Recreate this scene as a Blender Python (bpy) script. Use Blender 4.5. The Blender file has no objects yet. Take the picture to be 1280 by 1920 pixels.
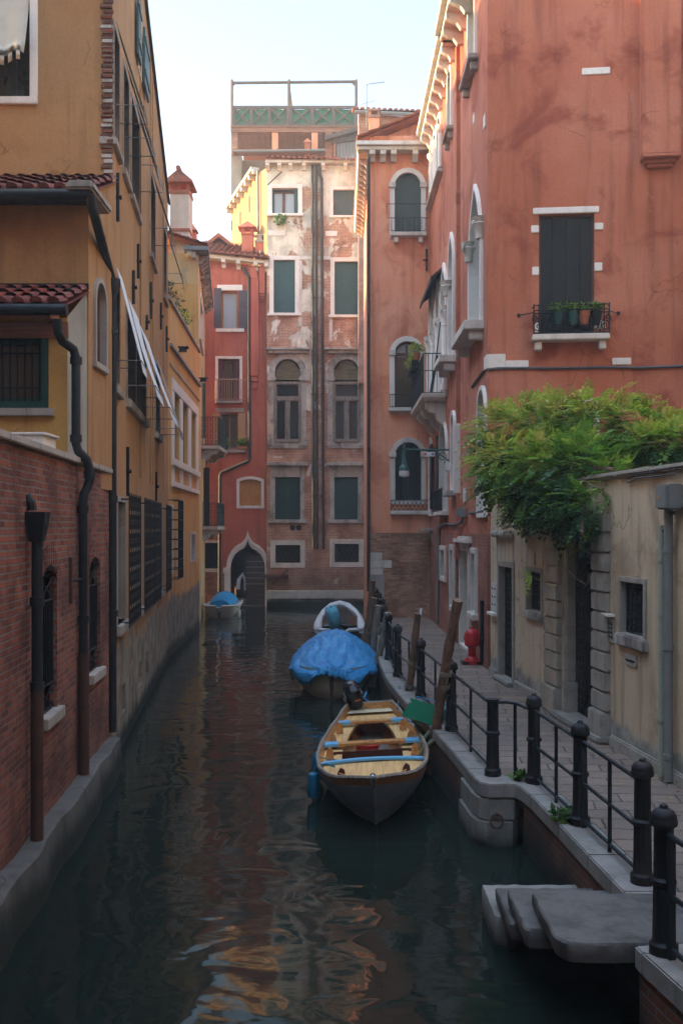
import bpy, bmesh, math, random
from mathutils import Vector, Matrix
from mathutils.geometry import tessellate_polygon
R = math.radians
random.seed(7)
scene = bpy.context.scene

# ------------------------------------------------------------------ camera
F = 1867.0          # focal length in photograph pixels
HY = 988.0          # horizon row
CZ = 3.65           # eye height above the water
cam_d = bpy.data.cameras.new("camera"); cam = bpy.data.objects.new("camera", cam_d)
scene.collection.objects.link(cam)
cam.location = (0, 0, CZ); cam.rotation_euler = (R(90), 0, 0)
cam_d.sensor_fit = 'AUTO'; cam_d.sensor_width = 36; cam_d.lens = 36 * F / 1920
cam_d.shift_y = (HY - 960) / 1920
cam_d.clip_start = 0.05; cam_d.clip_end = 2000
scene.camera = cam

# ------------------------------------------------------------------ light
SUN_DIR = Vector((-1.0, 0.04, 0.0)).normalized()      # towards the sun, level
SUN_EL = R(15)
world = bpy.data.worlds.new("World"); scene.world = world; world.use_nodes = True
wn = world.node_tree.nodes; wl_ = world.node_tree.links
bg = wn["Background"]; sky = wn.new("ShaderNodeTexSky")
sky.sky_type = 'NISHITA'; sky.sun_disc = False
sky.sun_elevation = SUN_EL
sky.sun_rotation = math.atan2(SUN_DIR.x, SUN_DIR.y)
sky.air_density = 1.0; sky.dust_density = 1.0; sky.ozone_density = 1.0
tint = wn.new("ShaderNodeMix"); tint.data_type = 'RGBA'; tint.blend_type = 'MULTIPLY'; tint.inputs[0].default_value = 1     # tint put over the whole sky to warm its light
wl_.new(sky.outputs[0], tint.inputs[6]); tint.inputs[7].default_value = (1.08, .985, .885, 1)
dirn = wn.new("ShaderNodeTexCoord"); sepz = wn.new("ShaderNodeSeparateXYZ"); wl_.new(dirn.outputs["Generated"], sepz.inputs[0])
zenith_gain = wn.new("ShaderNodeMapRange"); zenith_gain.interpolation_type = 'SMOOTHSTEP'      # added gain: sky dimmed low, boosted overhead to light the scene
for k_, v_ in ((1, .46), (2, .9), (3, .60), (4, 2.2)): zenith_gain.inputs[k_].default_value = v_
wl_.new(sepz.outputs[2], zenith_gain.inputs[0])
sky_gain = wn.new("ShaderNodeMix"); sky_gain.data_type = 'RGBA'; sky_gain.blend_type = 'MULTIPLY'; sky_gain.inputs[0].default_value = 1
wl_.new(tint.outputs[2], sky_gain.inputs[6]); wl_.new(zenith_gain.outputs[0], sky_gain.inputs[7])
wl_.new(sky_gain.outputs[2], bg.inputs[0]); bg.inputs[1].default_value = 0.15
sun_d = bpy.data.lights.new("sun", 'SUN'); sun = bpy.data.objects.new("sun", sun_d)
scene.collection.objects.link(sun)
sun_d.energy = 2.0; sun_d.angle = R(0.6); sun_d.color = (1.0, 0.72, 0.42)
sv = Vector((SUN_DIR.x * math.cos(SUN_EL), SUN_DIR.y * math.cos(SUN_EL), math.sin(SUN_EL)))
sun.rotation_euler = sv.to_track_quat('Z', 'Y').to_euler(); sun.location = sv * 60
vs = scene.view_settings
vs.view_transform = 'Standard'; vs.look = 'None'; vs.gamma = 1; vs.use_curve_mapping = False
vs.exposure = 2.95
scene.cycles.max_bounces = 8; scene.cycles.diffuse_bounces = 5; scene.cycles.glossy_bounces = 4
scene.cycles.use_denoising = True
scene.cycles.sample_clamp_indirect = 6

# ------------------------------------------------------------------ materials
MT = {}
class NT:
    def __init__(s, name):
        s.m = bpy.data.materials.new(name); s.m.use_nodes = True
        s.t = s.m.node_tree; s.b = s.t.nodes["Principled BSDF"]; MT[name] = s.m
        s.b.inputs["Specular IOR Level"].default_value = 0.3
    def n(s, typ, ins=None, **kw):
        nd = s.t.nodes.new("ShaderNode" + typ)
        for k, v in kw.items(): setattr(nd, k, v)
        for k, v in (ins or {}).items():
            sock = nd.inputs[k]
            if isinstance(v, bpy.types.NodeSocket): s.t.links.new(v, sock)
            else: sock.default_value = v
        return nd
    def link(s, a, b): s.t.links.new(a, b)
    def pos(s, sc=(1, 1, 1), obj=False):
        c = s.n("TexCoord").outputs["Object"] if obj else s.n("NewGeometry").outputs["Position"]
        return s.n("Mapping", {"Vector": c, "Scale": sc}).outputs[0]
    def noise(s, v, scale, detail=4, rough=.55, dist=0):
        return s.n("TexNoise", {"Vector": v, "Scale": scale, "Detail": detail, "Roughness": rough, "Distortion": dist}).outputs["Fac"]
    def ramp(s, f, a, b, va=0., vb=1.):
        r = s.n("MapRange", {0: f, 1: a, 2: b, 3: va, 4: vb}, interpolation_type='SMOOTHSTEP'); return r.outputs[0]
    def mix(s, f, a, b, mode='MIX'):
        m = s.n("Mix", data_type='RGBA', blend_type=mode)
        for i, v in ((0, f), (6, a), (7, b)):
            sk = m.inputs[i]
            if isinstance(v, bpy.types.NodeSocket): s.t.links.new(v, sk)
            elif i == 0: sk.default_value = v
            else: sk.default_value = (*v, 1) if len(v) == 3 else v
        return m.outputs[2]
    def math(s, op, a, b=0.):
        return s.n("Math", {0: a, 1: b}, operation=op).outputs[0]
    def bump(s, h, st=.3, d=.02, nrm=None):
        i = {"Height": h, "Strength": st, "Distance": d}
        if nrm is not None: i["Normal"] = nrm
        b = s.n("Bump", i); return b.outputs[0]
    def done(s, col, rough=.85, nrm=None, metal=0., spec=None):
        for k, v in (("Base Color", col), ("Roughness", rough), ("Metallic", metal)):
            if isinstance(v, bpy.types.NodeSocket): s.link(v, s.b.inputs[k])
            elif k == "Base Color": s.b.inputs[k].default_value = (*v, 1)
            else: s.b.inputs[k].default_value = v
        if nrm is not None: s.link(nrm, s.b.inputs["Normal"])
        if spec is not None: s.b.inputs["Specular IOR Level"].default_value = spec
        return s.m
def dk(c, f): return tuple(x * f for x in c)

def zsep(t): return t.n("SeparateXYZ", {0: t.n("NewGeometry").outputs["Position"]}).outputs[2]

def plaster(name, base, pale, stain, pstain=.5, band=None, algae=False):
    """stucco: cloudy tone, blotchy damp patches, rain streaks, grain; band=(z, colour, spread) peeled cement at the foot"""
    t = NT(name); p = t.pos()
    c = t.mix(t.ramp(t.noise(p, .45, 5, .6), .35, .68), base, pale)
    c = t.mix(t.math('MULTIPLY', t.ramp(t.noise(p, .8, 8, .62, .6), .50, .66), pstain), c, stain)
    st = t.noise(t.pos((2.2, 2.2, .16)), 1.6, 5, .6)
    c = t.mix(t.math('MULTIPLY', t.ramp(st, .47, .75), .55), c, dk(stain, .5))
    g = t.noise(p, 26, 4, .7)
    c = t.mix(t.ramp(g, .3, .75, .0, .3), c, dk(base, .55))
    wv = t.n("VectorMath", {0: p, 1: t.n("TexNoise", {"Vector": p, "Scale": 1.3, "Detail": 5.}).outputs["Color"]}, operation='ADD').outputs[0]
    vo = t.n("TexVoronoi", {"Vector": wv, "Scale": .62}, feature='DISTANCE_TO_EDGE').outputs["Distance"]
    cr = t.math('MULTIPLY', t.ramp(vo, .002, .010, .5, 0), t.ramp(t.noise(p, .7, 3), .5, .6))
    c = t.mix(cr, c, dk(stain, .35))
    c = t.mix(t.math('MULTIPLY', t.ramp(t.noise(p, 3.3, 6, .7, .3), .63, .68), .35), c, pale)
    if band:
        z = zsep(t)
        h = t.math('ADD', z, t.math('MULTIPLY', t.math('SUBTRACT', t.noise(t.pos((1, 1, .35)), 1.1, 8, .65), .5), band[2] * 2))
        cem = t.mix(t.ramp(t.noise(p, 2.4, 6, .65), .35, .65), band[1], dk(band[1], .45))
        c = t.mix(t.ramp(h, band[0] - .07, band[0] + .07, 1, 0), c, cem)
    if algae:
        z = zsep(t)
        h = t.math('ADD', z, t.math('MULTIPLY', t.noise(p, 1.6, 6, .6), .5))
        c = t.mix(t.ramp(h, .38, .72, 1, 0), c, (.018, .021, .014))
    n = t.bump(g, .35, .012)
    n = t.bump(t.noise(p, 3.0, 6, .6), .3, .03, n)
    return t.done(c, .92, n)

def brick_nodes(t, c1, c2, mortar, bw=.25, bh=.07, ms=.011, wob=.012):
    uv = t.n("UVMap").outputs[0]
    nz = t.n("TexNoise", {"Vector": t.pos(), "Scale": 5., "Detail": 4.}).outputs["Color"]
    off = t.n("VectorMath", {0: nz, 1: (.5, .5, .5)}, operation='SUBTRACT').outputs[0]
    off = t.n("VectorMath", {0: off, "Scale": wob * 2}, operation='SCALE').outputs[0]
    v = t.n("VectorMath", {0: uv, 1: off}, operation='ADD').outputs[0]
    b = t.n("TexBrick", {"Vector": v, "Color1": (*c1, 1), "Color2": (*c2, 1), "Mortar": (*mortar, 1), "Scale": 1.,
            "Mortar Size": ms, "Mortar Smooth": .25, "Bias": -.1, "Brick Width": bw, "Row Height": bh})
    p = t.pos()
    c = t.mix(t.ramp(t.noise(p, 1.3, 7, .65), .35, .7, 0, .75), b.outputs[0], dk(c2, .45))
    c = t.mix(t.ramp(t.noise(p, 9, 5, .7), .5, .75, 0, .5), c, dk(mortar, 1.))
    h = t.math('SUBTRACT', 1., b.outputs[1])
    return c, h

def brick(name, c1, c2, mortar, damp=None, bst=.8, **kw):
    t = NT(name); c, h = brick_nodes(t, c1, c2, mortar, **kw)
    g = t.noise(t.pos(), 30, 4, .7)
    if damp is not None:
        z = t.math('ADD', zsep(t), t.math('MULTIPLY', t.noise(t.pos(), 1.5, 6, .6), .6))
        c = t.mix(t.ramp(z, damp, damp + .45, 1, 0), c, (.017, .017, .012))
    n = t.bump(h, bst, .02); n = t.bump(g, .4, .012, n)
    return t.done(c, .9, n)

def ruin(name, c1, c2, mortar, pl, plz):
    """brick showing through lost plaster; plz=(z where the plaster is mostly gone, z where it is mostly there)"""
    t = NT(name); c, h = brick_nodes(t, c1, c2, mortar)
    p = t.pos()
    bias = t.ramp(zsep(t), plz[0], plz[1], -.125, .075)
    m = t.math('ADD', t.noise(t.pos((1, 1, .8)), .85, 10, .66, .5), bias)
    m = t.ramp(m, .485, .525)
    pc = t.mix(t.ramp(t.noise(p, 1.1, 6, .65), .35, .65), pl, dk(pl, .62))
    pc = t.mix(t.ramp(t.noise(t.pos((2, 2, .2)), 1.4, 6, .6), .5, .72, 0, .6), pc, dk(pl, .3))
    c = t.mix(m, c, pc)
    z = t.math('ADD', zsep(t), t.math('MULTIPLY', t.noise(p, 1.5, 6, .6), 1.2))
    c = t.mix(t.ramp(z, 1.1, 3.4, .62, 0), c, (.09, .055, .04))
    hh = t.math('ADD', t.math('MULTIPLY', h, t.math('SUBTRACT', 1., m)), t.math('MULTIPLY', m, 1.3))
    n = t.bump(hh, .7, .02); n = t.bump(t.noise(p, 25, 4, .7), .35, .012, n)
    return t.done(c, .92, n)

def stone(name, base, dark, sc=1.5, amt=.6, algae=None, rough=.8, joints=None):
    t = NT(name); p = t.pos()
    c = t.mix(t.ramp(t.noise(p, sc, 8, .68, .4), .42, .72, 0, amt), base, dark)
    c = t.mix(t.ramp(t.noise(t.pos((3, 3, .3)), 1.3, 6, .6), .52, .75, 0, amt * .8), c, dk(dark, .5))
    g = t.noise(p, 38, 4, .75)
    c = t.mix(t.ramp(g, .3, .7, 0, .35), c, dk(base, .55))
    if algae is not None:
        z = t.math('ADD', zsep(t), t.math('MULTIPLY', t.noise(p, 2.5, 6, .6), .3))
        c = t.mix(t.ramp(z, algae, algae + .28, 1, 0), c, (.012, .015, .010))
    n = t.bump(g, .35, .01); n = t.bump(t.noise(p, 7, 5, .6), .35, .02, n)
    return t.done(c, rough, n)

def wood(name, base, dark, plank=None, rough=.7, axis='z', gloss=.3):
    t = NT(name)
    sc = {'z': (14, 14, .9), 'x': (.9, 14, 14), 'y': (14, .9, 14)}[axis]
    p = t.pos(sc, obj=True)
    f = t.noise(p, 1.6, 6, .65, .5)
    c = t.mix(t.ramp(f, .35, .7), base, dark)
    c = t.mix(t.ramp(t.noise(t.pos(obj=True), 1.7, 6, .65), .45, .7, 0, .45), c, dk(dark, .6))
    n = t.bump(f, .35, .01)
    return t.done(c, rough, n, spec=gloss)

def paint(name, base, wear, amt=.35, rough=.5, metal=0., sc=3.):
    t = NT(name); p = t.pos(obj=True)
    c = t.mix(t.ramp(t.noise(p, sc, 8, .7, .3), .48, .7, 0, amt), base, wear)
    g = t.noise(p, 45, 3, .7)
    c = t.mix(t.ramp(g, .35, .75, 0, .3), c, dk(base, .5))
    n = t.bump(g, .25, .006)
    r = t.ramp(t.noise(p, 6, 4), .3, .7, rough - .1, min(1, rough + .18))
    return t.done(c, r, n, metal)

def flat(name, base, rough=.6, metal=0., var=.25, spec=.3):
    t = NT(name); p = t.pos(obj=True)
    c = t.mix(t.ramp(t.noise(p, 4, 6, .65), .4, .7, 0, var), base, dk(base, .45))
    return t.done(c, rough, t.bump(t.noise(p, 30, 3, .6), .2, .006), metal, spec)

OCHRE = (.39, .205, .082)
plaster("ochre", OCHRE, (.46, .25, .105), (.33, .15, .05), .45, band=(1.7, (.34, .28, .2), 1.3), algae=True)
plaster("ochre_upper", OCHRE, (.45, .24, .095), (.30, .13, .042), .5)
plaster("ochre_pier", (.33, .30, .24), (.42, .38, .30), (.22, .19, .14), .5)
plaster("yellow", (.60, .32, .085), (.64, .38, .14), (.46, .23, .07), .4, band=(1.6, (.27, .25, .21), .8), algae=True)
plaster("yellow_worn", (.58, .38, .16), (.62, .42, .2), (.34, .30, .24), .8)
plaster("chimney_render", (.52, .38, .28), (.70, .57, .46), (.50, .36, .26), .5)
plaster("gold", (.32, .185, .085), (.36, .22, .11), (.6, .38, .15), .3)
plaster("far_red", (.47, .125, .075), (.54, .18, .11), (.34, .075, .045), .6)
plaster("pink", (.80, .305, .155), (.84, .40, .25), (.54, .155, .08), .7)  # the palace's red plaster, light on its end face put into the colour
plaster("rosso", (.45, .132, .065), (.53, .195, .115), (.27, .058, .031), .9)
plaster("garden", (.55, .415, .27), (.62, .50, .355), (.32, .22, .135), .8, band=(1.05, (.36, .34, .29), .35))
plaster("cement", (.10, .092, .08), (.15, .138, .12), (.045, .042, .036), .7, algae=True)
plaster("grey_render", (.36, .31, .26), (.44, .38, .32), (.24, .2, .16), .5)
brick("old_brick", (.35, .095, .046), (.12, .036, .024), (.22, .165, .13), damp=None, ms=.012, bst=1.)
brick("quay_brick", (.20, .06, .035), (.11, .045, .03), (.14, .12, .09), damp=.35)
brick("red_brick", (.38, .115, .07), (.29, .085, .05), (.30, .16, .11), bst=.5)
brick("mixed_brick", (.62, .30, .165), (.30, .115, .065), (.26, .21, .16))
brick("pale_brick", (.55, .28, .19), (.45, .22, .15), (.5, .40, .32))
ruin("ruined_wall", (.56, .235, .12), (.42, .15, .08), (.62, .53, .41), (.80, .71, .57), (5., 18.))
stone("istrian", (.70, .63, .54), (.34, .30, .25), 1.6, .6)
stone("white_stone", (.82, .75, .67), (.52, .46, .39), 1.5, .4)
stone("sooty_stone", (.50, .45, .39), (.085, .076, .068), 1.3, 1.)
stone("quay_stone", (.27, .245, .215), (.12, .11, .095), 1.8, .7)
stone("wet_stone", (.25, .235, .2), (.11, .10, .085), 1.4, .8, algae=.10)
stone("step_stone", (.125, .112, .10), (.045, .04, .035), 2.6, .95, algae=.22)
stone("rough_stone", (.36, .32, .265), (.17, .15, .125), 4., .7)
stone("plinth", (.50, .48, .43), (.22, .21, .18), 1.2, .7, algae=.35)
wood("pole_wood", (.20, .115, .07), (.07, .042, .028), rough=.85)
wood("grey_wood", (.30, .25, .20), (.13, .105, .08), rough=.9)
wood("varnish", (.60, .28, .08), (.36, .14, .04), axis='y', rough=.32, gloss=.5)
wood("bow_boards", (.74, .47, .18), (.52, .27, .09), axis='y', rough=.4, gloss=.45)
wood("dark_wood", (.10, .03, .02), (.05, .017, .013), axis='x', rough=.5)
wood("brown_wood", (.14, .06, .035), (.06, .028, .018))
wood("altana_wood", (.13, .10, .085), (.07, .055, .05))
wood("rafter_wood", (.32, .15, .085), (.18, .08, .045), axis='x')
wood("door_wood", (.085, .052, .042), (.04, .026, .022), axis='x')
wood("board_ochre", (.50, .24, .065), (.36, .16, .04))
wood("board_olive", (.24, .20, .10), (.12, .10, .055), axis='x')
paint("shutter_green", (.035, .085, .08), (.075, .14, .13), .5)
paint("shutter_deep", (.018, .058, .046), (.03, .085, .07), .4)
paint("shutter_black", (.004, .007, .008), (.012, .016, .018), .4)
paint("shutter_grey", (.075, .095, .085), (.14, .155, .135), .4)
paint("shutter_brown", (.10, .075, .08), (.15, .12, .12), .4)
paint("shutter_maroon", (.12, .035, .035), (.17, .06, .055), .4)
paint("shutter_beige", (.46, .26, .13), (.34, .18, .09), .5)
paint("iron", (.014, .015, .017), (.05, .026, .016), .35, .5, .3)
paint("rail_iron", (.022, .027, .032), (.055, .05, .048), .4, .42, .4)
paint("post_iron", (.016, .016, .018), (.06, .028, .017), .55, .5, .3)
paint("lead_pipe", (.018, .02, .022), (.045, .06, .055), .35, .5, .2)
paint("brown_pipe", (.045, .036, .03), (.03, .024, .02), .4, .55)
paint("rust_iron", (.075, .035, .022), (.04, .024, .018), .5, .8)
paint("rose_iron", (.36, .19, .13), (.2, .09, .06), .5, .7)
paint("grey_metal", (.20, .20, .185), (.13, .13, .125), .5, .5)
paint("pale_pipe", (.30, .33, .25), (.22, .22, .17), .4, .6)
paint("red_paint", (.42, .012, .015), (.25, .01, .012), .3, .35)
paint("lamp_green", (.02, .085, .07), (.03, .06, .05), .4, .4)
paint("hull_grey", (.27, .31, .36), (.16, .18, .205), .6, .4, sc=2.)
paint("hull_cream", (.62, .52, .32), (.26, .21, .12), .5, .4, sc=2.)
paint("hull_white", (.52, .50, .45), (.36, .33, .28), .4, .45)
paint("hull_navy", (.012, .016, .022), (.03, .035, .04), .4, .4)
paint("tube_white", (.60, .61, .61), (.30, .31, .31), .6, .55, sc=5)
paint("sky_blue", (.13, .39, .60), (.10, .28, .42), .4, .45)
paint("plastic_red", (.62, .012, .015), (.5, .02, .02), .2, .35)
paint("fender_blue", (.01, .13, .22), (.01, .08, .13), .4, .4)
paint("fender_cream", (.40, .30, .20), (.28, .2, .13), .4, .5)
paint("motor_black", (.012, .012, .014), (.03, .02, .018), .3, .22)
paint("green_plastic", (.005, .17, .085), (.004, .10, .05), .4, .35)
paint("terracotta", (.38, .12, .06), (.25, .08, .045), .4, .8)
flat("dark_room", (.008, .007, .006), .9)  # dark_room and room_wall: dark sheets standing for the shade inside openings
flat("room_wall", (.06, .045, .038), .9)
flat("white_cloth", (.62, .63, .64), .85, var=.15)
flat("cream_cloth", (.52, .46, .36), .85, var=.2)
flat("awning_cloth", (.30, .255, .19), .85, var=.3)
flat("dark_canopy", (.05, .038, .035), .8)
flat("curtain", (.42, .42, .40), .9, var=.2)
flat("rope", (.20, .18, .13), .9)
flat("rope_green", (.10, .11, .06), .85)
flat("cable", (.085, .085, .09), .7)
flat("white_plate", (.62, .61, .58), .5)
flat("sign_blue", (.02, .12, .30), .4)
flat("sign_red", (.5, .05, .03), .4)
flat("lamp_glass", (.62, .55, .53), .3)
flat("chrome", (.45, .45, .45), .25, 1.0)
flat("decal_red", (.6, .10, .04), .4)
flat("decal_white", (.5, .5, .48), .4)
def glassy(name, c, rough=.03):
    t = NT(name); p = t.pos()
    t.done(c, rough, t.bump(t.noise(p, 1.3, 2, .5), .12, .05), spec=.5); t.b.inputs["IOR"].default_value = 1.45
glassy("pane_dark", (.012, .012, .012))
glassy("pane_curtain", (.36, .38, .39), .1)
glassy("pane_warm", (.09, .062, .035), .04)
glassy("windscreen", (.02, .022, .02), .1)

def tarp(name, a, b):
    t = NT(name); p = t.pos(obj=True)
    w = t.noise(t.pos((3.2, .8, 3), obj=True), 2.2, 6, .6, 1.2)
    c = t.mix(t.ramp(w, .38, .68), a, b)
    c = t.mix(t.ramp(t.noise(p, 2.0, 6, .65), .5, .72, 0, .3), c, (.26, .38, .50))
    n = t.bump(w, .8, .06); n = t.bump(t.noise(p, 14, 5, .6), .3, .02, n)
    t.done(c, .42, n)
tarp("tarp_blue", (.015, .19, .44), (.055, .31, .56))
tarp("tarp_teal", (.09, .34, .46), (.14, .43, .56))
tarp("canopy_blue", (.006, .20, .42), (.012, .26, .50))

def tiles(name):
    t = NT(name); p = t.pos()
    c = t.mix(t.ramp(t.noise(p, 3.2, 5, .7), .35, .65), (.40, .13, .07), (.22, .075, .045))
    c = t.mix(t.ramp(t.noise(p, 7, 6, .7), .52, .7, 0, .7), c, (.16, .125, .09))
    t.done(c, .9, t.bump(t.noise(p, 25, 4, .6), .4, .01))
tiles("roof_tile")
def tiles2():
    t = NT("roof_tile_dark"); p = t.pos()
    c = t.mix(t.ramp(t.noise(p, 4.2, 5, .7), .35, .65), (.22, .045, .03), (.10, .03, .022))
    t.done(c, .6, t.bump(t.noise(p, 25, 4, .6), .4, .01))
tiles2()

def paving():
    t = NT("flagstones")
    uv = t.n("UVMap").outputs[0]
    uv = t.n("Mapping", {"Vector": uv, "Rotation": (0, 0, R(6))}).outputs[0]
    nz = t.n("TexNoise", {"Vector": t.pos(), "Scale": 4.}).outputs["Color"]
    off = t.n("VectorMath", {0: t.n("VectorMath", {0: nz, 1: (.5, .5, .5)}, operation='SUBTRACT').outputs[0], "Scale": .035}, operation='SCALE').outputs[0]
    v = t.n("VectorMath", {0: uv, 1: off}, operation='ADD').outputs[0]
    b = t.n("TexBrick", {"Vector": v, "Color1": (.235, .16, .115, 1), "Color2": (.155, .11, .083, 1), "Mortar": (.035, .03, .025, 1),
            "Scale": 1., "Mortar Size": .012, "Mortar Smooth": .2, "Bias": 0., "Brick Width": .62, "Row Height": .33})
    p = t.pos()
    c = t.mix(t.ramp(t.noise(p, .9, 7, .65), .4, .7, 0, .6), b.outputs[0], (.10, .08, .07))
    c = t.mix(t.ramp(t.noise(p, 22, 4, .7), .4, .75, 0, .4), c, (.3, .25, .21))
    n = t.bump(t.math('SUBTRACT', 1., b.outputs[1]), .8, .02); n = t.bump(t.noise(p, 18, 5, .6), .4, .012, n)
    t.done(c, t.ramp(t.noise(p, 1.5, 4), .3, .7, .5, .8), n)
paving()

def water():
    t = NT("canal_water")
    p = t.pos((1, .8, 1))
    a = t.noise(p, .55, 1, .4, .8)
    b = t.noise(t.pos((1.0, 1.4, 1)), 1.25, 1, .4, 1.3)
    c = t.noise(t.pos((1.2, 2.0, 1)), 5., 2, .5, .6)
    h = t.math('ADD', t.math('MULTIPLY', a, .8), t.math('ADD', t.math('MULTIPLY', b, .30), t.math('MULTIPLY', c, .022)))
    n = t.bump(h, 1.0, .046)
    t.done((.009, .015, .0115), .055, n, spec=.26); t.b.inputs["Specular Tint"].default_value = (.72, .92, .95, 1); t.b.inputs["IOR"].default_value = 1.33
water()

def leafmat(name, c, tr=.35):
    t = NT(name); p = t.pos()
    col = t.mix(t.ramp(t.noise(p, 3, 3), .3, .7), c, dk(c, .6))
    t.done(col, .5)
    tb = t.n("BsdfTranslucent", {"Color": col}); ms = t.n("MixShader", {0: tr, 1: t.b.outputs[0], 2: tb.outputs[0]})
    t.link(ms.outputs[0], t.t.nodes["Material Output"].inputs[0])
leafmat("leaf_dark", (.03, .095, .018), .4); leafmat("leaf_mid", (.14, .29, .035), .45); leafmat("leaf_lime", (.36, .47, .06), .45)
leafmat("leaf_yellow", (.55, .47, .10)); leafmat("leaf_grey", (.10, .15, .07))

# ------------------------------------------------------------------ mesh helpers
def V(*a): return Vector(a)
class PL:
    """a vertical plane: origin p0, level direction d (to the right seen from its front), outward normal n"""
    def __init__(s, p0, p1):
        s.p = Vector((p0[0], p0[1])); e = Vector((p1[0], p1[1])) - s.p
        s.L = e.length; s.d = e.normalized(); s.n = Vector((s.d.y, -s.d.x))
    def pt(s, u, z, o=0.):
        q = s.p + s.d * u + s.n * o; return Vector((q.x, q.y, z))
    def u(s, px, o=0.):
        k = (px - 640) / F; q = s.p + s.n * o
        return (k * q.y - q.x) / (s.d.x - k * s.d.y)
    def z(s, px, py, o=0.):
        Y = (s.p + s.n * o).y + s.d.y * s.u(px, o); return CZ - (py - HY) / F * Y
    def uz(s, px, py, o=0.): return s.u(px, o), s.z(px, py, o)
    def box(s, x0, y0, x1, y1):
        xm = (x0 + x1) / 2; return s.u(x0), s.u(x1), s.z(xm, y1), s.z(xm, y0)
def P(px, py, Y): return Vector(((px - 640) / F * Y, Y, CZ - (py - HY) / F * Y))

def wloc(o):
    v = Vector()
    while o: v += o.location; o = o.parent
    return v

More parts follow.
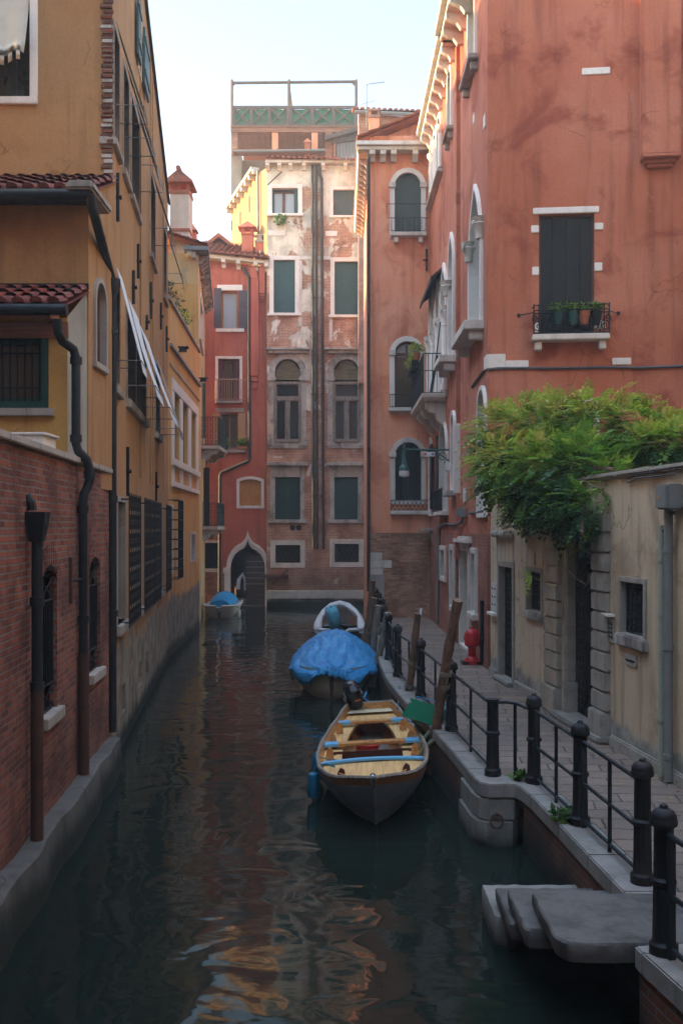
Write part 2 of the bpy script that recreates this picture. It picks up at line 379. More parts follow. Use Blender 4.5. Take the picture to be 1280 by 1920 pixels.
class MB:
    def __init__(s): s.v = []; s.f = []; s.mi = []; s.m = 0
    def add(s, vs, fs):
        b = len(s.v); s.v += [Vector(v) for v in vs]
        for f in fs: s.f.append([b + i for i in f]); s.mi.append(s.m)
        return s
    def quad(s, a, b, c, d): return s.add([a, b, c, d], [(0, 1, 2, 3)])
    def hexa(s, p):   # p: bottom 4 CCW from above, top 4
        return s.add(p, [(3, 2, 1, 0), (4, 5, 6, 7), (0, 1, 5, 4), (1, 2, 6, 5), (2, 3, 7, 6), (3, 0, 4, 7)])
    def box(s, c, d, rz=0.):
        x, y, z = d[0] / 2, d[1] / 2, d[2] / 2; co, si = math.cos(rz), math.sin(rz); c = Vector(c)
        return s.hexa([c + Vector((a * co - b * si, a * si + b * co, e)) for e in (-z, z) for a, b in ((-x, -y), (x, -y), (x, y), (-x, y))])
    def slab(s, P_, u0, u1, z0, z1, o0, o1):   # box on a plane; o1 is the front
        return s.hexa([P_.pt(u0, z0, o1), P_.pt(u1, z0, o1), P_.pt(u1, z0, o0), P_.pt(u0, z0, o0),
                       P_.pt(u0, z1, o1), P_.pt(u1, z1, o1), P_.pt(u1, z1, o0), P_.pt(u0, z1, o0)])
    def prism(s, a, vec):   # polygon a (list of 3d) swept along vec
        n = len(a); vec = Vector(vec); b = [Vector(p) + vec for p in a]
        s.add(list(a) + b, [tuple(range(n - 1, -1, -1)), tuple(range(n, 2 * n))] + [(i, (i + 1) % n, n + (i + 1) % n, n + i) for i in range(n)])
        return s
    def plate(s, P_, poly, o0, o1):   # poly in (u,z), thickness o0..o1
        n = P_.n * (o1 - o0)
        return s.prism([P_.pt(u, z, o0) for u, z in poly], (n.x, n.y, 0))
    def ring(s, P_, inn, out, o0, o1):
        n = len(inn)
        vs = [P_.pt(u, z, o1) for u, z in inn] + [P_.pt(u, z, o1) for u, z in out] + [P_.pt(u, z, o0) for u, z in inn] + [P_.pt(u, z, o0) for u, z in out]
        fs = []
        for i in range(n):
            j = (i + 1) % n
            fs += [(i, j, n + j, n + i), (n + i, n + j, 3 * n + j, 3 * n + i), (j, i, 2 * n + i, 2 * n + j)]
        return s.add(vs, fs)
    def wall(s, P_, outline, holes=(), depth=.2, o=0., dm=None):
        polys = [outline] + list(holes)
        tris = tessellate_polygon([[Vector((u, z, 0)) for u, z in q] for q in polys])
        flatp = [q for pp in polys for q in pp]
        fs = []
        for a, b, c in tris:
            A, B, C = flatp[a], flatp[b], flatp[c]
            cr = (B[0] - A[0]) * (C[1] - A[1]) - (B[1] - A[1]) * (C[0] - A[0])
            fs.append((a, b, c) if cr > 0 else (a, c, b))
        s.add([P_.pt(u, z, o) for u, z in flatp], fs)
        for h in holes:
            n = len(h)
            s.add([P_.pt(u, z, o) for u, z in h] + [P_.pt(u, z, o - depth) for u, z in h], [(i, n + i, n + (i + 1) % n, (i + 1) % n) for i in range(n)])
        return s
    def tube(s, pts, r, n=6, cap=True):
        pts = [Vector(p) for p in pts]; rs = r if isinstance(r, (list, tuple)) else [r] * len(pts)
        ring = []; prev = None
        for i, p in enumerate(pts):
            t = (pts[min(i + 1, len(pts) - 1)] - pts[max(i - 1, 0)])
            if t.length < 1e-9: t = Vector((0, 0, 1))
            t.normalize()
            if prev is None:
                a = Vector((0, 0, 1)) if abs(t.z) < .9 else Vector((1, 0, 0))
                x = t.cross(a).normalized()
            else:
                x = prev - t * prev.dot(t)
                x = x.normalized() if x.length > 1e-6 else t.orthogonal().normalized()
            prev = x; y = t.cross(x)
            ring.append([p + (x * math.cos(2 * math.pi * k / n) + y * math.sin(2 * math.pi * k / n)) * rs[i] for k in range(n)])
        vs = [v for q in ring for v in q]; fs = []
        for i in range(len(pts) - 1):
            for k in range(n):
                fs.append((i * n + k, i * n + (k + 1) % n, (i + 1) * n + (k + 1) % n, (i + 1) * n + k))
        if cap:
            fs.append(tuple(range(n - 1, -1, -1))); fs.append(tuple((len(pts) - 1) * n + k for k in range(n)))
        return s.add(vs, fs)
    def lathe(s, prof, c=(0, 0, 0), n=16):
        c = Vector(c); vs = []; fs = []
        for r, z in prof:
            for k in range(n):
                a = 2 * math.pi * k / n; vs.append(c + Vector((r * math.cos(a), r * math.sin(a), z)))
        for i in range(len(prof) - 1):
            for k in range(n):
                fs.append((i * n + k, i * n + (k + 1) % n, (i + 1) * n + (k + 1) % n, (i + 1) * n + k))
        fs.append(tuple(range(n - 1, -1, -1))); fs.append(tuple((len(prof) - 1) * n + k for k in range(n)))
        return s.add(vs, fs)
    def grid(s, rows, closed=False):
        m = len(rows[0]); vs = [v for r in rows for v in r]; fs = []
        for i in range(len(rows) - 1):
            for k in range(m if closed else m - 1):
                fs.append((i * m + k, i * m + (k + 1) % m, (i + 1) * m + (k + 1) % m, (i + 1) * m + k))
        return s.add(vs, fs)
    def build(s, name, mat, parent=None, smooth=False, bevel=0., solid=0.):
        me = bpy.data.meshes.new(name); off = wloc(parent) if parent else Vector()
        me.from_pydata([v - off for v in s.v], [], s.f)
        mats = mat if isinstance(mat, (list, tuple)) else [mat]
        for m in mats: me.materials.append(MT[m])
        for p, i in zip(me.polygons, s.mi): p.material_index = i
        if bevel or solid:
            bm = bmesh.new(); bm.from_mesh(me)
            bmesh.ops.remove_doubles(bm, verts=bm.verts, dist=1e-5)
            if bevel:
                ed = [e for e in bm.edges if len(e.link_faces) == 2 and e.calc_face_angle(0) > R(28)]
                bmesh.ops.bevel(bm, geom=ed, offset=bevel, segments=2, affect='EDGES', clamp_overlap=True)
            bm.to_mesh(me); bm.free()
        uvl = me.uv_layers.new(name="UVMap"); uvd = uvl.data
        for p in me.polygons:
            n = p.normal
            if abs(n.z) > .75: ux, uy = Vector((1, 0, 0)), Vector((0, 1, 0))
            else:
                ux = Vector((-n.y, n.x, 0)).normalized(); uy = Vector((0, 0, 1))
            for li in p.loop_indices:
                q = me.vertices[me.loops[li].vertex_index].co + off
                uvd[li].uv = (q.dot(ux), q.dot(uy))
        if smooth:
            me.polygons.foreach_set("use_smooth", [True] * len(me.polygons)); me.set_sharp_from_angle(angle=R(38))
        ob = bpy.data.objects.new(name, me); scene.collection.objects.link(ob)
        if parent: ob.parent = parent
        if solid:
            md = ob.modifiers.new("thickness", 'SOLIDIFY'); md.thickness = solid; md.offset = 0
        return ob

def thing(name, label, cat, loc=(0, 0, 0), group=None):
    o = bpy.data.objects.new(name, None); scene.collection.objects.link(o); o.location = loc; o.empty_display_size = .2
    o["label"] = label; o["category"] = cat
    if group: o["group"] = group
    return o
def tag(o, label, cat, group=None):
    o["label"] = label; o["category"] = cat
    if group: o["group"] = group
    return o
def struct(o, kind="structure"): o["kind"] = kind; return o
def clone(root, loc=None, rz=None, label=None, group=None):
    r = root.copy(); scene.collection.objects.link(r)
    if loc is not None: r.location = loc
    if rz is not None: r.rotation_euler = (0, 0, rz)
    if label: r["label"] = label
    if group: r["group"] = group
    for ch in list(root.children):
        c = ch.copy(); scene.collection.objects.link(c); c.parent = r
        for g in list(ch.children):
            d = g.copy(); scene.collection.objects.link(d); d.parent = c
    return r

# ------------------------------------------------------------------ openings
def opening(u0, u1, z0, z1, arch=None, n=10):
    """outline (u,z) counter-clockwise from lower left; arch: None, 'round', 'point', or a rise in metres"""
    w = u1 - u0; c = (u0 + u1) / 2
    if not arch: return [(u0, z0), (u1, z0), (u1, z1), (u0, z1)]
    pts = [(u0, z0), (u1, z0)]
    if arch == 'round':
        zs = z1 - w / 2
        for i in range(n + 1):
            a = math.pi * i / n; pts.append((c + w / 2 * math.cos(a), zs + w / 2 * math.sin(a)))
    elif arch == 'point':
        rr = w * 1.05; h = math.sqrt(rr * rr - (rr - w / 2) ** 2); zs = z1 - h; a1 = math.acos((rr - w / 2) / rr)
        for i in range(n // 2 + 1):
            a = a1 * i / (n // 2); pts.append((u1 - rr + rr * math.cos(a), zs + rr * math.sin(a)))
        for i in range(n // 2 - 1, -1, -1):
            a = a1 * i / (n // 2); pts.append((u0 + rr - rr * math.cos(a), zs + rr * math.sin(a)))
    else:
        zs = z1 - arch
        for i in range(n + 1):
            t = i / n; pts.append((u1 - w * t, zs + arch * (1 - (2 * t - 1) ** 2)))
    return pts
def grow(poly, g, gb=None):
    cu = sum(p[0] for p in poly) / len(poly); cz = sum(p[1] for p in poly) / len(poly)
    n = len(poly); out = []
    for i in range(n):
        a, b, c = poly[i - 1], poly[i], poly[(i + 1) % n]
        e1 = Vector((b[0] - a[0], b[1] - a[1])); e2 = Vector((c[0] - b[0], c[1] - b[1]))
        if e1.length < 1e-6: e1 = e2
        if e2.length < 1e-6: e2 = e1
        e1.normalize(); e2.normalize()
        n1 = Vector((e1.y, -e1.x)); n2 = Vector((e2.y, -e2.x)); m = n1 + n2
        if m.length < 1e-6: m = n1
        m.normalize(); k = g / max(.45, m.dot(n1)); out.append((b[0] + m.x * k, b[1] + m.y * k))
    if gb is not None:
        zb = min(p[1] for p in poly)
        out = [(u, zb - gb) if i < 2 else (u, z) for i, (u, z) in enumerate(out)]
    return out

def planks(mb, P_, poly, n, o0, o1, gap=.008):
    """vertical boards filling an opening, cut to its arch"""
    u0 = min(p[0] for p in poly); u1 = max(p[0] for p in poly); z0 = min(p[1] for p in poly)
    up = [p for p in poly[1:]] + [poly[0]]
    def top(u):
        best = None
        for a, b in zip(up, up[1:]):
            lo, hi = sorted((a[0], b[0]))
            if lo - 1e-6 <= u <= hi + 1e-6 and hi - lo > 1e-6:
                z = a[1] + (b[1] - a[1]) * (u - a[0]) / (b[0] - a[0]); best = z if best is None else max(best, z)
        return best if best is not None else max(p[1] for p in poly)
    w = (u1 - u0) / n
    for i in range(n):
        a, b = u0 + i * w + gap / 2, u0 + (i + 1) * w - gap / 2
        tp = [(a + (b - a) * k / 4, top(a + (b - a) * k / 4)) for k in range(4, -1, -1)]
        mb.plate(P_, [(a, z0), (b, z0)] + tp, o0, o1)
    return mb

def window(house, P_, u0, u1, z0, z1, holes, arch=None, kind='shutter', sur=.12, smat='istrian', proud=.045, depth=.2,
           sill=None, col='shutter_green', npl=6, pane='pane_dark', mull=1, trans=(), sash='brown_wood', hole=True, lab=None, sprong=.1, bars=0):
    q = opening(u0, u1, z0, z1, arch)
    if hole: holes.append(grow(q, .015))
    if sur:
        mb = MB(); mb.ring(P_, q, grow(q, sur, sur if sill is None else .0), -depth * .6, proud)
        w = mb.build('window', smat, house, bevel=.008 if sur > .07 else 0)
    else:
        mb = MB(); mb.ring(P_, grow(q, -.03), grow(q, .012), -depth, -depth * .55); w = mb.build('window', sash, house)
    if lab: w["label"] = lab
    if sill:
        so, sh, sx = sill
        mb = MB(); mb.slab(P_, u0 - sur - sx, u1 + sur + sx, z0 - sh, z0 - .003, -depth * .9, so); mb.build('sill', smat, w, bevel=.012)
    qi = grow(q, .012)
    if kind == 'shutter':
        mb = MB(); half = npl // 2
        mb.plate(P_, qi, -depth - .03, -depth)
        planks(mb, P_, grow(q, -.006), npl, -depth + .002, -depth + .035)
        um = (u0 + u1) / 2
        for zz in (z0 + (z1 - z0) * .16, z0 + (z1 - z0) * .72):
            for a, b in ((u0 + .01, um - .25 * (u1 - u0)), (um + .25 * (u1 - u0), u1 - .01)):
                mb.slab(P_, a, b, zz, zz + .045, -depth + .036, -depth + .046)
        mb.build('shutter', col, w)
    elif kind == 'louver':
        mb = MB(); mb.plate(P_, qi, -depth - .03, -depth)
        um = (u0 + u1) / 2; fw = .05
        for a, b in ((u0, um - .004), (um + .004, u1)):
            q2 = opening(a, b, z0, z1); mb.ring(P_, grow(q2, -fw), grow(q2, -.004), -depth, -depth + .05)
            nn = int((z1 - z0) / .07)
            for i in range(nn):
                zz = z0 + fw + (z1 - z0 - 2 * fw) * i / nn
                mb.slab(P_, a + fw, b - fw, zz, zz + .045, -depth + .002, -depth + .03)
        mb.build('shutter', col, w)
    elif kind == 'glass':
        mb = MB(); mb.plate(P_, qi, -depth - .02, -depth); mb.build('pane', pane, w)
        mb = MB(); fw = .055
        mb.ring(P_, grow(q, -fw), grow(q, .01), -depth + .002, -depth + .06)
        for i in range(1, mull + 1):
            c = u0 + (u1 - u0) * i / (mull + 1); mb.slab(P_, c - fw * .6, c + fw * .6, z0 + fw * .8, z1 - fw * .8 - (.0 if not arch else .06), -depth + .003, -depth + .055)
        for tz in trans: mb.slab(P_, u0 + fw * .5, u1 - fw * .5, tz - fw * .7, tz + fw * .7, -depth + .004, -depth + .07)
        mb.build('sash', sash, w)
    elif kind == 'dark':
        mb = MB(); mb.plate(P_, qi, -depth - .02, -depth); mb.build('pane', pane, w)
    elif kind == 'board':
        mb = MB(); mb.plate(P_, qi, -depth - .02, -depth); planks(mb, P_, grow(q, -.004), npl, -depth + .002, -depth + .02, .006); mb.build('boarding', col, w)
    if bars:
        mb = MB()
        for i in range(bars):
            c = u0 + (u1 - u0) * (i + 1) / (bars + 1); mb.tube([P_.pt(c, z0 + .01, -.05), P_.pt(c, z1 - .01, -.05)], .012, 5)
        for k in range(1, 4): mb.tube([P_.pt(u0, z0 + (z1 - z0) * k / 4, -.05), P_.pt(u1, z0 + (z1 - z0) * k / 4, -.05)], .01, 5)
        mb.build('grille', 'iron', w)
    return w

def leaf_open(w, P_, u0, u1, z0, z1, col, o=.03, n=3, horiz=0):
    mb = MB()
    if horiz:
        h = (z1 - z0) / horiz
        for i in range(horiz): mb.slab(P_, u0, u1, z0 + i * h + .006, z0 + (i + 1) * h - .006, o, o + .045)
        mb.slab(P_, u0 + .01, u1 - .01, z0 + .01, z1 - .01, o + .005, o + .03)
    else:
        d = (u1 - u0) / n
        for i in range(n): mb.slab(P_, u0 + i * d + .004, u0 + (i + 1) * d - .004, z0, z1, o, o + .04)
        for k in (.15, .8): mb.slab(P_, u0 + .02, u1 - .02, z0 + (z1 - z0) * k, z0 + (z1 - z0) * k + .07, o + .042, o + .055)
    return mb.build('shutter', col, w)

def circle(P_, u, z, r, o, n=12, a0=0., a1=2 * math.pi): return [P_.pt(u + r * math.cos(a0 + (a1 - a0) * i / n), z + r * math.sin(a0 + (a1 - a0) * i / n), o) for i in range(n + 1)]
def spiral(P_, u, z, r, o, sgn=1, turns=1.4, n=14, a0=0.):
    return [P_.pt(u + r * (1 - .8 * i / n) * math.cos(a0 + sgn * 2 * math.pi * turns * i / n), z + r * (1 - .8 * i / n) * math.sin(a0 + sgn * 2 * math.pi * turns * i / n), o) for i in range(n + 1)]
def scroll_panel(mb, P_, u0, u1, z0, z1, o, th=.012, cell=.22):
    mb.tube([P_.pt(u0, z0, o), P_.pt(u1, z0, o), P_.pt(u1, z1, o), P_.pt(u0, z1, o), P_.pt(u0, z0, o)], th * 1.3, 5)
    nu = max(1, round((u1 - u0) / cell)); nz = max(1, round((z1 - z0) / cell)); cu = (u1 - u0) / nu; cz = (z1 - z0) / nz
    for i in range(nu):
        if i: mb.tube([P_.pt(u0 + i * cu, z0, o), P_.pt(u0 + i * cu, z1, o)], th, 4)
        for k in range(nz):
            a, b = u0 + (i + .5) * cu, z0 + (k + .5) * cz
            mb.tube(spiral(P_, a, b + cz * .22, min(cu, cz) * .26, o, 1, 1.2, 9, -1.57), th * .8, 4)
            mb.tube(spiral(P_, a, b - cz * .22, min(cu, cz) * .26, o, -1, 1.2, 9, 1.57), th * .8, 4)
def lattice(mb, P_, u0, u1, z0, z1, o, n, th=.012):
    d = (u1 - u0) / n; h = z1 - z0
    mb.tube([P_.pt(u0, z0, o), P_.pt(u1, z0, o), P_.pt(u1, z1, o), P_.pt(u0, z1, o), P_.pt(u0, z0, o)], th * 1.3, 5)
    k = -int(h / d * 1.8) - 1
    for i in range(k, n):
        for s in (1, -1):
            a = u0 + i * d; b = a + h / 1.7
            pa, pb = max(a, u0), min(b, u1)
            if pb <= pa: continue
            za = z0 + (pa - a) / (b - a) * h; zb = z0 + (pb - a) / (b - a) * h
            if s < 0: pa, pb = u0 + u1 - pa, u0 + u1 - pb
            mb.tube([P_.pt(pa, za, o), P_.pt(pb, zb, o)], th * .8, 4)
def balusters(mb, P_, u0, u1, z0, z1, o, n, th=.011):
    for i in range(n + 1):
        c = u0 + (u1 - u0) * i / n; mb.tube([P_.pt(c, z0, o), P_.pt(c, z1, o)], th, 4)
    for z in (z0, z1): mb.tube([P_.pt(u0, z, o), P_.pt(u1, z, o)], th * 1.5, 5)

def tile_roof(mb, a, u, v, w, l, pitch=.2, row=.36):
    """barrel tiles: eave corner a, unit u along the eave, unit v up the slope"""
    a, u, v = Vector(a), Vector(u).normalized(), Vector(v).normalized(); nn = u.cross(v).normalized()
    if nn.z < 0: nn = -nn
    mb.quad(a - nn * .02, a + u * w - nn * .02, a + u * w + v * l - nn * .02, a + v * l - nn * .02)
    nc = max(1, int(w / pitch)); p = w / nc; nr = max(1, int(l / row + .5)); rl = l / nr
    for i in range(nc):
        for up in (0, 1):
            c0 = a + u * (p * (i + (.5 if up else 0.)))
            for k in range(nr):
                j = random.uniform(-.012, .012); rows = []
                for e, (t, lift, rr) in enumerate(((k * rl - .03, .035, p * .40), ((k + 1) * rl + .02, .0, p * .33))):
                    c = c0 + v * (t + j) + u * j * .5
                    rows.append([c + u * (rr * math.cos(q)) + nn * ((rr * .85 * math.sin(q) + lift + .02) if up else (.05 - rr * .55 * math.sin(q) + lift)) for q in [math.pi * h / 5 for h in range(6)]])
                mb.grid(rows)
                if up and k == 0: mb.add(rows[0], [tuple(range(6))])

def corbels(par, P_, u0, u1, z, n, w=.12, h=.28, out=.35, mat='istrian'):
    for i in range(n):
        c = u0 + (u1 - u0) * (i + .5) / n
        prof = [(0, 0), (out, 0), (out, -h * .35), (out * .75, -h * .5), (out * .5, -h * .62), (out * .3, -h), (0, -h)]
        a = [P_.pt(c - w / 2, z + b, o) for o, b in prof]; d = P_.d * w
        MB().prism(a, (d.x, d.y, 0)).build('corbel', mat, par)

def bush_mb(mb, c, rad, n, size, mats=(0, 1, 2), flat_=.8):
    for i in range(n):
        d = Vector((random.gauss(0, 1), random.gauss(0, 1), random.gauss(0, 1))).normalized() * random.uniform(.35, 1) ** .6
        p = Vector(c) + Vector((d.x * rad[0], d.y * rad[1], d.z * rad[2]))
        a = Vector((random.uniform(-1, 1), random.uniform(-1, 1), random.uniform(-.3, 1))).normalized(); b = a.orthogonal().normalized()
        b.rotate(Matrix.Rotation(random.uniform(0, 6.28), 3, a)); s = size * random.uniform(.6, 1.3)
        mb.m = random.choice(mats)
        mb.add([p, p + a * s * .5 + b * s * .25, p + a * s, p + a * s * .5 - b * s * .25], [(0, 1, 2, 3)])
    mb.m = 0
LEAF3 = ['leaf_dark', 'leaf_mid', 'leaf_lime']
# ================================================================== WATER
mb = MB(); mb.quad((-58, -48, 0), (58, -48, 0), (58, 108, 0), (-58, 108, 0))
struct(mb.build("water", "canal_water"))

# ================================================================== LEFT: brick garden wall
B = PL((-2.477 - .068 * 1.0, 1.0), (-2.477 - .068 * 15.0, 15.0))
gw = thing("garden_wall", "red brick garden wall with concrete footing and two barred windows along the canal", "brick wall", (-3.3, 12, 0))
holes = []
for (x0, x1, yt, yb) in ((80, 107, 1062, 1325), (168, 188, 1046, 1250)):
    u0, u1 = B.u(x0), B.u(x1); zt = B.z((x0 + x1) / 2, yt); zb = B.z(x1, yb)
    q = opening(u0, u1, zb, zt, .14); holes.append(grow(q, .012))
    mb = MB(); mb.ring(B, grow(q, -.01), grow(q, .009), -.12, -.08); w = mb.build("window", "iron", gw)
    mb = MB(); mb.plate(B, grow(q, .01), -.17, -.14); mb.build("pane", "dark_room", w)
    mb = MB(); mb.slab(B, u0 - .04, u1 + .14, zb - .13, zb - .004, -.26, .07); mb.build("sill", "grey_render", w, bevel=.01)
    mb = MB(); n = 7
    for i in range(n): mb.tube([B.pt(u0 + (u1 - u0) * (i + .5) / n, zb + .3, -.04), B.pt(u0 + (u1 - u0) * (i + .5) / n, zt - .38, -.04)], .012, 5)
    for zz in (zb + .02, zb + .3, zt - .38): mb.tube([B.pt(u0, zz, -.04), B.pt(u1, zz, -.04)], .014, 5)
    for a, b in ((zb + .02, zb + .3), (zt - .38, zt - .12)):
        for s in (0, 1): mb.tube([B.pt(u0 if s else u1, a, -.04), B.pt(u1 if s else u0, b, -.04)], .011, 5)
    mb.build("grille", "iron", w)
    mb = MB()
    k = 9
    for i in range(k):       # soldier-brick arch
        a, b = u0 - .05 + (u1 - u0 + .1) * i / k, u0 - .05 + (u1 - u0 + .1) * (i + 1) / k - .012
        t = (i + .5) / k; zz = zt - .14 + .14 * (1 - (2 * t - 1) ** 2) + .015
        mb.slab(B, a, b, zz, zz + .23, -.05, .012)
    mb.build("brick_arch", "old_brick", w, bevel=.006)
mb = MB(); mb.wall(B, [(0, .0), (B.L, .0), (B.L, 4.44), (0, 4.44)], holes, .15)
mb.quad(B.pt(B.L, 0, 0), B.pt(B.L, 0, -.3), B.pt(B.L, 4.44, -.3), B.pt(B.L, 4.44, 0))
mb.quad(B.pt(0, 0, -.3), B.pt(0, 4.44, -.3), B.pt(B.L, 4.44, -.3), B.pt(B.L, 0, -.3))
mb.quad(B.pt(0, 4.44, 0), B.pt(B.L, 4.44, 0), B.pt(B.L, 4.44, -.3), B.pt(0, 4.44, -.3))
mb.build("wall", "old_brick", gw)
mb = MB()
for i in range(12): mb.slab(B, B.L * i / 12 + .004, B.L * (i + 1) / 12 - .004 + (.03 if i == 11 else 0), 4.445, 4.525, -.36, .06)
mb.build("coping", "grey_render", gw, bevel=.012)
mb = MB(); n = 40; rows = []
for i in range(n + 1):
    u = B.L * i / n; j = random.uniform(-.025, .025); h = .5 + random.uniform(-.02, .02)
    rows.append([B.pt(u, -.3, .27 + j), B.pt(u, .08, .225 + j * 1.2), B.pt(u, h - .025, .185 + j), B.pt(u, h, .155 + j * .8), B.pt(u, h + .006, -.01)])
mb.grid(rows); e = rows[-1]; mb.add(e + [B.pt(B.L, -.3, -.1)], [(0, 1, 2, 3, 4, 5)])
mb.build("footing", "cement", gw)
def pipe(parent, pts, r, mat, rings=(), name="drainpipe", n=10):
    mb = MB(); mb.tube(pts, r, n)
    for p in rings: mb.tube([Vector(p) - Vector((0, 0, .045)), Vector(p) + Vector((0, 0, .045))], r * 1.28, n)
    return mb.build(name, mat, parent, smooth=True)
def bpt(px, z, o=.1): return B.pt(B.u(px, o), z, o)
a = bpt(70, 3.52); pipe(gw, [a, bpt(70, .5)], .055, "lead_pipe", [(a.x, a.y, 2.9), (a.x, a.y, 2.05)])
pipe(gw, [bpt(70, 2.05, .1), bpt(70, .48)], .064, "rust_iron")
mb = MB(); c = a.copy()
mb.add([c + Vector(p) for p in ((-.06, -.06, -.02), (.06, -.06, -.02), (.06, .06, -.02), (-.06, .06, -.02), (-.10, -.09, .2), (.10, -.09, .2), (.10, .09, .2), (-.10, .09, .2),
    (-.11, -.10, .28), (.11, -.10, .28), (.11, .10, .28), (-.11, .10, .28))], [(3, 2, 1, 0), (0, 1, 5, 4), (1, 2, 6, 5), (2, 3, 7, 6), (3, 0, 4, 7), (4, 5, 9, 8), (5, 6, 10, 9), (6, 7, 11, 10), (7, 4, 8, 11), (8, 9, 10, 11)])
mb.tube([c + Vector((-.05, .0, .3)), c + Vector((-.06, 0, .38)), c + Vector((-.1, 0, .45))], [.05, .045, .035], 8)
mb.build("hopper_head", "lead_pipe", gw)
mb = MB(); u = B.u(131); mb.slab(B, u - .05, u + .03, 2.72, 3.28, .0, .035); mb.build("tie_plate", "rust_iron", gw)
mb = MB(); mb.tube([B.pt(u + .03, 3.0, .02), B.pt(u + .12, 3.0, .12)], .02, 6); mb.build("hook", "iron", gw)
mb = MB(); q = B.pt(B.u(92), 4.58, -.2); mb.box(q, (.42, .5, .12)); mb.box(q + V(0, 0, .075), (.5, .56, .03))
tag(mb.build("planter_box", "white_stone", bevel=.01), "small white stone box lying on the brick garden wall coping", "planter box")

# ================================================================== LEFT: low lean-to and annex in front of the ochre house
an = thing("annex", "stepped ochre annex with two red tiled lean-to roofs behind the brick garden wall", "house", (-4.5, 13.6, 0))
A1 = PL((-14, 13.6), (-3.45, 13.6)); A1s = PL((-3.45, 13.6), (-3.45, 15.25))
holes = []
window(an, A1s, A1s.u(177), A1s.u(195), 5.97, 7.12, holes, 'round', 'glass', sur=.07, depth=.12, sill=(.06, .1, .03), smat='grey_render', pane='pane_dark', mull=0)
mb = MB(); mb.wall(A1, [(0, 4.2), (A1.L, 4.2), (A1.L, 8.2), (0, 8.2)]); mb.wall(A1s, [(0, 4.2), (A1s.L, 4.2), (A1s.L, 8.95), (0, 8.2)], holes, .14)
mb.build("wall", "ochre_upper", an)
mb = MB(); tile_roof(mb, (-10.4, 13.22, 8.1), (1, 0, 0), (0, 2.03, .86), 7.0, 2.2, .21); mb.build("roof", "roof_tile_dark", an)
mb = MB(); mb.tube([(-10.4, 13.12, 8.03), (-3.3, 13.12, 8.03)], .075, 10); mb.box((-6.9, 13.42, 8.07), (7.0, .4, .05)); mb.build("gutter", "lead_pipe", an, smooth=True)
mb = MB(); mb.box((-3.42, 13.55, 8.13), (.36, 1.1, .12)); mb.build("kneeler_stone", "grey_render", an, bevel=.03)
L1 = PL((-14, 12.63), (-3.47, 12.63)); L1s = PL((-3.47, 12.63), (-3.47, 13.595))
holes = []
u0, u1 = L1.u(-32), L1.u(79)
w = window(an, L1, u0, u1, 5.24, 6.03, holes, None, 'glass', sur=.085, smat='shutter_deep', proud=.03, depth=.16, pane='pane_warm', mull=0, sash='shutter_deep', sill=None)
mb = MB(); mb.slab(L1, u0 - .1, u1 + .16, 5.05, 5.15, -.02, .09); mb.build("sill", "grey_render", w, bevel=.01)
mb = MB()
for i in range(8): mb.tube([L1.pt(u0 + (u1 - u0) * (i + .5) / 8, 5.25, -.05), L1.pt(u0 + (u1 - u0) * (i + .5) / 8, 6.02, -.05)], .011, 5)
for zz in (5.42, 5.86): mb.tube([L1.pt(u0, zz, -.04), L1.pt(u1, zz, -.04)], .011, 5)
mb.build("grille", "iron", w)
mb = MB(); mb.wall(L1, [(0, 4.2), (L1.L - .0, 4.2), (L1.L, 6.3), (0, 6.3)], holes, .2); mb.build("wall", "yellow", an)
mb = MB(); mb.wall(L1s, [(0, 4.2), (L1s.L, 4.2), (L1s.L, 6.85), (0, 6.32)]); mb.build("pier", "ochre_pier", an)
mb = MB(); tile_roof(mb, (-10.4, 12.22, 6.36), (1, 0, 0), (0, 1.38, .52), 6.98, 1.5, .21); mb.build("roof", "roof_tile_dark", an)
mb = MB(); mb.tube([(-10.4, 12.14, 6.3), (-3.34, 12.14, 6.3)], .07, 10); mb.build("gutter", "lead_pipe", an, smooth=True)
for i in range(6): MB().box((-3.62 - .75 * i, 12.43, 6.28), (.09, .4, .12)).build("rafter", "rafter_wood", an)
MB().box((-6.9, 12.60, 6.14), (6.9, .05, .2)).build("fascia", "rafter_wood", an)
mb = MB(); mb.box((-6.9, 13.57, 6.93), (6.92, .05, .07)); mb.build("flashing", "lead_pipe", an)
pp = [P(108, 598, 12.14), P(109, 622, 12.16), P(118, 640, 12.25), P(138, 655, 12.48), P(143, 672, 12.5), P(143, 832, 12.5), P(147, 846, 12.5), P(163, 862, 12.55), P(168, 880, 12.6),
      P(168, 903, 12.6), P(164, 915, 12.6), P(158, 926, 12.56), P(156, 945, 12.56), P(158, 1452, 12.6)]
pipe(an, pp, .058, "lead_pipe", [P(143, 676, 12.5), P(143, 822, 12.5), P(168, 890, 12.6), P(156, 955, 12.56), P(157, 1160, 12.58)])
pipe(an, [P(157.4, 1225, 12.59), P(158, 1453, 12.6)], .067, "rust_iron")
# the tall downpipe beside the annex
pp = [P(171, 366, 13.12), P(172, 385, 13.14), P(178, 405, 13.25), P(205, 505, 14.95), P(211, 530, 15.05), P(211, 1372, 15.05)]
pipe(an, pp, .066, "lead_pipe", [P(211, 622, 15.05), P(211, 935, 15.05), P(211, 1150, 15.05)])
mb = MB(); c = P(211, 530, 15.05); mb.lathe([(.07, -.22), (.12, -.06), (.125, .05)], c, 10); mb.build("hopper_head", "lead_pipe", an, smooth=True)

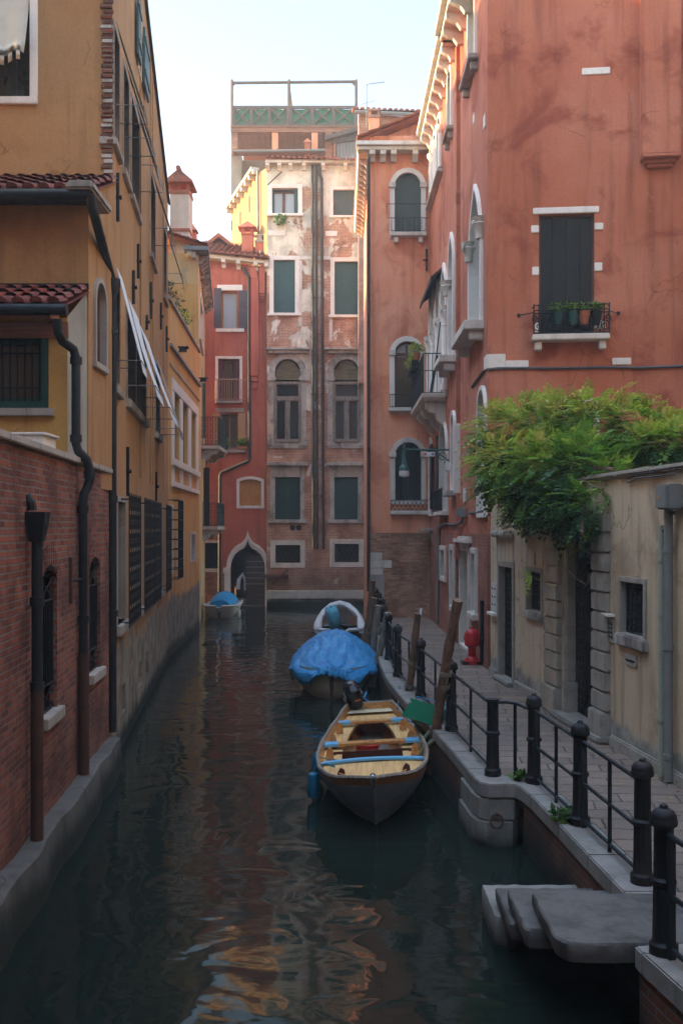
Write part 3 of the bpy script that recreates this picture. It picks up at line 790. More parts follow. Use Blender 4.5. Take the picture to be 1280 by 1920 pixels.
# ================================================================== LEFT: ochre house
oh = thing("ochre_house", "tall ochre house with small awnings and iron grilles along the canal", "house", (-6, 18, 0))
M = PL((-3.5, 15.25), (-4.75, 27.3)); MF = PL((-14, 15.25), (-3.5, 15.25))
def mroof(u): return 15.95 - .287 * u
def awning(par, P_, u0, u1, zt, drop, out, mat, zig=True, sag=.0):
    mb = MB(); n = 6; rows = []
    for i in range(n + 1):
        u = u0 + (u1 - u0) * i / n
        rows.append([P_.pt(u, zt - drop * t - sag * math.sin(math.pi * t) * (1 + .5 * math.sin(i * 1.3)), .05 + (out - .05) * t) for t in (0, .25, .5, .75, 1)])
    mb.grid(rows)
    k = 8
    for i in range(k):
        a, b = u0 + (u1 - u0) * i / k, u0 + (u1 - u0) * (i + (.72 if zig else 1.)) / k
        mb.quad(P_.pt(a, zt - drop, out), P_.pt(b, zt - drop, out), P_.pt(b, zt - drop - .16, out + .03), P_.pt(a, zt - drop - .16, out + .03))
    a = mb.build("awning", mat, par, solid=.008)
    mb = MB()
    for u in (u0, u1): mb.tube([P_.pt(u, zt - drop + .02, .0), P_.pt(u, zt - drop + .02, out)], .009, 5)
    mb.tube([P_.pt(u0, zt - drop + .02, out), P_.pt(u1, zt - drop + .02, out)], .013, 5); mb.build("arm", "grey_metal", a)
    return a
holes = []
ups = [(213, 222), (231, 240), (246, 260), (281, 290), (306, 311)]
for i, (a, b) in enumerate(ups):
    u0, u1 = M.u(a), M.u(b)
    window(oh, M, u0, u1, 9.62, 11.35, holes, None, 'glass', sur=.09, proud=.02, depth=.22, sill=(.07, .12, .05), smat='grey_render', mull=1)
    awning(oh, M, u0 - .05, u1 + .05, 11.42, 1.3, .46, 'white_cloth' if i == 2 else 'awning_cloth')
los = [(213, 222), (238, 252), (255, 272), (291, 298.5)]
for i, (a, b) in enumerate(los):
    u0, u1 = M.u(a), M.u(b)
    window(oh, M, u0, u1, 5.85, 7.45, holes, None, 'glass', sur=.1, proud=.02, depth=.22, sill=(.09, .15, .06), smat='grey_render', mull=1)
awning(oh, M, M.u(213), M.u(224), 7.65, 1.45, .42, 'white_cloth')
awning(oh, M, M.u(236), M.u(254), 7.55, 1.5, .5, 'white_cloth', sag=.12)
awning(oh, M, M.u(256), M.u(275), 7.5, 1.6, .62, 'white_cloth', sag=.05)
awning(oh, M, M.u(290), M.u(300), 7.5, 1.6, .55, 'awning_cloth')
grs = [(218, 233, 224, 247), (250, 263, 256, 276), (272, 282, 277, 289), (296, 303, 300, 310)]
for a, b, c, d in grs:
    w = window(oh, M, M.u(a), M.u(b), 2.1, 4.05, holes, None, 'dark', sur=.1, proud=.03, depth=.3, sill=(.1, .16, .05), smat='grey_render', pane='dark_room')
    mb = MB(); scroll_panel(mb, M, M.u(c), M.u(d), 2.02, 4.2, .16, .009, .3)
    for zz in (2.1, 4.1): mb.tube([M.pt(M.u(c), zz, 0), M.pt(M.u(c), zz, .16)], .014, 5); mb.tube([M.pt(M.u(d), zz, 0), M.pt(M.u(d), zz, .16)], .014, 5)
    mb.build("grille", "iron", w)
for a, b in ((229, 236), (261, 266), (274, 278)):      # small openings near the water
    u0, u1 = M.u(a), M.u(b); window(oh, M, u0, u1, .55, 1.0, holes, None, 'dark', sur=0, depth=.2, pane='dark_room')
holes2 = []
u0, u1 = MF.u(-50), MF.u(57)
w = window(oh, MF, u0, u1, 10.23, 12.2, holes2, None, 'glass', sur=.12, smat='white_stone', proud=.03, depth=.2, pane='pane_dark', mull=2, sash='shutter_black', sill=(.06, .12, .0), lab="white framed front window under a cream awning")
mb = MB(); rows = []
for i in range(15):
    u = u0 + .02 + (u1 - u0 - .04) * i / 14
    rows.append([MF.pt(u, 12.15 - 1.35 * t - .08 * math.sin(t * 3.1) - .05 * math.sin(i * .9) * t, -.12 + .36 * t) for t in (0, .2, .4, .6, .8, 1)])
mb.grid(rows)
for i in range(0, 14, 2):
    a, b = rows[i][-1], rows[i + 1][-1]; mb.quad(a, b, b + V(0, .01, -.13), a + V(0, .01, -.13))
mb.build("awning", "cream_cloth", oh, solid=.008, smooth=True)
mb = MB()
for a, y0, y1 in ((218, 325, 415), (257, 458, 522), (248, 508, 570), (281, 530, 598), (300, 568, 618), (237, 838, 930), (291, 885, 940), (311, 612, 660), (273, 590, 618)):
    u = M.u(a); z1, z0 = M.z(a, y0), M.z(a, y1); t = random.uniform(-.05, .05)
    mb2 = MB(); mb2.tube([M.pt(u + t, z1, .03), M.pt(u, z0, .03)], .028, 6); mb2.tube([M.pt(u, (z0 + z1) / 2, 0), M.pt(u, (z0 + z1) / 2, .09)], .035, 6)
    mb2.build("tie_plate", "iron", oh)
for (pa, pb) in ((252.5, 258), (264.5, 273)):
    u0, u1 = M.u(pa), M.u(pb); mb = MB()
    for i in range(4): mb.slab(M, u0 + (u1 - u0) * i / 4 + .004, u0 + (u1 - u0) * (i + 1) / 4 - .004, 12.45, 13.55, .04, .08)
    for z in (12.65, 13.3): mb.slab(M, u0, u1, z, z + .07, .081, .1)
    mb.build("shutter", "shutter_green", oh)
u0, u1 = M.u(258.3), M.u(264.2); z0 = 12.5
window(oh, M, u0, u1, z0, z0 + 1.1, holes, None, 'glass', sur=.06, proud=.02, depth=.15, mull=1)
mb = MB(); mb.wall(M, [(0, -.3), (M.L, -.3), (M.L, mroof(M.L)), (0, mroof(0))], holes, .3)
mb.wall(MF, [(0, -.3), (MF.L, -.3), (MF.L, 15.95), (0, 15.95)], holes2, .24)
C_, D_ = V(-14, 27.3, 0), V(-14, 15.25, 0)
q = M.pt(M.L, mroof(M.L)); mb.quad(M.pt(M.L, -.3), V(-14, 27.3, -.3), V(-14, 27.3, q.z), q)
mb.quad(V(-14, 27.3, -.3), V(-14, 15.25, -.3), V(-14, 15.25, 15.95), V(-14, 27.3, q.z))
mb.build("wall", "ochre", oh)
mb = MB(); a, b = M.pt(-.1, mroof(0) + .004, .04), M.pt(M.L, mroof(M.L) + .004, .04)
mb.hexa([a, b, V(-9, 27.3, 18.1), V(-9, 15.0, 18.3), a + V(0, 0, .05), b + V(0, 0, .05), V(-9, 27.3, 18.2), V(-9, 15.0, 18.4)]); mb.quad(V(-9, 15.0, 18.4), V(-9, 27.3, 18.2), V(-14, 27.3, 12.5), V(-14, 15.0, 15.9))
mb.add([M.pt(M.L, mroof(M.L)), V(-14, 27.3, 12.5), V(-9, 27.3, 18.1)], [(0, 1, 2)])
mb.build("roof", "roof_tile", oh)
mb = MB(); mb.tube([M.pt(-.1, mroof(0) + .02, .04), M.pt(M.L, mroof(M.L) + .02, .04)], .03, 8); mb.build("gutter", "brown_pipe", oh, smooth=True)
mb = MB(); z = 8.98; i = 0
while z < 12.6:
    h = random.uniform(.055, .075); wd = (.115 if i % 2 else .145) + random.uniform(-.012, .012)
    mb.m = random.choice((0, 0, 1, 2)); mb.slab(MF, MF.L - .03 - wd, MF.L - .0 + (.02 if i % 2 else .0), z, z + h, .004, .035 + random.uniform(0, .02)); z += h + .012; i += 1
mb.m = 0; mb.build("quoin", ["old_brick", "quay_brick", "sooty_stone"], oh, bevel=.008)
mb = MB()
for i in range(4):      # thin cables down the wall
    u = M.u((262, 281, 285, 305)[i]); mb.tube([M.pt(u, mroof(u) - .2, .02), M.pt(u + .02, 7., .02), M.pt(u, 4.6, .02)], .012, 4)
mb.build("cable", "ochre_upper", oh)

# ================================================================== LEFT: terrace house and the chimney house behind it
N = PL((-4.8, 27.6), (-5.15, 36.2))
th = thing("terrace_house", "low golden yellow house with planted roof terrace and triple stone window", "house", (-6, 31, 0))
holes = []
for a, b in ((325.5, 336), (341.5, 352), (357.5, 366.5)):
    window(th, N, N.u(a), N.u(b), 5.62, 7.55, holes, None, 'shutter', sur=.0, depth=.22, col='grey_metal', npl=4)
mb = MB(); us, ue = N.u(321), N.u(370.5)
mb.slab(N, us, ue, 7.56, 7.9, -.1, .05); mb.slab(N, us, ue, 5.4, 5.6, -.1, .12)
for a, b in ((321, 325.3), (336.2, 341.3), (352.2, 357.3), (366.7, 370.5)): mb.slab(N, N.u(a), N.u(b), 5.602, 7.558, -.15, .04); mb.slab(N, N.u(a) + .1, N.u(b) - .08, 4.95, 5.398, -.02, .05)
mb.slab(N, us, ue, 4.8, 4.948, -.05, .09); mb.build("window_surround", "white_stone", th, bevel=.012)
for a, b in ((332.5, 342), (357.5, 365)):
    window(th, N, N.u(a), N.u(b), 2.55, 3.4, holes, None, 'dark', sur=.09, depth=.2, sill=(.05, .08, .03), bars=3)
w = window(th, N, N.u(316.5), N.u(322), 2.4, 4.2, holes, None, 'dark', sur=.08, depth=.2)
mb = MB(); u0, u1 = N.u(316), N.u(325)
for i in range(6):
    for o_, zz in ((.28, 0),): mb.tube([N.pt(u0 + (u1 - u0) * i / 5, 2.2, .28), N.pt(u0 + (u1 - u0) * i / 5, 4.4, .28)], .014, 4)
for k in range(9):
    z = 2.2 + 2.2 * k / 8; mb.tube([N.pt(u0, z, 0), N.pt(u0, z, .28), N.pt(u1, z, .28), N.pt(u1, z, 0)], .014, 4)
mb.build("grille", "iron", w)
mb = MB(); mb.wall(N, [(0, -.3), (N.L, -.3), (N.L, 9.95), (0, 9.95)], holes, .26)
mb.quad(V(-4.8, 27.6, -.3), V(-4.8, 27.6, 9.95), V(-5.1, 27.6, 9.95), V(-5.1, 27.6, -.3))
mb.quad(V(-5.1, 27.6, 9.0), V(-5.1, 27.6, 9.95), V(-5.45, 36.2, 9.95), V(-5.45, 36.2, 9.0)); mb.quad(N.pt(0, 9.0), N.pt(N.L, 9.0), V(-12, 36.2, 9.0), V(-12, 27.6, 9.0))
mb.build("wall", "yellow", th)
mb = MB(); mb.box((-11.2, 31.8, 8.8), (5.2, 8.6, 18.4)); mb.build("rear_block", "yellow_worn", th)
mb = MB(); mb.slab(N, -.05, N.L - .1, 9.953, 10.06, -.36, .07); mb.build("coping", "grey_render", th, bevel=.02)
mb = MB(); mb.slab(N, .3, N.L - .1, 8.72, 8.80, -.02, .09); mb.slab(N, .3, N.L - .1, 8.2, 8.26, -.02, .03); mb.build("string_course", "grey_render", th)
for px, py, nm in ((331, 652, "over the near end of the triple window"), (371, 690, "at the far end of the terrace house ledge")):
    u = N.u(px); z = 8.86; fl = thing("floodlight", "small dark floodlight on the yellow ledge " + nm, "floodlight", N.pt(u, z, .1), "floodlights on the terrace house ledge")
    mb = MB(); mb.slab(N, u - .12, u + .12, z - .02, z + .09, .1, .3); mb.slab(N, u - .15, u + .15, z + .08, z + .11, .06, .36); mb.build("housing", "iron", fl)
    mb = MB(); mb.tube([N.pt(u, z + .02, .1), N.pt(u, z - .1, .05)], .02, 5); mb.build("bracket", "iron", fl)
for px, py, s, nm in ((322, 578, .3, "reddish low"), (335, 592, .34, "round clipped"), (352, 610, .34, "second round clipped")):
    u = N.u(px); c = N.pt(u, 10.06, -.2)
    pt = thing("potted_shrub", nm + " green shrub on the yellow terrace parapet", "potted plant", c, "shrubs on the terrace parapet")
    mb = MB(); mb.lathe([(.11, -.02), (.15, .16), (.13, .16), (.12, .14)], c, 10); mb.build("pot", "terracotta", pt, smooth=True)
    mb = MB(); bush_mb(mb, c + V(0, 0, .38), (s, s, s), 260, .1); mb.build("foliage", LEAF3 if nm[0] != 'r' else ['leaf_dark', 'leaf_grey', 'terracotta'], pt)

ch = thing("chimney_house", "worn yellow house end with tall capped chimney above the terrace", "house", (-7, 36.2, 0))
K3 = PL((-9.5, 36.2), (-5.2, 36.2)); K3s = PL((-5.2, 36.2), (-6.2, 45.3))
holes = []
z5 = K3.z(350, 532)
mb = MB(); mb.wall(K3, [(0, -.3), (K3.L, -.3), (K3.L, z5), (0, z5)]); mb.build("wall", "yellow", ch)
window(ch, K3s, K3s.u(374), K3s.u(379), 10.8, 12.4, holes, None, 'glass', sur=.14, smat='white_stone', depth=.2, mull=1, sill=(.08, .1, .05))
mb = MB(); mb.wall(K3, [(0, z5), (K3.L, z5), (K3.L, 13.6), (0, 13.6)], o=.004); mb.wall(K3s, [(0, -.3), (K3s.L, -.3), (K3s.L, 13.6), (0, 13.6)], holes, .25)
mb.quad(V(-5.2, 36.2, 13.6), V(-6.2, 45.3, 13.6), V(-9.5, 45.3, 13.6), V(-9.5, 36.2, 13.6)); mb.quad(V(-9.5, 36.2, -.3), V(-9.5, 36.2, 13.6), V(-9.5, 45.3, 13.6), V(-9.5, 45.3, -.3))
mb.build("upper_wall", "yellow_worn", ch)
mb = MB(); mb.slab(K3s, -.4, K3s.L, 13.62, 13.76, -.5, .38); mb.slab(K3, K3.u(350), K3.L + .3, 13.6, 13.72, -.05, .28); mb.build("eave", "grey_metal", ch)
mb = MB(); tile_roof(mb, (-4.85, 35.9, 13.8), (-.11, 1, 0), (-2.6, -.3, .75), 9.3, 2.4, .24); mb.build("roof", "roof_tile", ch)
corbels(ch, K3s, .1, K3s.L, 13.6, 17, .16, .3, .34, 'sooty_stone')
MB().box((P(356, 474, 36.05)), (.16, .28, .2)).build("rafter_end", "white_stone", ch); MB().box(P(364, 479, 36.05), (.12, .28, .2)).build("rafter_end", "sooty_stone", ch)
X0, X1 = P(321.5, 0, 36.6).x, P(356.5, 0, 36.6).x; xc, wx = (X0 + X1) / 2, X1 - X0
def zz(y, Y=36.6): return CZ - (y - HY) / F * Y
cs = MB(); cs.box((xc, 36.75, (13.4 + zz(436)) / 2), (wx * 1.03, .9, zz(436) - 13.4)); cs.box((xc, 36.75, (zz(436) + zz(366)) / 2), (wx, .85, zz(366) - zz(436) - .004)); c0 = cs.build("chimney", "chimney_render", ch)
mb = MB(); mb.box((xc, 36.75, zz(435.5)), (wx * 1.1, .98, .1)); mb.box((xc, 36.75, zz(364)), (wx * 1.08, .95, .13)); mb.build("brick_band", "terracotta", c0)
for k in (-.42, 0, .42):
    for yy in (-.35, .35): MB().box((xc + k * wx * (1 if k else 1), 36.75 + yy, (zz(362) + zz(347)) / 2), ((.16 if k else .09) * wx * 1.1, .14, zz(347) - zz(362))).build("flue_post", "terracotta", c0)
mb = MB(); zb, zt = zz(349), zz(325); hw = wx * .72
mb.prism([V(xc - hw, 36.1, zb), V(xc + hw, 36.1, zb), V(xc + hw, 36.1, zb + .06), V(xc, 36.1, zt), V(xc - hw, 36.1, zb + .06)], (0, 1.3, 0)); mb.tube([(xc, 36.0, zt), (xc, 37.4, zt)], .09, 8)
mb.build("cap", "roof_tile", c0)
mb = MB(); xr = P(362, 0, 39).x; mb.box((xr, 39, 14.2), (.26, .4, 1.9)); c1 = mb.build("chimney", "far_red", ch)
mb = MB(); mb.add([V(xr - .36, 38.7, 15.2), V(xr + .2, 38.7, 15.2), V(xr + .2, 39.3, 15.2), V(xr - .36, 39.3, 15.2), V(xr - .1, 39, 15.65)], [(3, 2, 1, 0), (0, 1, 4), (1, 2, 4), (2, 3, 4), (3, 0, 4)]); mb.build("cap", "roof_tile", c1)
# balconies on the chimney house flank
for (zs, y0, y1, xo, xi, hh, lb) in ((6.82, 39.6, 42.4, -4.87, -5.7, 1.22, "upper balcony"), (3.6, 41.2, 43.6, -5.1, -5.95, 1.05, "lower balcony")):
    bl = thing("balcony", ("upper" if zs > 5 else "lower") + " stone balcony with scrolled iron railing on the yellow house flank", "balcony", (xi, y0, zs), None)
    mb = MB(); mb.box(((xo + xi) / 2, (y0 + y1) / 2, zs), (xo - xi + .02, y1 - y0, .14)); mb.build("slab", "sooty_stone", bl, bevel=.02)
    for yy in (y0 + .25, y1 - .25):
        mb = MB(); pr = [(0, 0), (.78, 0), (.74, -.16), (.5, -.2), (.36, -.42), (.12, -.36), (0, -.5)]
        mb.prism([V(xi + a, yy - .13, zs - .073 + b) for a, b in pr], (0, .26, 0)); mb.build("corbel", "sooty_stone", bl)
    mb = MB(); FP = PL((xi, y0 + .04), (xo - .04, y0 + .04)); SP = PL((xo - .04, y0 + .04), (xo - .04, y1))
    scroll_panel(mb, FP, 0, FP.L, zs + .1, zs + hh, 0, .014, .22); scroll_panel(mb, SP, 0, SP.L, zs + .1, zs + hh, 0, .014, .25); mb.build("railing", "rail_iron", bl)
for (x0, x1, y0, y1, Y, col) in ((373, 379.5, 690, 822, 40.6, 'shutter_deep'), (379.6, 385.5, 718, 822, 41.6, 'shutter_deep'), (381, 393, 877, 985, 43, 'shutter_black')):
    a, b = P(x0, y1, Y), P(x1, y0, Y); mb = MB()
    n = 3
    for i in range(n): mb.box((a.x + (b.x - a.x) * (i + .5) / n, Y, (a.z + b.z) / 2), ((b.x - a.x) / n - .01, .05, b.z - a.z))
    mb.build("shutter", col, ch)
# ================================================================== FAR END: red house with the pointed water gate
YF = 45.7
FR = PL((-6.6, YF), (P(503.5, 0, YF).x, YF))
fr = thing("red_house", "narrow red house with pointed arch water door at the canal end", "house", (-5, YF, 0))
def fx(px): return FR.u(px)
def fz(py): return FR.z(450, py)
holes = []
w = window(fr, FR, fx(416), fx(445), fz(616), fz(547), holes, None, 'glass', sur=0, depth=.18, pane='pane_curtain', mull=0, sash='board_ochre')
mb = MB(); mb.slab(FR, fx(407.5), fx(455), fz(545), fz(534.5), -.05, .06); mb.build("lintel", "white_stone", w, bevel=.012); mb = MB(); mb.slab(FR, fx(405.5), fx(458), fz(623), fz(616.5), -.05, .1); mb.build("sill", "white_stone", w, bevel=.012)
leaf_open(w, FR, fx(402), fx(415.4), fz(615), fz(540.5), 'shutter_brown', horiz=7); leaf_open(w, FR, fx(448), fx(465), fz(618), fz(545), 'shutter_brown', horiz=7)
w = window(fr, FR, fx(409), fx(449.5), fz(751), fz(673), holes, None, 'glass', sur=.12, depth=.22, smat='white_stone', mull=0, sash='brown_wood', pane='pane_warm')
for a, b in ((409.5, 418.5), (438, 449)): leaf_open(w, FR, fx(a), fx(b), fz(750), fz(674), 'shutter_maroon', o=-.12, n=2)
mb = MB(); balusters(mb, FR, fx(405), fx(462), fz(750), fz(713), .28, 13, .013)
for a in (405, 462):
    for y in (713, 750): mb.tube([FR.pt(fx(a), fz(y), .28), FR.pt(fx(a), fz(y), 0)], .016, 5)
mb.build("railing", "rose_iron", w); mb = MB(); mb.slab(FR, fx(407), fx(455), fz(756.5), fz(752), -.05, .26); mb.build("sill", "grey_render", w)
w = window(fr, FR, fx(414), fx(446), fz(841), fz(776), holes, None, 'glass', sur=0, depth=.2, pane='pane_warm', mull=1, sash='grey_wood')
mb = MB(); mb.slab(FR, fx(404), fx(457), fz(773), fz(765), -.05, .07); mb.build("lintel", "grey_render", w, bevel=.015); mb = MB(); mb.slab(FR, fx(412), fx(461), fz(849), fz(843.5), -.05, .2); mb.build("sill", "grey_render", w, bevel=.015)
leaf_open(w, FR, fx(447), fx(460.6), fz(841), fz(774), 'shutter_beige', horiz=10); leaf_open(w, FR, fx(400), fx(412.5), fz(841), fz(774), 'shutter_beige', horiz=10)
for px, s, cl, lb in ((419, .26, 'leaf_grey', "bushy grey green plant in the planter of the red house window"), (455, .2, 'leaf_mid', "tufted green plant beside the beige shutter of the red house")):
    c = FR.pt(fx(px), fz(843), .12)
    pt = thing("window_plant", lb, "potted plant", c, "plants on the red house sill"); mb = MB(); mb.box(c + V(0, 0, .07), (.42, .18, .15)); mb.build("planter", "shutter_deep" if s > .22 else "terracotta", pt)
    mb = MB(); bush_mb(mb, c + V(0, 0, .1 + s), (s * 1.2, s * .6, s), 160, .13); mb.build("foliage", [cl, 'leaf_mid', 'leaf_grey'], pt)
window(fr, FR, fx(449), fx(489.6), fz(948), fz(898.6), holes, .1, 'board', sur=.13, smat='white_stone', depth=.12, col='board_ochre', npl=5, lab="blocked window of ochre boards in a white surround")
window(fr, FR, fx(376), fx(409), fz(1066), fz(1018), holes, None, 'dark', sur=.12, smat='istrian', depth=.25, pane='dark_room', bars=6, sill=(.08, .16, .03))
# the water gate: ogee arch
def ogee(u0, u1, z0, zs, zt, n=9):
    c = (u0 + u1) / 2; h = (u1 - u0) / 2; zk = zs + (zt - zs) * .64; pts = [(u0, z0), (u1, z0)]
    rt = [(c + h * math.cos(R(64) * i / n), zs + (zk - zs) * math.sin(R(64) * i / n) / math.sin(R(64))) for i in range(n + 1)]
    a = rt[-1]
    for i in range(1, 6):
        t = i / 5; rt.append((a[0] + (c - a[0]) * (1 - (1 - t) ** 1.6) if t < 1 else c, a[1] + (zt - a[1]) * t ** 1.5))
    pts += rt + [(2 * c - u, z) for u, z in reversed(rt[:-1])]
    return pts
qi = ogee(fx(432), fx(497), -.3, fz(1066), fz(1012)); qo = ogee(fx(424.5), fx(505), -.3, fz(1066), fz(995))
qj = ogee(fx(428), fx(501), -.3, fz(1066), fz(1004))
holes.append(grow(qi, .012))
door = MB(); door.ring(FR, qi, qo, -.2, .04); door.ring(FR, qj, [(a, b - .0) for a, b in qo], .041, .085)
for a, b in ((419, 432), (497, 503.3)): door.slab(FR, fx(a), fx(b) if a < 480 else FR.L, fz(1074), fz(1064), -.1, .12); door.slab(FR, fx(a + 2), fx(b) if a < 480 else FR.L, -.3, fz(1074.3), -.1, .1)
dg = door.build("water_door", "white_stone", fr, bevel=.01)
mb = MB(); mb.slab(FR, fx(432), fx(497), -.3, 3.1, -1.6, -1.55); mb.build("dark_hall", "room_wall", dg)
mb = MB(); mb.slab(FR, fx(428), fx(501), fz(1042), fz(1039), -.2, -.1)
c = (fx(432) + fx(497)) / 2
for r in (.28, .5, .72):
    for a in range(7): mb.tube(spiral(FR, c + r * math.cos(math.pi * (a + .5) / 7) * 1.0, fz(1040) + r * .85 * math.sin(math.pi * (a + .5) / 7), .12, -.15, 1 if a % 2 else -1, 1.2, 8, a), .014, 4)
mb.build("fanlight", "iron", dg)
mb = MB(); n = 9
for i in range(n):
    z0, z1 = fz(1135) + (fz(1042) - fz(1135)) * i / n, fz(1135) + (fz(1042) - fz(1135)) * (i + 1) / n
    mb.slab(FR, fx(460), fx(496), z0, z1 - .015, -.16 - (.0 if i % 2 else .012), -.09)
mb.build("door_leaf", "door_wood", dg)
mb = MB()
for y in (1054, 1064.5, 1075, 1085, 1096): mb.slab(FR, fx(460.5), fx(495), fz(y), fz(y) + .05, -.088, -.07)
mb.build("door_strap", "grey_metal", dg)
mb = MB(); mb.slab(FR, fx(432), fx(460), -.3, .35, -.9, -.25); mb.slab(FR, fx(432), fx(497), -.3, .06, -.24, .25); mb.build("threshold", "wet_stone", dg)
mb = MB(); p0 = FR.pt(fx(447), fz(1108), -.3)
mb.tube([p0 + V(-.05, 0, .05), p0 + V(0, 0, .5), p0 + V(.15, .1, .75), p0 + V(.28, .1, .45), p0 + V(.3, 0, 0)], [.09, .1, .09, .08, .07], 8)
tag(mb.build("folded_cover", "white_cloth", smooth=True), "white rolled cover leaning just inside the open water door", "cover")
mb = MB(); mb.tube([FR.pt(fx(443), -.3, .3), FR.pt(fx(443), fz(1100), .3)], .028, 6)
tag(mb.build("oar_pole", "board_ochre"), "thin pale wooden pole standing before the water door", "pole")
mb = MB(); gate = [p for p in grow(qi, .012)][2:]; gb = fz(1068)
arch = [(u, z) for u, z in gate if z > gb]
out = [(0, gb), (arch[-1][0], gb)] + list(reversed(arch)) + [(arch[0][0], gb), (FR.L, gb), (FR.L, fz(501)), (0, fz(487))]
mb.wall(FR, out, [h for h in holes if h[0][1] > gb + .002], .26); mb.build("wall", "far_red", fr)
mb = MB(); mb.wall(FR, [(0, -.3), (arch[-1][0], -.3), (arch[-1][0], gb - .004), (0, gb - .004)], [], .2, o=.02); mb.build("base_wall", "mixed_brick", fr)
pipe(fr, [FR.pt(fx(457), fz(503), .1), FR.pt(fx(461), fz(513), .1), FR.pt(fx(467), fz(520), .1), FR.pt(fx(468.5), fz(861), .1), FR.pt(fx(466), fz(865), .1), FR.pt(fx(416), fz(886), .1), FR.pt(fx(413), fz(892), .1), FR.pt(fx(412), fz(1110), .1)], .075, "brown_pipe")
mb = MB(); mb.slab(FR, fx(471), fx(485.5), fz(706), fz(524), -.02, .22); mb.slab(FR, fx(472), fx(484.5), fz(716), fz(706.3), -.02, .16); mb.slab(FR, fx(473.5), fx(483), fz(729), fz(716.3), -.02, .08)
mb.prism([FR.pt(fx(471), fz(523.5), 0), FR.pt(fx(485.5), fz(523.5), 0), FR.pt(fx(478), fz(503), 0), FR.pt(fx(465), fz(503), 0)], (0, -.2, 0))
mb.slab(FR, fx(486.5), fx(497), fz(552), fz(500), -.02, .2)
for i in range(4): mb.slab(FR, fx(487 + i * .4), fx(496.5 - i * 1.2), fz(556 + 5 * i), fz(552.5 + 5 * i), -.02, .17 - .035 * i)
mb.build("flue", "far_red", fr, bevel=.012)
mb = MB(); ez = lambda px: fz(487 + 13 * (px - 380) / 123)
mb.prism([FR.pt(0, fz(484), -.1), FR.pt(FR.L, fz(498), -.1), FR.pt(FR.L, fz(492), -.1), FR.pt(0, fz(478), -.1)], (0, -.45, 0)); mb.build("cornice", "istrian", fr)
for px in (389, 420.5, 448, 480.5, 500): MB().prism([FR.pt(fx(px) - .09, ez(px) + b, o) for o, b in ((0, .0), (.42, .05), (.42, -.1), (.2, -.16), (.14, -.3), (0, -.3))], (.18, 0, 0)).build("corbel", "istrian", fr)
mb = MB(); tile_roof(mb, FR.pt(0, fz(477), .5), (1, 0, -.1), (0, 3.6, 1.5), FR.L + .1, 3.7, .24, .4); mb.build("roof", "roof_tile", fr)
mb = MB(); mb.quad(V(-6.6, YF, 15), V(-6.6, 53, 15), V(-6.6, 53, -.3), V(-6.6, YF, -.3)); mb.quad(V(-6.6, 53, -.3), V(-6.6, 53, 15), V(-3.3, 53, 15), V(-3.3, 53, -.3)); mb.build("back_wall", "far_red", fr)
def fchim(x0, x1, yb, yt, Y, mat, cap, lbw=None):
    a, b = P(x0, yb, Y), P(x1, yt, Y); c = (a.x + b.x) / 2; w = b.x - a.x
    mb = MB(); mb.box((c, Y, (a.z + b.z) / 2), (w, w * .9, b.z - a.z)); o = mb.build("chimney", mat, fr)
    mb = MB()
    if cap:
        mb.box((c, Y, b.z + .04), (w * 1.12, w * 1.05, .08)); zt = b.z + .3; h = w * .82
        for s in (-.4, .4):
            for q in (-.35, .35): mb.box((c + s * w, Y + q * w, b.z + .18), (.12, .12, .24))
        mb.add([V(c - h, Y - h, zt), V(c + h, Y - h, zt), V(c + h, Y + h, zt), V(c - h, Y + h, zt), V(c, Y, zt + w * .75), ], [(3, 2, 1, 0), (0, 1, 4), (1, 2, 4), (2, 3, 4), (3, 0, 4)])
    else:
        mb.box((c, Y, b.z + .05), (w * 1.1, w, .1)); mb.box((c, Y, b.z + .2), (w * .7, w * .7, .2)); mb.box((c, Y, b.z + .33), (w * 1.15, w * 1.05, .05))
    mb.build("cap", mat if cap else "sooty_stone", o)
fchim(454, 475, 494, 442, 46.3, "far_red", True); fchim(479, 494, 494, 456, 46.2, "far_red", False)
mb = MB(); a = P(384, 478, 48); b = P(439, 478, 48); t = P(411, 452, 48)
mb.prism([a, b, b + V(0, 0, .25), t, a + V(0, 0, .25)], (0, 2.5, 0)); dm = mb.build("dormer", "grey_wood", fr)
mb = MB()
for s, e in ((a, t), (b, t)):
    mb.hexa([s + V(-.1 if s is a else .1, -.3, .2), e + V(0, -.3, .12), e + V(0, 2.6, .12), s + V(-.1 if s is a else .1, 2.6, .2), s + V(-.1 if s is a else .1, -.3, .36), e + V(0, -.3, .32), e + V(0, 2.6, .32), s + V(-.1 if s is a else .1, 2.6, .36)])
mb.build("dormer_roof", "roof_tile", dm)
mb = MB(); mb.box(P(411, 470, 47.97), (1.0, .05, .35)); mb.build("dormer_shutter", "grey_metal", dm)

# ================================================================== FAR END: worn brick house
YG = 45.5
G = PL((P(500.5, 0, YG).x, YG), (P(689.5, 0, YG).x, YG))
gh = thing("brick_house", "tall worn brick house with crumbling cream plaster and three parallel drainpipes", "house", (-1.2, YG, 0))
def gx(px): return G.u(px)
def gz(py): return G.z(595, py)
holes = []
w = window(gh, G, gx(510), gx(558.5), gz(401), gz(353), holes, None, 'dark', sur=.2, smat='white_stone', depth=.3, pane='room_wall', sill=(.14, .12, .05))
mb = MB(); mb.slab(G, gx(513.5), gx(529), gz(400), gz(361), -.19, -.17); mb.slab(G, gx(534), gx(551), gz(400), gz(361), -.19, -.17); mb.build("pane", "pane_curtain", w)
mb = MB(); mb.ring(G, opening(gx(514), gx(551), gz(399.5), gz(361)), opening(gx(511), gx(553), gz(401), gz(358)), -.2, -.13); mb.slab(G, gx(529), gx(534), gz(399), gz(361), -.2, -.12); mb.build("sash", "brown_wood", w)
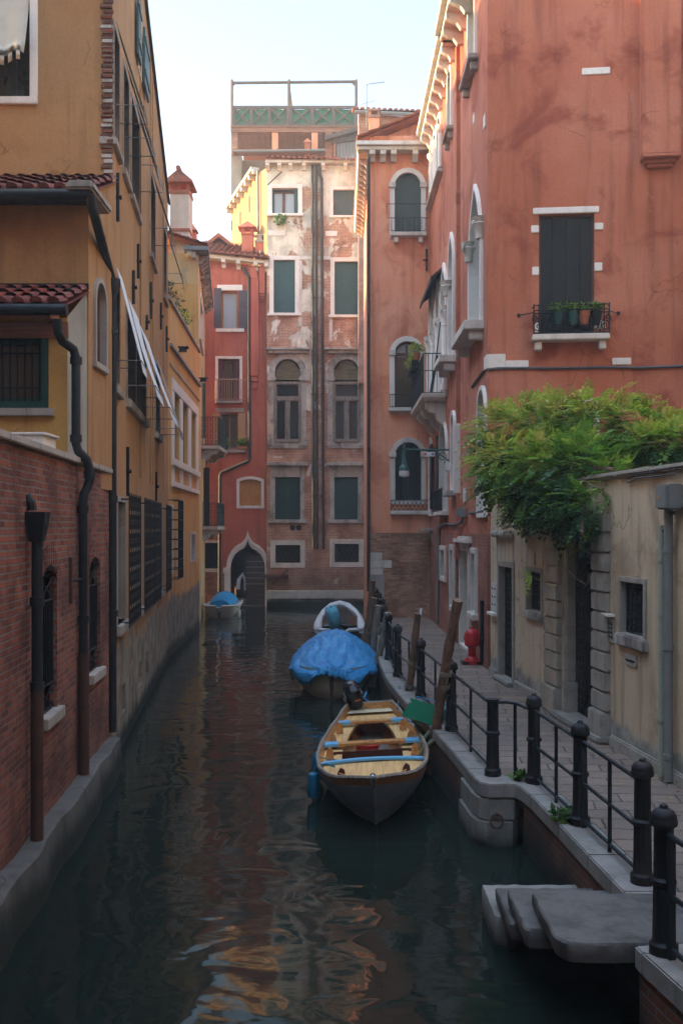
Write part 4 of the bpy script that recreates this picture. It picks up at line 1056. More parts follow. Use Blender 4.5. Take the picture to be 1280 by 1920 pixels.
leaf_open(w, G, gx(510.5), gx(513.2), gz(400), gz(354), 'shutter_green', o=-.1, n=1); leaf_open(w, G, gx(552), gx(558.2), gz(400), gz(354), 'shutter_green', o=-.1, n=2)
window(gh, G, gx(624.5), gx(670), gz(404.5), gz(356), holes, None, 'shutter', sur=.15, smat='white_stone', depth=.14, col='shutter_grey', npl=6, sill=(.1, .1, .03))
for (a, b, y0, y1) in ((513, 553, 487.5, 587), (627, 671.3, 490.5, 590.5)):
    window(gh, G, gx(a), gx(b), gz(y1), gz(y0), holes, None, 'shutter', sur=.19, smat='white_stone', depth=.14, col='shutter_green', npl=4, sill=(.12, .13, .08))
mb = MB(); mb.slab(G, gx(559.5), gx(619.5), gz(487), gz(480), -.02, .03); mb.slab(G, gx(559), gx(566), gz(612), gz(488), -.02, .02); mb.slab(G, gx(617), gx(623), gz(640), gz(594), -.02, .02); mb.build("string_course", "istrian", gh)
for (dx, glass) in ((0, 'pane_dark'), (110.3, 'room_wall')):
    u0, u1 = gx(515.5 + dx), gx(562.8 + dx); zs = gz(711)
    w = window(gh, G, u0, u1, gz(829.5), gz(673), holes, 'round', 'dark', sur=.27, smat='sooty_stone', depth=.28, pane='dark_room', proud=.05)
    mb = MB(); q = opening(u0 + .02, u1 - .02, zs - .0, gz(674), 'round'); planks(mb, G, [(a, b) for a, b in q], 1, -.26, -.2)
    for k in range(7): mb.slab(G, u0 + .03 + max(0, k - 3) * .1, u1 - .03 - max(0, k - 3) * .1, zs + k * .125, zs + k * .125 + .1, -.2, -.185)
    mb.build("boarding", "board_olive", w)
    mb = MB(); fu0, fu1 = u0 - .06, u1 + .06; zt, zb, zm = gz(716), gz(829), gz(748)
    mb.ring(G, opening(fu0 + .1, fu1 - .1, zb + .1, zt - .1), opening(fu0, fu1, zb, zt), -.1, .1); mb.slab(G, fu0 + .1, fu1 - .1, zm - .07, zm + .07, -.1, .09)
    um = (fu0 + fu1) / 2; mb.slab(G, um - .07, um + .07, zb + .1, zm - .07, -.1, .085)
    for a, b, c, d in ((fu0 + .1, um - .07, zb + .1, zm - .07), (um + .07, fu1 - .1, zb + .1, zm - .07), (fu0 + .1, fu1 - .1, zm + .07, zt - .1)): mb.ring(G, opening(a + .05, b - .05, c + .05, d - .05), opening(a - .004, b + .004, c - .004, d + .004), -.06, .04)
    mb.build("sash", "grey_wood", w)
    mb = MB(); mb.slab(G, fu0 + .08, fu1 - .08, zb + .08, zt - .08, -.1, -.03); mb.build("pane", glass, w)
    mb = MB(); cz = zs
    for a in (u0 - .29, u1): MB().slab(G, a - .05, a + .34, cz - .08, cz + .1, .051, .13).build("capital", "sooty_stone", w, bevel=.01); MB().slab(G, a - .02, a + .31, gz(836), gz(829), .052, .11).build("pilaster_base", "sooty_stone", w, bevel=.01)
    mb.slab(G, u0 - .32, u1 + .32, gz(663), gz(657.5), -.05, .2); mb.slab(G, u0 - .4, u1 + .4, gz(657.3), gz(653.5), -.05, .3)
    mb.build("hood", "sooty_stone", w, bevel=.01)
    w = window(gh, G, u0 + (.0 if dx == 0 else .02), u1 - (.0 if dx == 0 else .06), gz(974), gz(894.5), holes, None, 'louver' if dx == 0 else 'shutter', sur=.2, smat='sooty_stone', depth=.14, col='shutter_deep', npl=6, sill=(.14, .16, .08))
    mb = MB(); mb.slab(G, u0 - .22, u1 + .2, gz(889), gz(874), -.03, .06); mb.slab(G, u0 - .36, u1 + .36, gz(873.7), gz(867), -.03, .28); mb.build("hood", "sooty_stone", w, bevel=.012)
for (a, b, y0, y1) in ((516, 562.8, 1022, 1055.5), (627, 672.5, 1019.7, 1054.5)):
    w = window(gh, G, gx(a), gx(b), gz(y1), gz(y0), holes, None, 'dark', sur=.22, smat='istrian', depth=.3, pane='dark_room')
    mb = MB(); lattice(mb, G, gx(a) + .02, gx(b) - .02, gz(y1) + .02, gz(y0) - .02, -.06, 5, .013); mb.build("grille", "rust_iron", w)
mb = MB(); mb.wall(G, [(0, -.3), (G.L, -.3), (G.L, gz(312)), (0, gz(308))], holes, .3); mb.build("wall", "ruined_wall", gh)
mb = MB(); q = gz(1107)
for a, b in ((501, 558), (558.4, 624), (624.4, 689)): mb.slab(G, gx(a), gx(b), gz(1123), q, -.02, .16)
mb.slab(G, 0, G.L, -.3, gz(1123.5), -.02, .08); mb.build("plinth", "plinth", gh, bevel=.02)
mb = MB(); tile_roof(mb, G.pt(-.1, gz(302), .35), (1, 0, -.03), (0, 3.5, 1.3), G.L + .1, 3.4, .24, .4); mb.build("roof", "roof_tile", gh)
mb = MB(); mb.slab(G, -.05, G.L, gz(309), gz(303.5), -.05, .3); mb.build("cornice", "istrian", gh, bevel=.015)
for px in (502, 524, 545, 570, 606, 647, 680): MB().prism([G.pt(gx(px) - .09, gz(309.3) + b, o) for o, b in ((0, 0), (.28, 0), (.28, -.1), (.14, -.2), (.1, -.28), (0, -.28))], (.18, 0, 0)).build("corbel", "istrian", gh)
for px, yb, top in ((586.8, 1029, 311), (593.8, 1030, 311)): pipe(gh, [G.pt(gx(px - 1), gz(top), .12), G.pt(gx(px + .8), gz(yb), .12)], .062, "brown_pipe", [G.pt(gx(px - .5), gz(y), .12) for y in (560, 740, 930)])
pipe(gh, [G.pt(gx(600), gz(311), .12), G.pt(gx(600), gz(328), .12), G.pt(gx(603), gz(337), .12), G.pt(gx(606.5), gz(1030), .12)], .068, "brown_pipe", [G.pt(gx(604.5), gz(y), .12) for y in (560, 740, 930)])
mb = MB()
for px, y0, y1 in ((690.3, 297, 1115),): mb.tube([G.pt(gx(688.2), gz(420), .2), G.pt(gx(688.6), gz(1108), .2)], .07, 8)
mb.build("drainpipe", "brown_pipe", gh, smooth=True)
for (a, b, y0, y1) in ((503, 535, 432, 442), (610, 632, 433, 443), (512, 530, 856, 858)): MB().slab(G, gx(a), gx(b), gz(y1), gz(y0), -.02, .025).build("stone_block", "white_stone", gh, bevel=.01)
mb = MB(); mb.tube([G.pt(gx(528), gz(323), .05), G.pt(gx(503), gz(354), .5)], .03, 5); mb.build("flag_pole", "rust_iron", gh)
mb = MB(); mb.slab(G, gx(494), gx(541), gz(1084), gz(1077), .02, .3)
q = [G.pt(gx(509), gz(1093), .3), G.pt(gx(513), gz(1096), .3), G.pt(gx(543), gz(1068), .3), G.pt(gx(538), gz(1067), .3)]; mb.prism(q, (0, -.16, 0)); mb.build("mooring_beam", "brown_wood", gh)
for px in (548.5, 560): MB().tube([G.pt(gx(px), gz(989.5), -.05), G.pt(gx(px), gz(989.5), .02)], .13, 12).build("vent", "iron", gh)
c = G.pt(gx(527), gz(416), .12); pt = MB(); bush_mb(pt, c + V(0, -.1, 0), (.32, .25, .28), 200, .14)
pt.m = 0; tag(pt.build("wall_plant", ['leaf_grey', 'leaf_mid', 'leaf_dark']), "green weed bush sprouting from the worn brick wall under a window", "plant")
# golden flank of the brick house, turned to the sun
S0, S1 = V(P(490, 0, YG).x - .0, YG + .3, 0), V(-5.75, 51.8, 0)
SP = PL((S1.x, S1.y), (G.p.x - .002, YG + .02))
def sz(px, py): return SP.z(px, py)
mb = MB(); mb.wall(SP, [(0, -.3), (SP.L, -.3), (SP.L, SP.z(497, 318)), (SP.u(478), SP.z(478, 330)), (0, SP.z(435.5, 394))]); mb.build("side_wall", "gold", gh)
mb = MB(); za, zb = SP.z(435.5, 393), SP.z(482, 323)
a, b = SP.pt(0, za, -.05), SP.pt(SP.u(484), zb, -.05); n = Vector((SP.n.x, SP.n.y, 0)) * .4
mb.hexa([a, a + n, b + n, b, a + V(0, 0, .16), a + n + V(0, 0, .16), b + n + V(0, 0, .16), b + V(0, 0, .16)]); mb.build("side_cornice", "istrian", gh)
for i in range(8):
    u = SP.L * .86 * (i + .4) / 8; z = za + (zb - za) * (u / SP.u(484)); MB().slab(SP, u - .08, u + .08, z - .2, z - .01, 0, .3).build("corbel", "istrian", gh)
for px, y0, y1 in ((468, 368, 398), (451, 397, 420), (434.9, 414, 432)): MB().slab(SP, SP.u(px) - .05, SP.u(px) + .05, SP.z(px, y1), SP.z(px, y0), -.01, .03).build("slit", "room_wall", gh)
pipe(gh, [SP.pt(SP.u(488), SP.z(488, 320), .12), SP.pt(SP.u(489), SP.z(489, 440), .12), SP.pt(SP.u(496), SP.z(496, 490), .12)], .06, "grey_metal")
mb = MB(); mb.box((1.2 / 2 - 1.4, 50.5, 9.5), (4.6, 4, 19)); mb.build("back_wall", "pale_brick", gh)

# ================================================================== FAR END: loggia house with roof terrace
YH = 52.5
lh = thing("loggia_house", "brown rooftop loggia with brick pillars and wooden terrace above the worn brick house", "house", (-2, YH, 18))
def hp(px, py, Y=YH): return P(px, py, Y)
H = PL((P(433.5, 0, YH).x, YH), (P(690, 0, YH).x, YH)); hx = H.u
def hz(py): return H.z(560, py)
mb = MB(); mb.slab(H, 0, hx(453), 10, hz(292.5), -6, 0); mb.slab(H, hx(453.1), H.L, 15, hz(293), -6, -.6); mb.build("wall", "grey_render", lh)
mb = MB(); mb.slab(H, hx(446), hx(640), hz(292), hz(249), -3.1, -3.0); mb.build("loggia_wall", "terracotta", lh)
mb = MB()
for i in range(22): mb.slab(H, hx(440) + i * .315, hx(440) + i * .315 + .22, hz(249) - .04 - .0, hz(249), -3.2, -.1)
mb.build("ceiling", "rafter_wood", lh)
for a, b in ((434, 445), (510, 521), (584, 595.5)): MB().slab(H, hx(a), hx(b), hz(292), hz(249), -.3, .05).build("pillar", "pink" if a > 500 else "mixed_brick", lh)
mb = MB(); mb.slab(H, hx(433), hx(671), hz(248.7), hz(240), -.4, .1); mb.slab(H, hx(433), hx(671), hz(239.8), hz(238.2), -3.2, .16); mb.build("beam", "rafter_wood", lh)
mb = MB(); tile_roof(mb, H.pt(hx(440), hz(296.5), .9), (1, 0, 0), (0, 1.2, .25), hx(612) - hx(440), 1.2, .24); mb.build("roof", "roof_tile", lh)
mb = MB(); mb.tube([H.pt(hx(441), hz(297), 1.0), H.pt(hx(612), hz(295), 1.0)], .07, 8); mb.build("gutter", "grey_metal", lh)
mb = MB(); q = H.pt(hx(577), hz(292), .5); mb.box(q + V(0, 0, .1), (.3, .3, .7)); mb.add([q + V(-.22, -.22, .45), q + V(.22, -.22, .45), q + V(.22, .22, .45), q + V(-.22, .22, .45), q + V(0, 0, .75)], [(3, 2, 1, 0), (0, 1, 4), (1, 2, 4), (2, 3, 4), (3, 0, 4)]); mb.build("chimney", "terracotta", lh)
# shed dormer on the right
mb = MB(); a0, a1 = P(609, 262, 49), P(677, 243, 49)
mb.hexa([a0, a1, a1 + V(0, 3, .3), a0 + V(0, 3, .3), a0 + V(0, 0, .2), a1 + V(0, 0, .22), a1 + V(0, 3, .5), a0 + V(0, 3, .5)]); mb.hexa([a0 + V(.3, .2, -.12), a1 + V(0, .2, -.4), a1 + V(0, 2.9, -.1), a0 + V(.3, 2.9, .2), a0 + V(.3, .2, -.01), a1 + V(0, .2, -.01), a1 + V(0, 2.9, .28), a0 + V(.3, 2.9, .28)])
sh = mb.build("shed_roof", "altana_wood", lh)
mb = MB(); q0, q1 = P(631, 303, 49.3), P(673, 256, 49.3)
for i in range(7): mb.box((q0.x + (q1.x - q0.x) * (i + .5) / 7, 49.3, (q0.z + q1.z) / 2), ((q1.x - q0.x) / 7 - .015, .05, q1.z - q0.z))
mb.build("board_door", "grey_metal", sh)
mb = MB(); mb.box(P(627, 285, 49.4), (.14, .3, 1.3)); mb.box(P(616, 275, 49.5), (.35, .3, 1.4)); mb.build("shed_frame", "rafter_wood", sh)
# terrace frame
for px in (435, 541.8, 667.5): MB().tube([H.pt(hx(px), hz(241), .06), H.pt(hx(px), hz(152), .06), H.pt(hx(px), hz(149), .06)], [.085, .085, .02], 6).build("terrace_post", "altana_wood", lh)
mb = MB(); mb.tube([H.pt(hx(434), hz(156.5), .06), H.pt(hx(669), hz(154), .06)], .075, 6)
for s, px in ((1, 435), (-1, 667.5)): mb.tube([H.pt(hx(px), hz(163), .06), H.pt(hx(px + 7 * s), hz(156), .06)], .05, 5)
mb.tube([H.pt(hx(541.8), hz(160), .06), H.pt(hx(547), hz(201), -.9)], .05, 5); mb.build("top_rail", "altana_wood", lh)
def balus(x0, x1, n):
    mb = MB()
    for y in (202, 236): mb.slab(H, hx(x0), hx(x1), hz(y) - .07, hz(y) + .07, .0, .1)
    for i in range(n + 1): x = hx(x0) + (hx(x1) - hx(x0)) * i / n; mb.slab(H, x - .08, x + .08, hz(238), hz(200.5), .012, .11)
    for i in range(n):
        a = hx(x0) + (hx(x1) - hx(x0)) * i / n + .08; b = hx(x0) + (hx(x1) - hx(x0)) * (i + 1) / n - .08
        mb.tube([H.pt(a, hz(234), .05), H.pt(b, hz(204), .05)], .05, 4); mb.tube([H.pt(a, hz(204), .07), H.pt(b, hz(234), .07)], .05, 4)
    mb.build("balustrade", "altana_wood", lh)
balus(437.5, 539, 3); balus(545, 665, 3)
mb = MB(); rows = []
for i in range(26):
    u = hx(438) + (hx(665) - hx(438)) * i / 25; rows.append([H.pt(u, hz(235) + (hz(204) - hz(235)) * k / 4, -.06 + .05 * math.sin(i * 1.9 + k)) for k in range(5)])
mb.grid(rows); mb.build("windbreak", "green_plastic", lh, smooth=True)
mb = MB(); mb.slab(H, hx(565), hx(625), hz(236), hz(226), -.5, -.2); tag(mb.build("terrace_box", "dark_canopy"), "dark low box standing on the wooden roof terrace", "box")

# ================================================================== FAR END: rear brick house and antenna
YJ = 44.0
J = PL((P(672, 0, YJ).x, YJ), (P(800, 0, YJ).x, YJ)); jx = J.u
rh = thing("rear_house", "pale brick house top with tiled eave and square chimney behind the pink house", "house", (2.2, YJ, 15))
holes = []; jz = lambda y: J.z(735, y)
window(rh, J, jx(707), jx(733), jz(262), jz(245), holes, None, 'dark', sur=.14, smat='white_stone', depth=.2)
mb = MB(); mb.wall(J, [(0, 10), (J.L, 10), (J.L, jz(221)), (0, jz(213))], holes, .2); mb.quad(J.pt(0, 10), J.pt(0, jz(213)), J.pt(0, jz(213), -6), J.pt(0, 10, -6)); mb.build("wall", "pale_brick", rh)
mb = MB(); tile_roof(mb, J.pt(-.2, jz(211), .3), (1, 0, -.04), (0, 3, 1.1), J.L + .4, 3.2, .24); mb.build("roof", "roof_tile", rh)
mb = MB(); mb.tube([J.pt(-.2, jz(215), .3), J.pt(J.L, jz(221), .3)], .09, 8); mb.build("gutter", "grey_metal", rh)
mb = MB(); a, b = P(692, 262, 43.2), P(710.5, 223, 43.2); c = (a.x + b.x) / 2; mb.box((c, 43.2, (a.z + b.z) / 2), (b.x - a.x, .45, b.z - a.z)); q = mb.build("chimney", "pink", rh)
mb = MB(); mb.box((c, 43.2, b.z + .02), (.52, .56, .1)); mb.box((c - .17, 43.2, b.z + .16), (.08, .4, .2)); mb.box((c + .17, 43.2, b.z + .16), (.08, .4, .2)); mb.box((c, 43.2, b.z + .29), (.56, .6, .07)); mb.build("cap", "pale_brick", q)
ta = thing("antenna", "thin television antenna on a mast above the rear brick roof", "antenna", P(687, 225, 43.5))
p0, p1 = P(687, 240, 43.5), P(687, 158, 43.5)
mb = MB(); mb.tube([p0, p1], .022, 5); mb.build("mast", "grey_metal", ta)
mb = MB(); e = P(721, 153.5, 43.5); mb.tube([p1, e], .014, 4)
for i in range(12): q = p1.lerp(e, .1 + .08 * i); mb.tube([q + V(0, -.16, -.05), q + V(0, .16, .05)], .008, 4); mb.tube([q + V(0, 0, -.07), q + V(0, 0, .07)], .008, 4)
q = P(687, 193, 43.5); mb.tube([q + V(-.22, 0, -.05), q + V(.38, 0, .1)], .012, 4)
for i in range(6): r = q + V(-.2 + .11 * i, 0, -.045 + .028 * i); mb.tube([r + V(0, -.12, -.08), r + V(0, .12, .08)], .008, 4)
mb.build("aerial", "grey_metal", ta)
# ================================================================== RIGHT: red palace
ph = thing("red_palace", "big salmon red palace with white arched windows, balcony and corbelled eaves above the quay", "palace", (3, 26, .72))
I_ = PL((.915, 32.2), (2.845, 32.2)); A = PL((2.845, 32.2), (2.9, 25.2)); AB = PL((2.9, 25.2), (3.0, 25.2)); BB = PL((3.0, 25.2), (3.0, 20.45)); C = PL((3.0, 20.45), (12.5, 19.5))
ZT = 16.3
iz = lambda y: I_.z(760, y); ix = I_.u
hi, ha, hb, hc = [], [], [], []
def capitals(w, P_, u0, u1, zs, s=.155, mat='istrian', o=.08):
    for a in (u0 - s, u1): MB().slab(P_, a - .03, a + s + .03, zs - .05, zs + .12, -.05, o + .02).build("capital", mat, w, bevel=.012)
def sillbox(w, P_, u0, u1, z, mat='istrian', out=.22, h=.13, br=True):
    mb = MB(); mb.slab(P_, u0, u1, z - h, z, -.05, out); mb.build("sill", mat, w, bevel=.02)
    if br:
        for c in (u0 + .18, u1 - .18): MB().slab(P_, c - .07, c + .07, z - h - .2, z - h - .002, -.02, out * .7).build("bracket", mat, w, bevel=.02)
# end face towards the water
w = window(ph, I_, ix(739.5), ix(789), iz(437.5), iz(324), hi, 'round', 'shutter', sur=.155, smat='white_stone', depth=.16, col='shutter_grey', npl=4)
capitals(w, I_, ix(739.5), ix(789), iz(350)); sillbox(w, I_, ix(731.5), ix(798.5), iz(437.6))
mb = MB(); P_ = I_; scroll_panel(mb, I_, ix(733), ix(796), iz(436), iz(412), .19, .012, .36); mb.tube([I_.pt(ix(724), iz(388), .0), I_.pt(ix(724), iz(388), .3), I_.pt(ix(802), iz(388), .3), I_.pt(ix(802), iz(388), 0)], .012, 5)
mb.tube([I_.pt(ix(724), iz(388), .3), I_.pt(ix(724), iz(414), .3), I_.pt(ix(802), iz(414), .3), I_.pt(ix(802), iz(388), .3)], .01, 4); mb.build("railing", "rail_iron", w)
w = window(ph, I_, ix(739.5), ix(785.5), iz(765), iz(640), hi, 'round', 'glass', sur=.165, smat='white_stone', depth=.18, pane='pane_curtain', mull=1, trans=(iz(663),), sash='brown_wood')
mb = MB(); mb.plate(I_, opening(ix(742), ix(783), iz(765), iz(668)), -.178, -.172); mb.build("pane", "pane_warm", w)
capitals(w, I_, ix(739.5), ix(785.5), iz(664)); sillbox(w, I_, ix(728), ix(797), iz(764.8), br=False)
mb = MB(); balusters(mb, I_, ix(730), ix(796), iz(764), iz(741), .2, 14, .01); mb.build("railing", "rail_iron", w)
w = window(ph, I_, ix(740.5), ix(789.5), iz(937), iz(829), hi, 'round', 'shutter', sur=.155, smat='istrian', depth=.2, col='shutter_black', npl=4)
capitals(w, I_, ix(740.5), ix(789.5), iz(855)); sillbox(w, I_, ix(731.5), ix(804), iz(957.5), br=False)
mb = MB(); lattice(mb, I_, ix(732), ix(803), iz(956.5), iz(938), .19, 9, .011); mb.build("railing", "rail_iron", w)
zb = iz(999)
# long canal flank
def lit(P_, px0, px1, z0, z1, hl, arch='round', sill=False, kind='dark', d=.32, **k):
    return window(ph, P_, P_.u(px0), P_.u(px1), z0, z1, hl, arch, kind, sur=k.pop('sur', .13), smat=k.pop('smat', 'white_stone'), proud=.07, depth=d, **k)
for (pa, pb) in ((807.5, 812.5), (814, 819.5), (821.5, 828.5)):
    w = lit(A, pa, pb, 13.9, 15.55, ha); zs = 15.55 - (A.u(pb) - A.u(pa)) / 2
    mb = MB(); mb.tube([A.pt(A.u(pb) + .09, 13.9, .06), A.pt(A.u(pb) + .09, zs - .15, .06)], .085, 10); mb.lathe([(.09, 0), (.15, .1), (.16, .2)], A.pt(A.u(pb) + .09, zs - .16, .06), 10); mb.build("column", "white_stone", w, smooth=True)
sillbox(w, A, A.u(806.5), A.u(829.5), 13.88, 'istrian', .17, .1, False)
w = lit(A, 842, 848, 14.1, 15.7, ha); sillbox(w, A, A.u(840), A.u(849.5), 14.08, 'grey_render', .18, .1)
for i, (pa, pb) in enumerate(((803.5, 808.5), (811, 816.5), (819.5, 826), (829.5, 838))):
    w = lit(A, max(pa, 806), pb, 7.35, 10.85 - .0 * i, ha, 'point', sur=.14); zs = 9.6
    c = A.pt(A.u(pb) + .13, 0, .08)
    mb = MB(); mb.lathe([(.13, 7.36), (.13, 7.5), (.1, 7.55), (.095, 9.1), (.115, 9.12), (.1, 9.16), (.12, 9.3), (.17, 9.5), (.15, 9.52), (.19, 9.64)], c, 12); mb.build("column", "white_stone", w, smooth=True)
    mb = MB()
    for s in (-1, 1): mb.tube(spiral(A, A.u(pb) + .13 + s * .13, 9.53, .09, .2, s, 1.3, 10, 1.57), .022, 5)
    mb.build("capital", "istrian", w)
mb = MB(); a, b = A.u(807), A.u(829.5)
mb.hexa([A.pt(a, 10.72, .34), A.pt(b, 10.72, .34), A.pt(b, 11.0, 0), A.pt(a, 11.0, 0), A.pt(a, 10.78, .34), A.pt(b, 10.78, .34), A.pt(b, 11.06, 0), A.pt(a, 11.06, 0)]); mb.slab(A, a, b, 10.62, 10.72, .32, .35); mb.build("canopy", "dark_canopy", ph)
w = lit(A, 843.5, 852, 8.05, 11.2, ha, 'point'); sillbox(w, A, A.u(841), A.u(854), 8.03, 'istrian', .42, .18)
mb = MB(); mb.lathe([(.12, -.12), (.13, .0), (.2, .12), (.16, .15), (.22, .26)], A.pt(A.u(842.5), 9.95, .06), 10); mb.build("capital", "istrian", w, smooth=True)
w = lit(A, 848.3, 854, 4.6, 6.55, ha, 'round', sur=.1); sillbox(w, A, A.u(846.5), A.u(854.8), 4.58, 'grey_render', .25, .14, False)
w = lit(A, 826, 839, 4.1, 6.55, ha, 'round', sur=.1); mb = MB(); balusters(mb, A, A.u(825), A.u(840.5), 4.1, 4.7, .18, 10, .012); mb.build("railing", "rail_iron", w)
leaf_open(w, A, A.u(822.5), A.u(826), 4.2, 6.3, 'shutter_black', o=.06, n=2); sillbox(w, A, A.u(824), A.u(841), 4.08, 'istrian', .22, .12, False)
w = lit(A, 806.5, 811, 4.1, 6.4, ha, 'round', sur=.1); leaf_open(w, A, A.u(811.2), A.u(815), 4.2, 6.2, 'shutter_black', o=.06, n=2)
lit(A, 828, 836, 2.25, 3.0, ha, None, sur=.12, smat='istrian', bars=3); lit(A, 847, 852.5, 1.6, 3.05, ha, None, sur=.14, smat='istrian', bars=2)
w = lit(BB, 882.5, 904, 8.05, 11.15, hb, 'point', kind='dark', pane='shutter_green', d=.36, sur=.11); sillbox(w, BB, BB.u(878), BB.u(906.5), 8.03, 'istrian', .42, .2)
for pxc in (883, 903.5):
    mb = MB(); mb.lathe([(.10, -.16), (.11, 0), (.19, .14), (.15, .17), (.21, .28)], BB.pt(BB.u(pxc) + (-.05 if pxc < 890 else .05), 9.95, .05), 10)
    for s in (-1, 1): mb.tube(spiral(BB, BB.u(pxc) + s * .1, 10.12, .08, .2, s, 1.3, 10, 1.57), .022, 5)
    mb.build("capital", "istrian", w, smooth=True)
w = lit(BB, 881, 893, 14.1, 15.9, hb, 'round', kind='dark', pane='shutter_grey', sur=.11); sillbox(w, BB, BB.u(877), BB.u(896), 14.08, 'grey_render', .22, .12)
lit(BB, 899, 912, 3.95, 6.55, hb, 'round', sur=.1, d=.36, pane='shutter_grey')
w = lit(BB, 866, 881, .78, 3.08, hb, None, kind='board', col='brown_wood', sur=.17, smat='istrian', d=.34, npl=4); w["label"] = "tall door in a broad stone surround"
mb = MB(); mb.slab(BB, BB.u(863), BB.u(885), 3.27, 3.36, -.02, .2); mb.slab(BB, BB.u(864), BB.u(884), 3.362, 3.42, -.02, .13); mb.build("lintel", "istrian", w, bevel=.01)
w = lit(BB, 887.5, 894.5, 1.75, 3.05, hb, None, sur=.13, smat='istrian', bars=3, d=.22); sillbox(w, BB, BB.u(885.5), BB.u(897), 1.73, 'istrian', .14, .14, False)
# tall wall away from the canal
cu, cz = C.u, lambda px, py: C.z(px, py)
w = window(ph, C, cu(1011), cu(1112), cz(1060, 628), cz(1060, 403), hc, None, 'shutter', sur=0, depth=.16, col='shutter_black', npl=4, lab="tall black shutters with white corner stones above the small balcony")
mb = MB(); mb.slab(C, cu(998.5), cu(1122), cz(1060, 400.5), cz(1060, 388.5), -.05, .03); mb.build("lintel", "white_stone", w, bevel=.01)
for a, b, y0, y1 in ((995, 1009.5, 421, 435), (1113.5, 1130, 420, 433), (997, 1009.5, 499, 515), (1113.5, 1128, 494, 510), (999, 1010, 604, 622), (1113, 1134, 602, 618)):
    MB().slab(C, cu(a), cu(b), cz(1060, y1), cz(1060, y0), -.05, .025).build("corner_stone", "white_stone", w, bevel=.01)
bl = MB(); bl.slab(C, cu(995), cu(1138), cz(1066, 642), cz(1066, 630.5), -.05, .32); bo = bl.build("balcony", "istrian", ph, bevel=.02)
for a, b in ((1000, 1013), (1119, 1132)): MB().slab(C, cu(a), cu(b), cz(1066, 659), cz(1066, 642.3), -.03, .24).build("bracket", "istrian", bo, bevel=.02)
mb = MB(); z0, z1, z2 = cz(1066, 629), cz(1066, 592), cz(1066, 578)
u0, u1 = cu(998), cu(1137)
for z in (z0, z1): mb.tube([C.pt(u0, z, 0), C.pt(u0, z, .29), C.pt(u1, z, .29), C.pt(u1, z, 0)], .014, 5)
for u in (u0, u1, u0 + .1, u1 - .1): mb.tube([C.pt(u, z0, .29), C.pt(u, z2 + .04, .29)], .016, 5)
for z in (z2, z2 - .1): mb.tube([C.pt(u0 - .02, z, .1), C.pt(u0 + .04, z, .34), C.pt(u1 - .04, z, .34), C.pt(u1 + .02, z, .1)], .014, 5)
n = 4
for i in range(n):
    c = u0 + (u1 - u0) * (i + .5) / n; h = z1 - z0
    for s in (-1, 1):
        mb.tube(spiral(C, c + s * .1, z0 + h * .33, h * .27, .29, -s, 1.4, 14, 1.57), .011, 4); mb.tube(spiral(C, c + s * .16, z0 + h * .72, h * .17, .29, s, 1.2, 12, -1.57), .01, 4)
        mb.tube([C.pt(c + s * .01, z0, .29), C.pt(c + s * .03, z0 + h * .5, .29), C.pt(c + s * .19, z1, .29)], .01, 4)
for s, u, pe in ((-1, u0, 972), (1, u1, 1158)): mb.tube([C.pt(u, z1 + .02, .29), C.pt(cu(pe), z1 + .03, .0)], .011, 4); mb.tube([C.pt(cu(pe), z1 + .03, -.02), C.pt(cu(pe), z1 + .03, .03)], .035, 8)
mb.build("railing", "iron", bo)
for i, (px, s, col, lb) in enumerate(((1042, .17, 'shutter_deep', "small plant in a dark pot, apart from the others on the red wall balcony"), (1070, .19, 'lamp_green', "leafy plant in a green pot, second along the red wall balcony"),
                             (1092, .2, 'terracotta', "spreading plant in the terracotta pot on the red wall balcony"), (1113, .15, 'shutter_black', "sparse plant in a black pot at the balcony end by the shutter edge"))):
    c = C.pt(cu(px), z1 - .16, .22)
    pt = thing("flower_pot", lb, "potted plant", c, "potted plants on the small iron balcony")
    mb = MB(); mb.lathe([(.08, -.08), (.13, .15), (.14, .19), (.11, .19), (.1, .15)], c, 12); mb.build("pot", col, pt, smooth=True)
    mb = MB(); bush_mb(mb, c + V(0, 0, .27), (s * 1.1, s, s * .55), 150, .085); mb.build("foliage", ['leaf_mid', 'leaf_dark', 'leaf_lime'], pt)
for a, b, y0, y1 in ((1090, 1143, 127, 140), (914, 947, 664, 690), (947.5, 990, 676, 690), (1147, 1182, 671, 684)):
    MB().slab(C, max(.0, cu(a)), cu(b), cz((a + b) / 2, y1), cz((a + b) / 2, y0), -.05, .02 + (.006 if a == 947.5 else 0)).build("stone_block", "white_stone", ph, bevel=.01)
MB().slab(BB, BB.L - .45, BB.L - .001, cz(914, 690), cz(914, 664), -.05, .02).build("stone_block", "white_stone", ph)
for px, y0, y1 in ((888, 214, 232), (908, 216, 240)): MB().slab(BB, BB.u(px) - .12, BB.u(px) + .12, BB.z(px, y1), BB.z(px, y0), -.05, .015).build("stone_block", "white_stone", ph)
mb = MB(); fu0, fu1 = cu(1198), cu(1270); fzz = cz(1235, 297)
mb.slab(C, fu0, fu1, fzz, ZT, -.02, .3)
for i in range(3): mb.slab(C, fu0 + .06 * i + .005, fu1 - .06 * i - .005, fzz - .07 * (i + 1), fzz - .07 * i - .004, -.02, .26 - .07 * i + (.06 if i == 0 else 0))
mb.build("flue", "rosso", ph, bevel=.012)
window(ph, C, cu(1017), cu(1113), cz(1060, 900), cz(1060, 757), hc, None, 'dark', sur=.1, smat='white_stone', depth=.2)
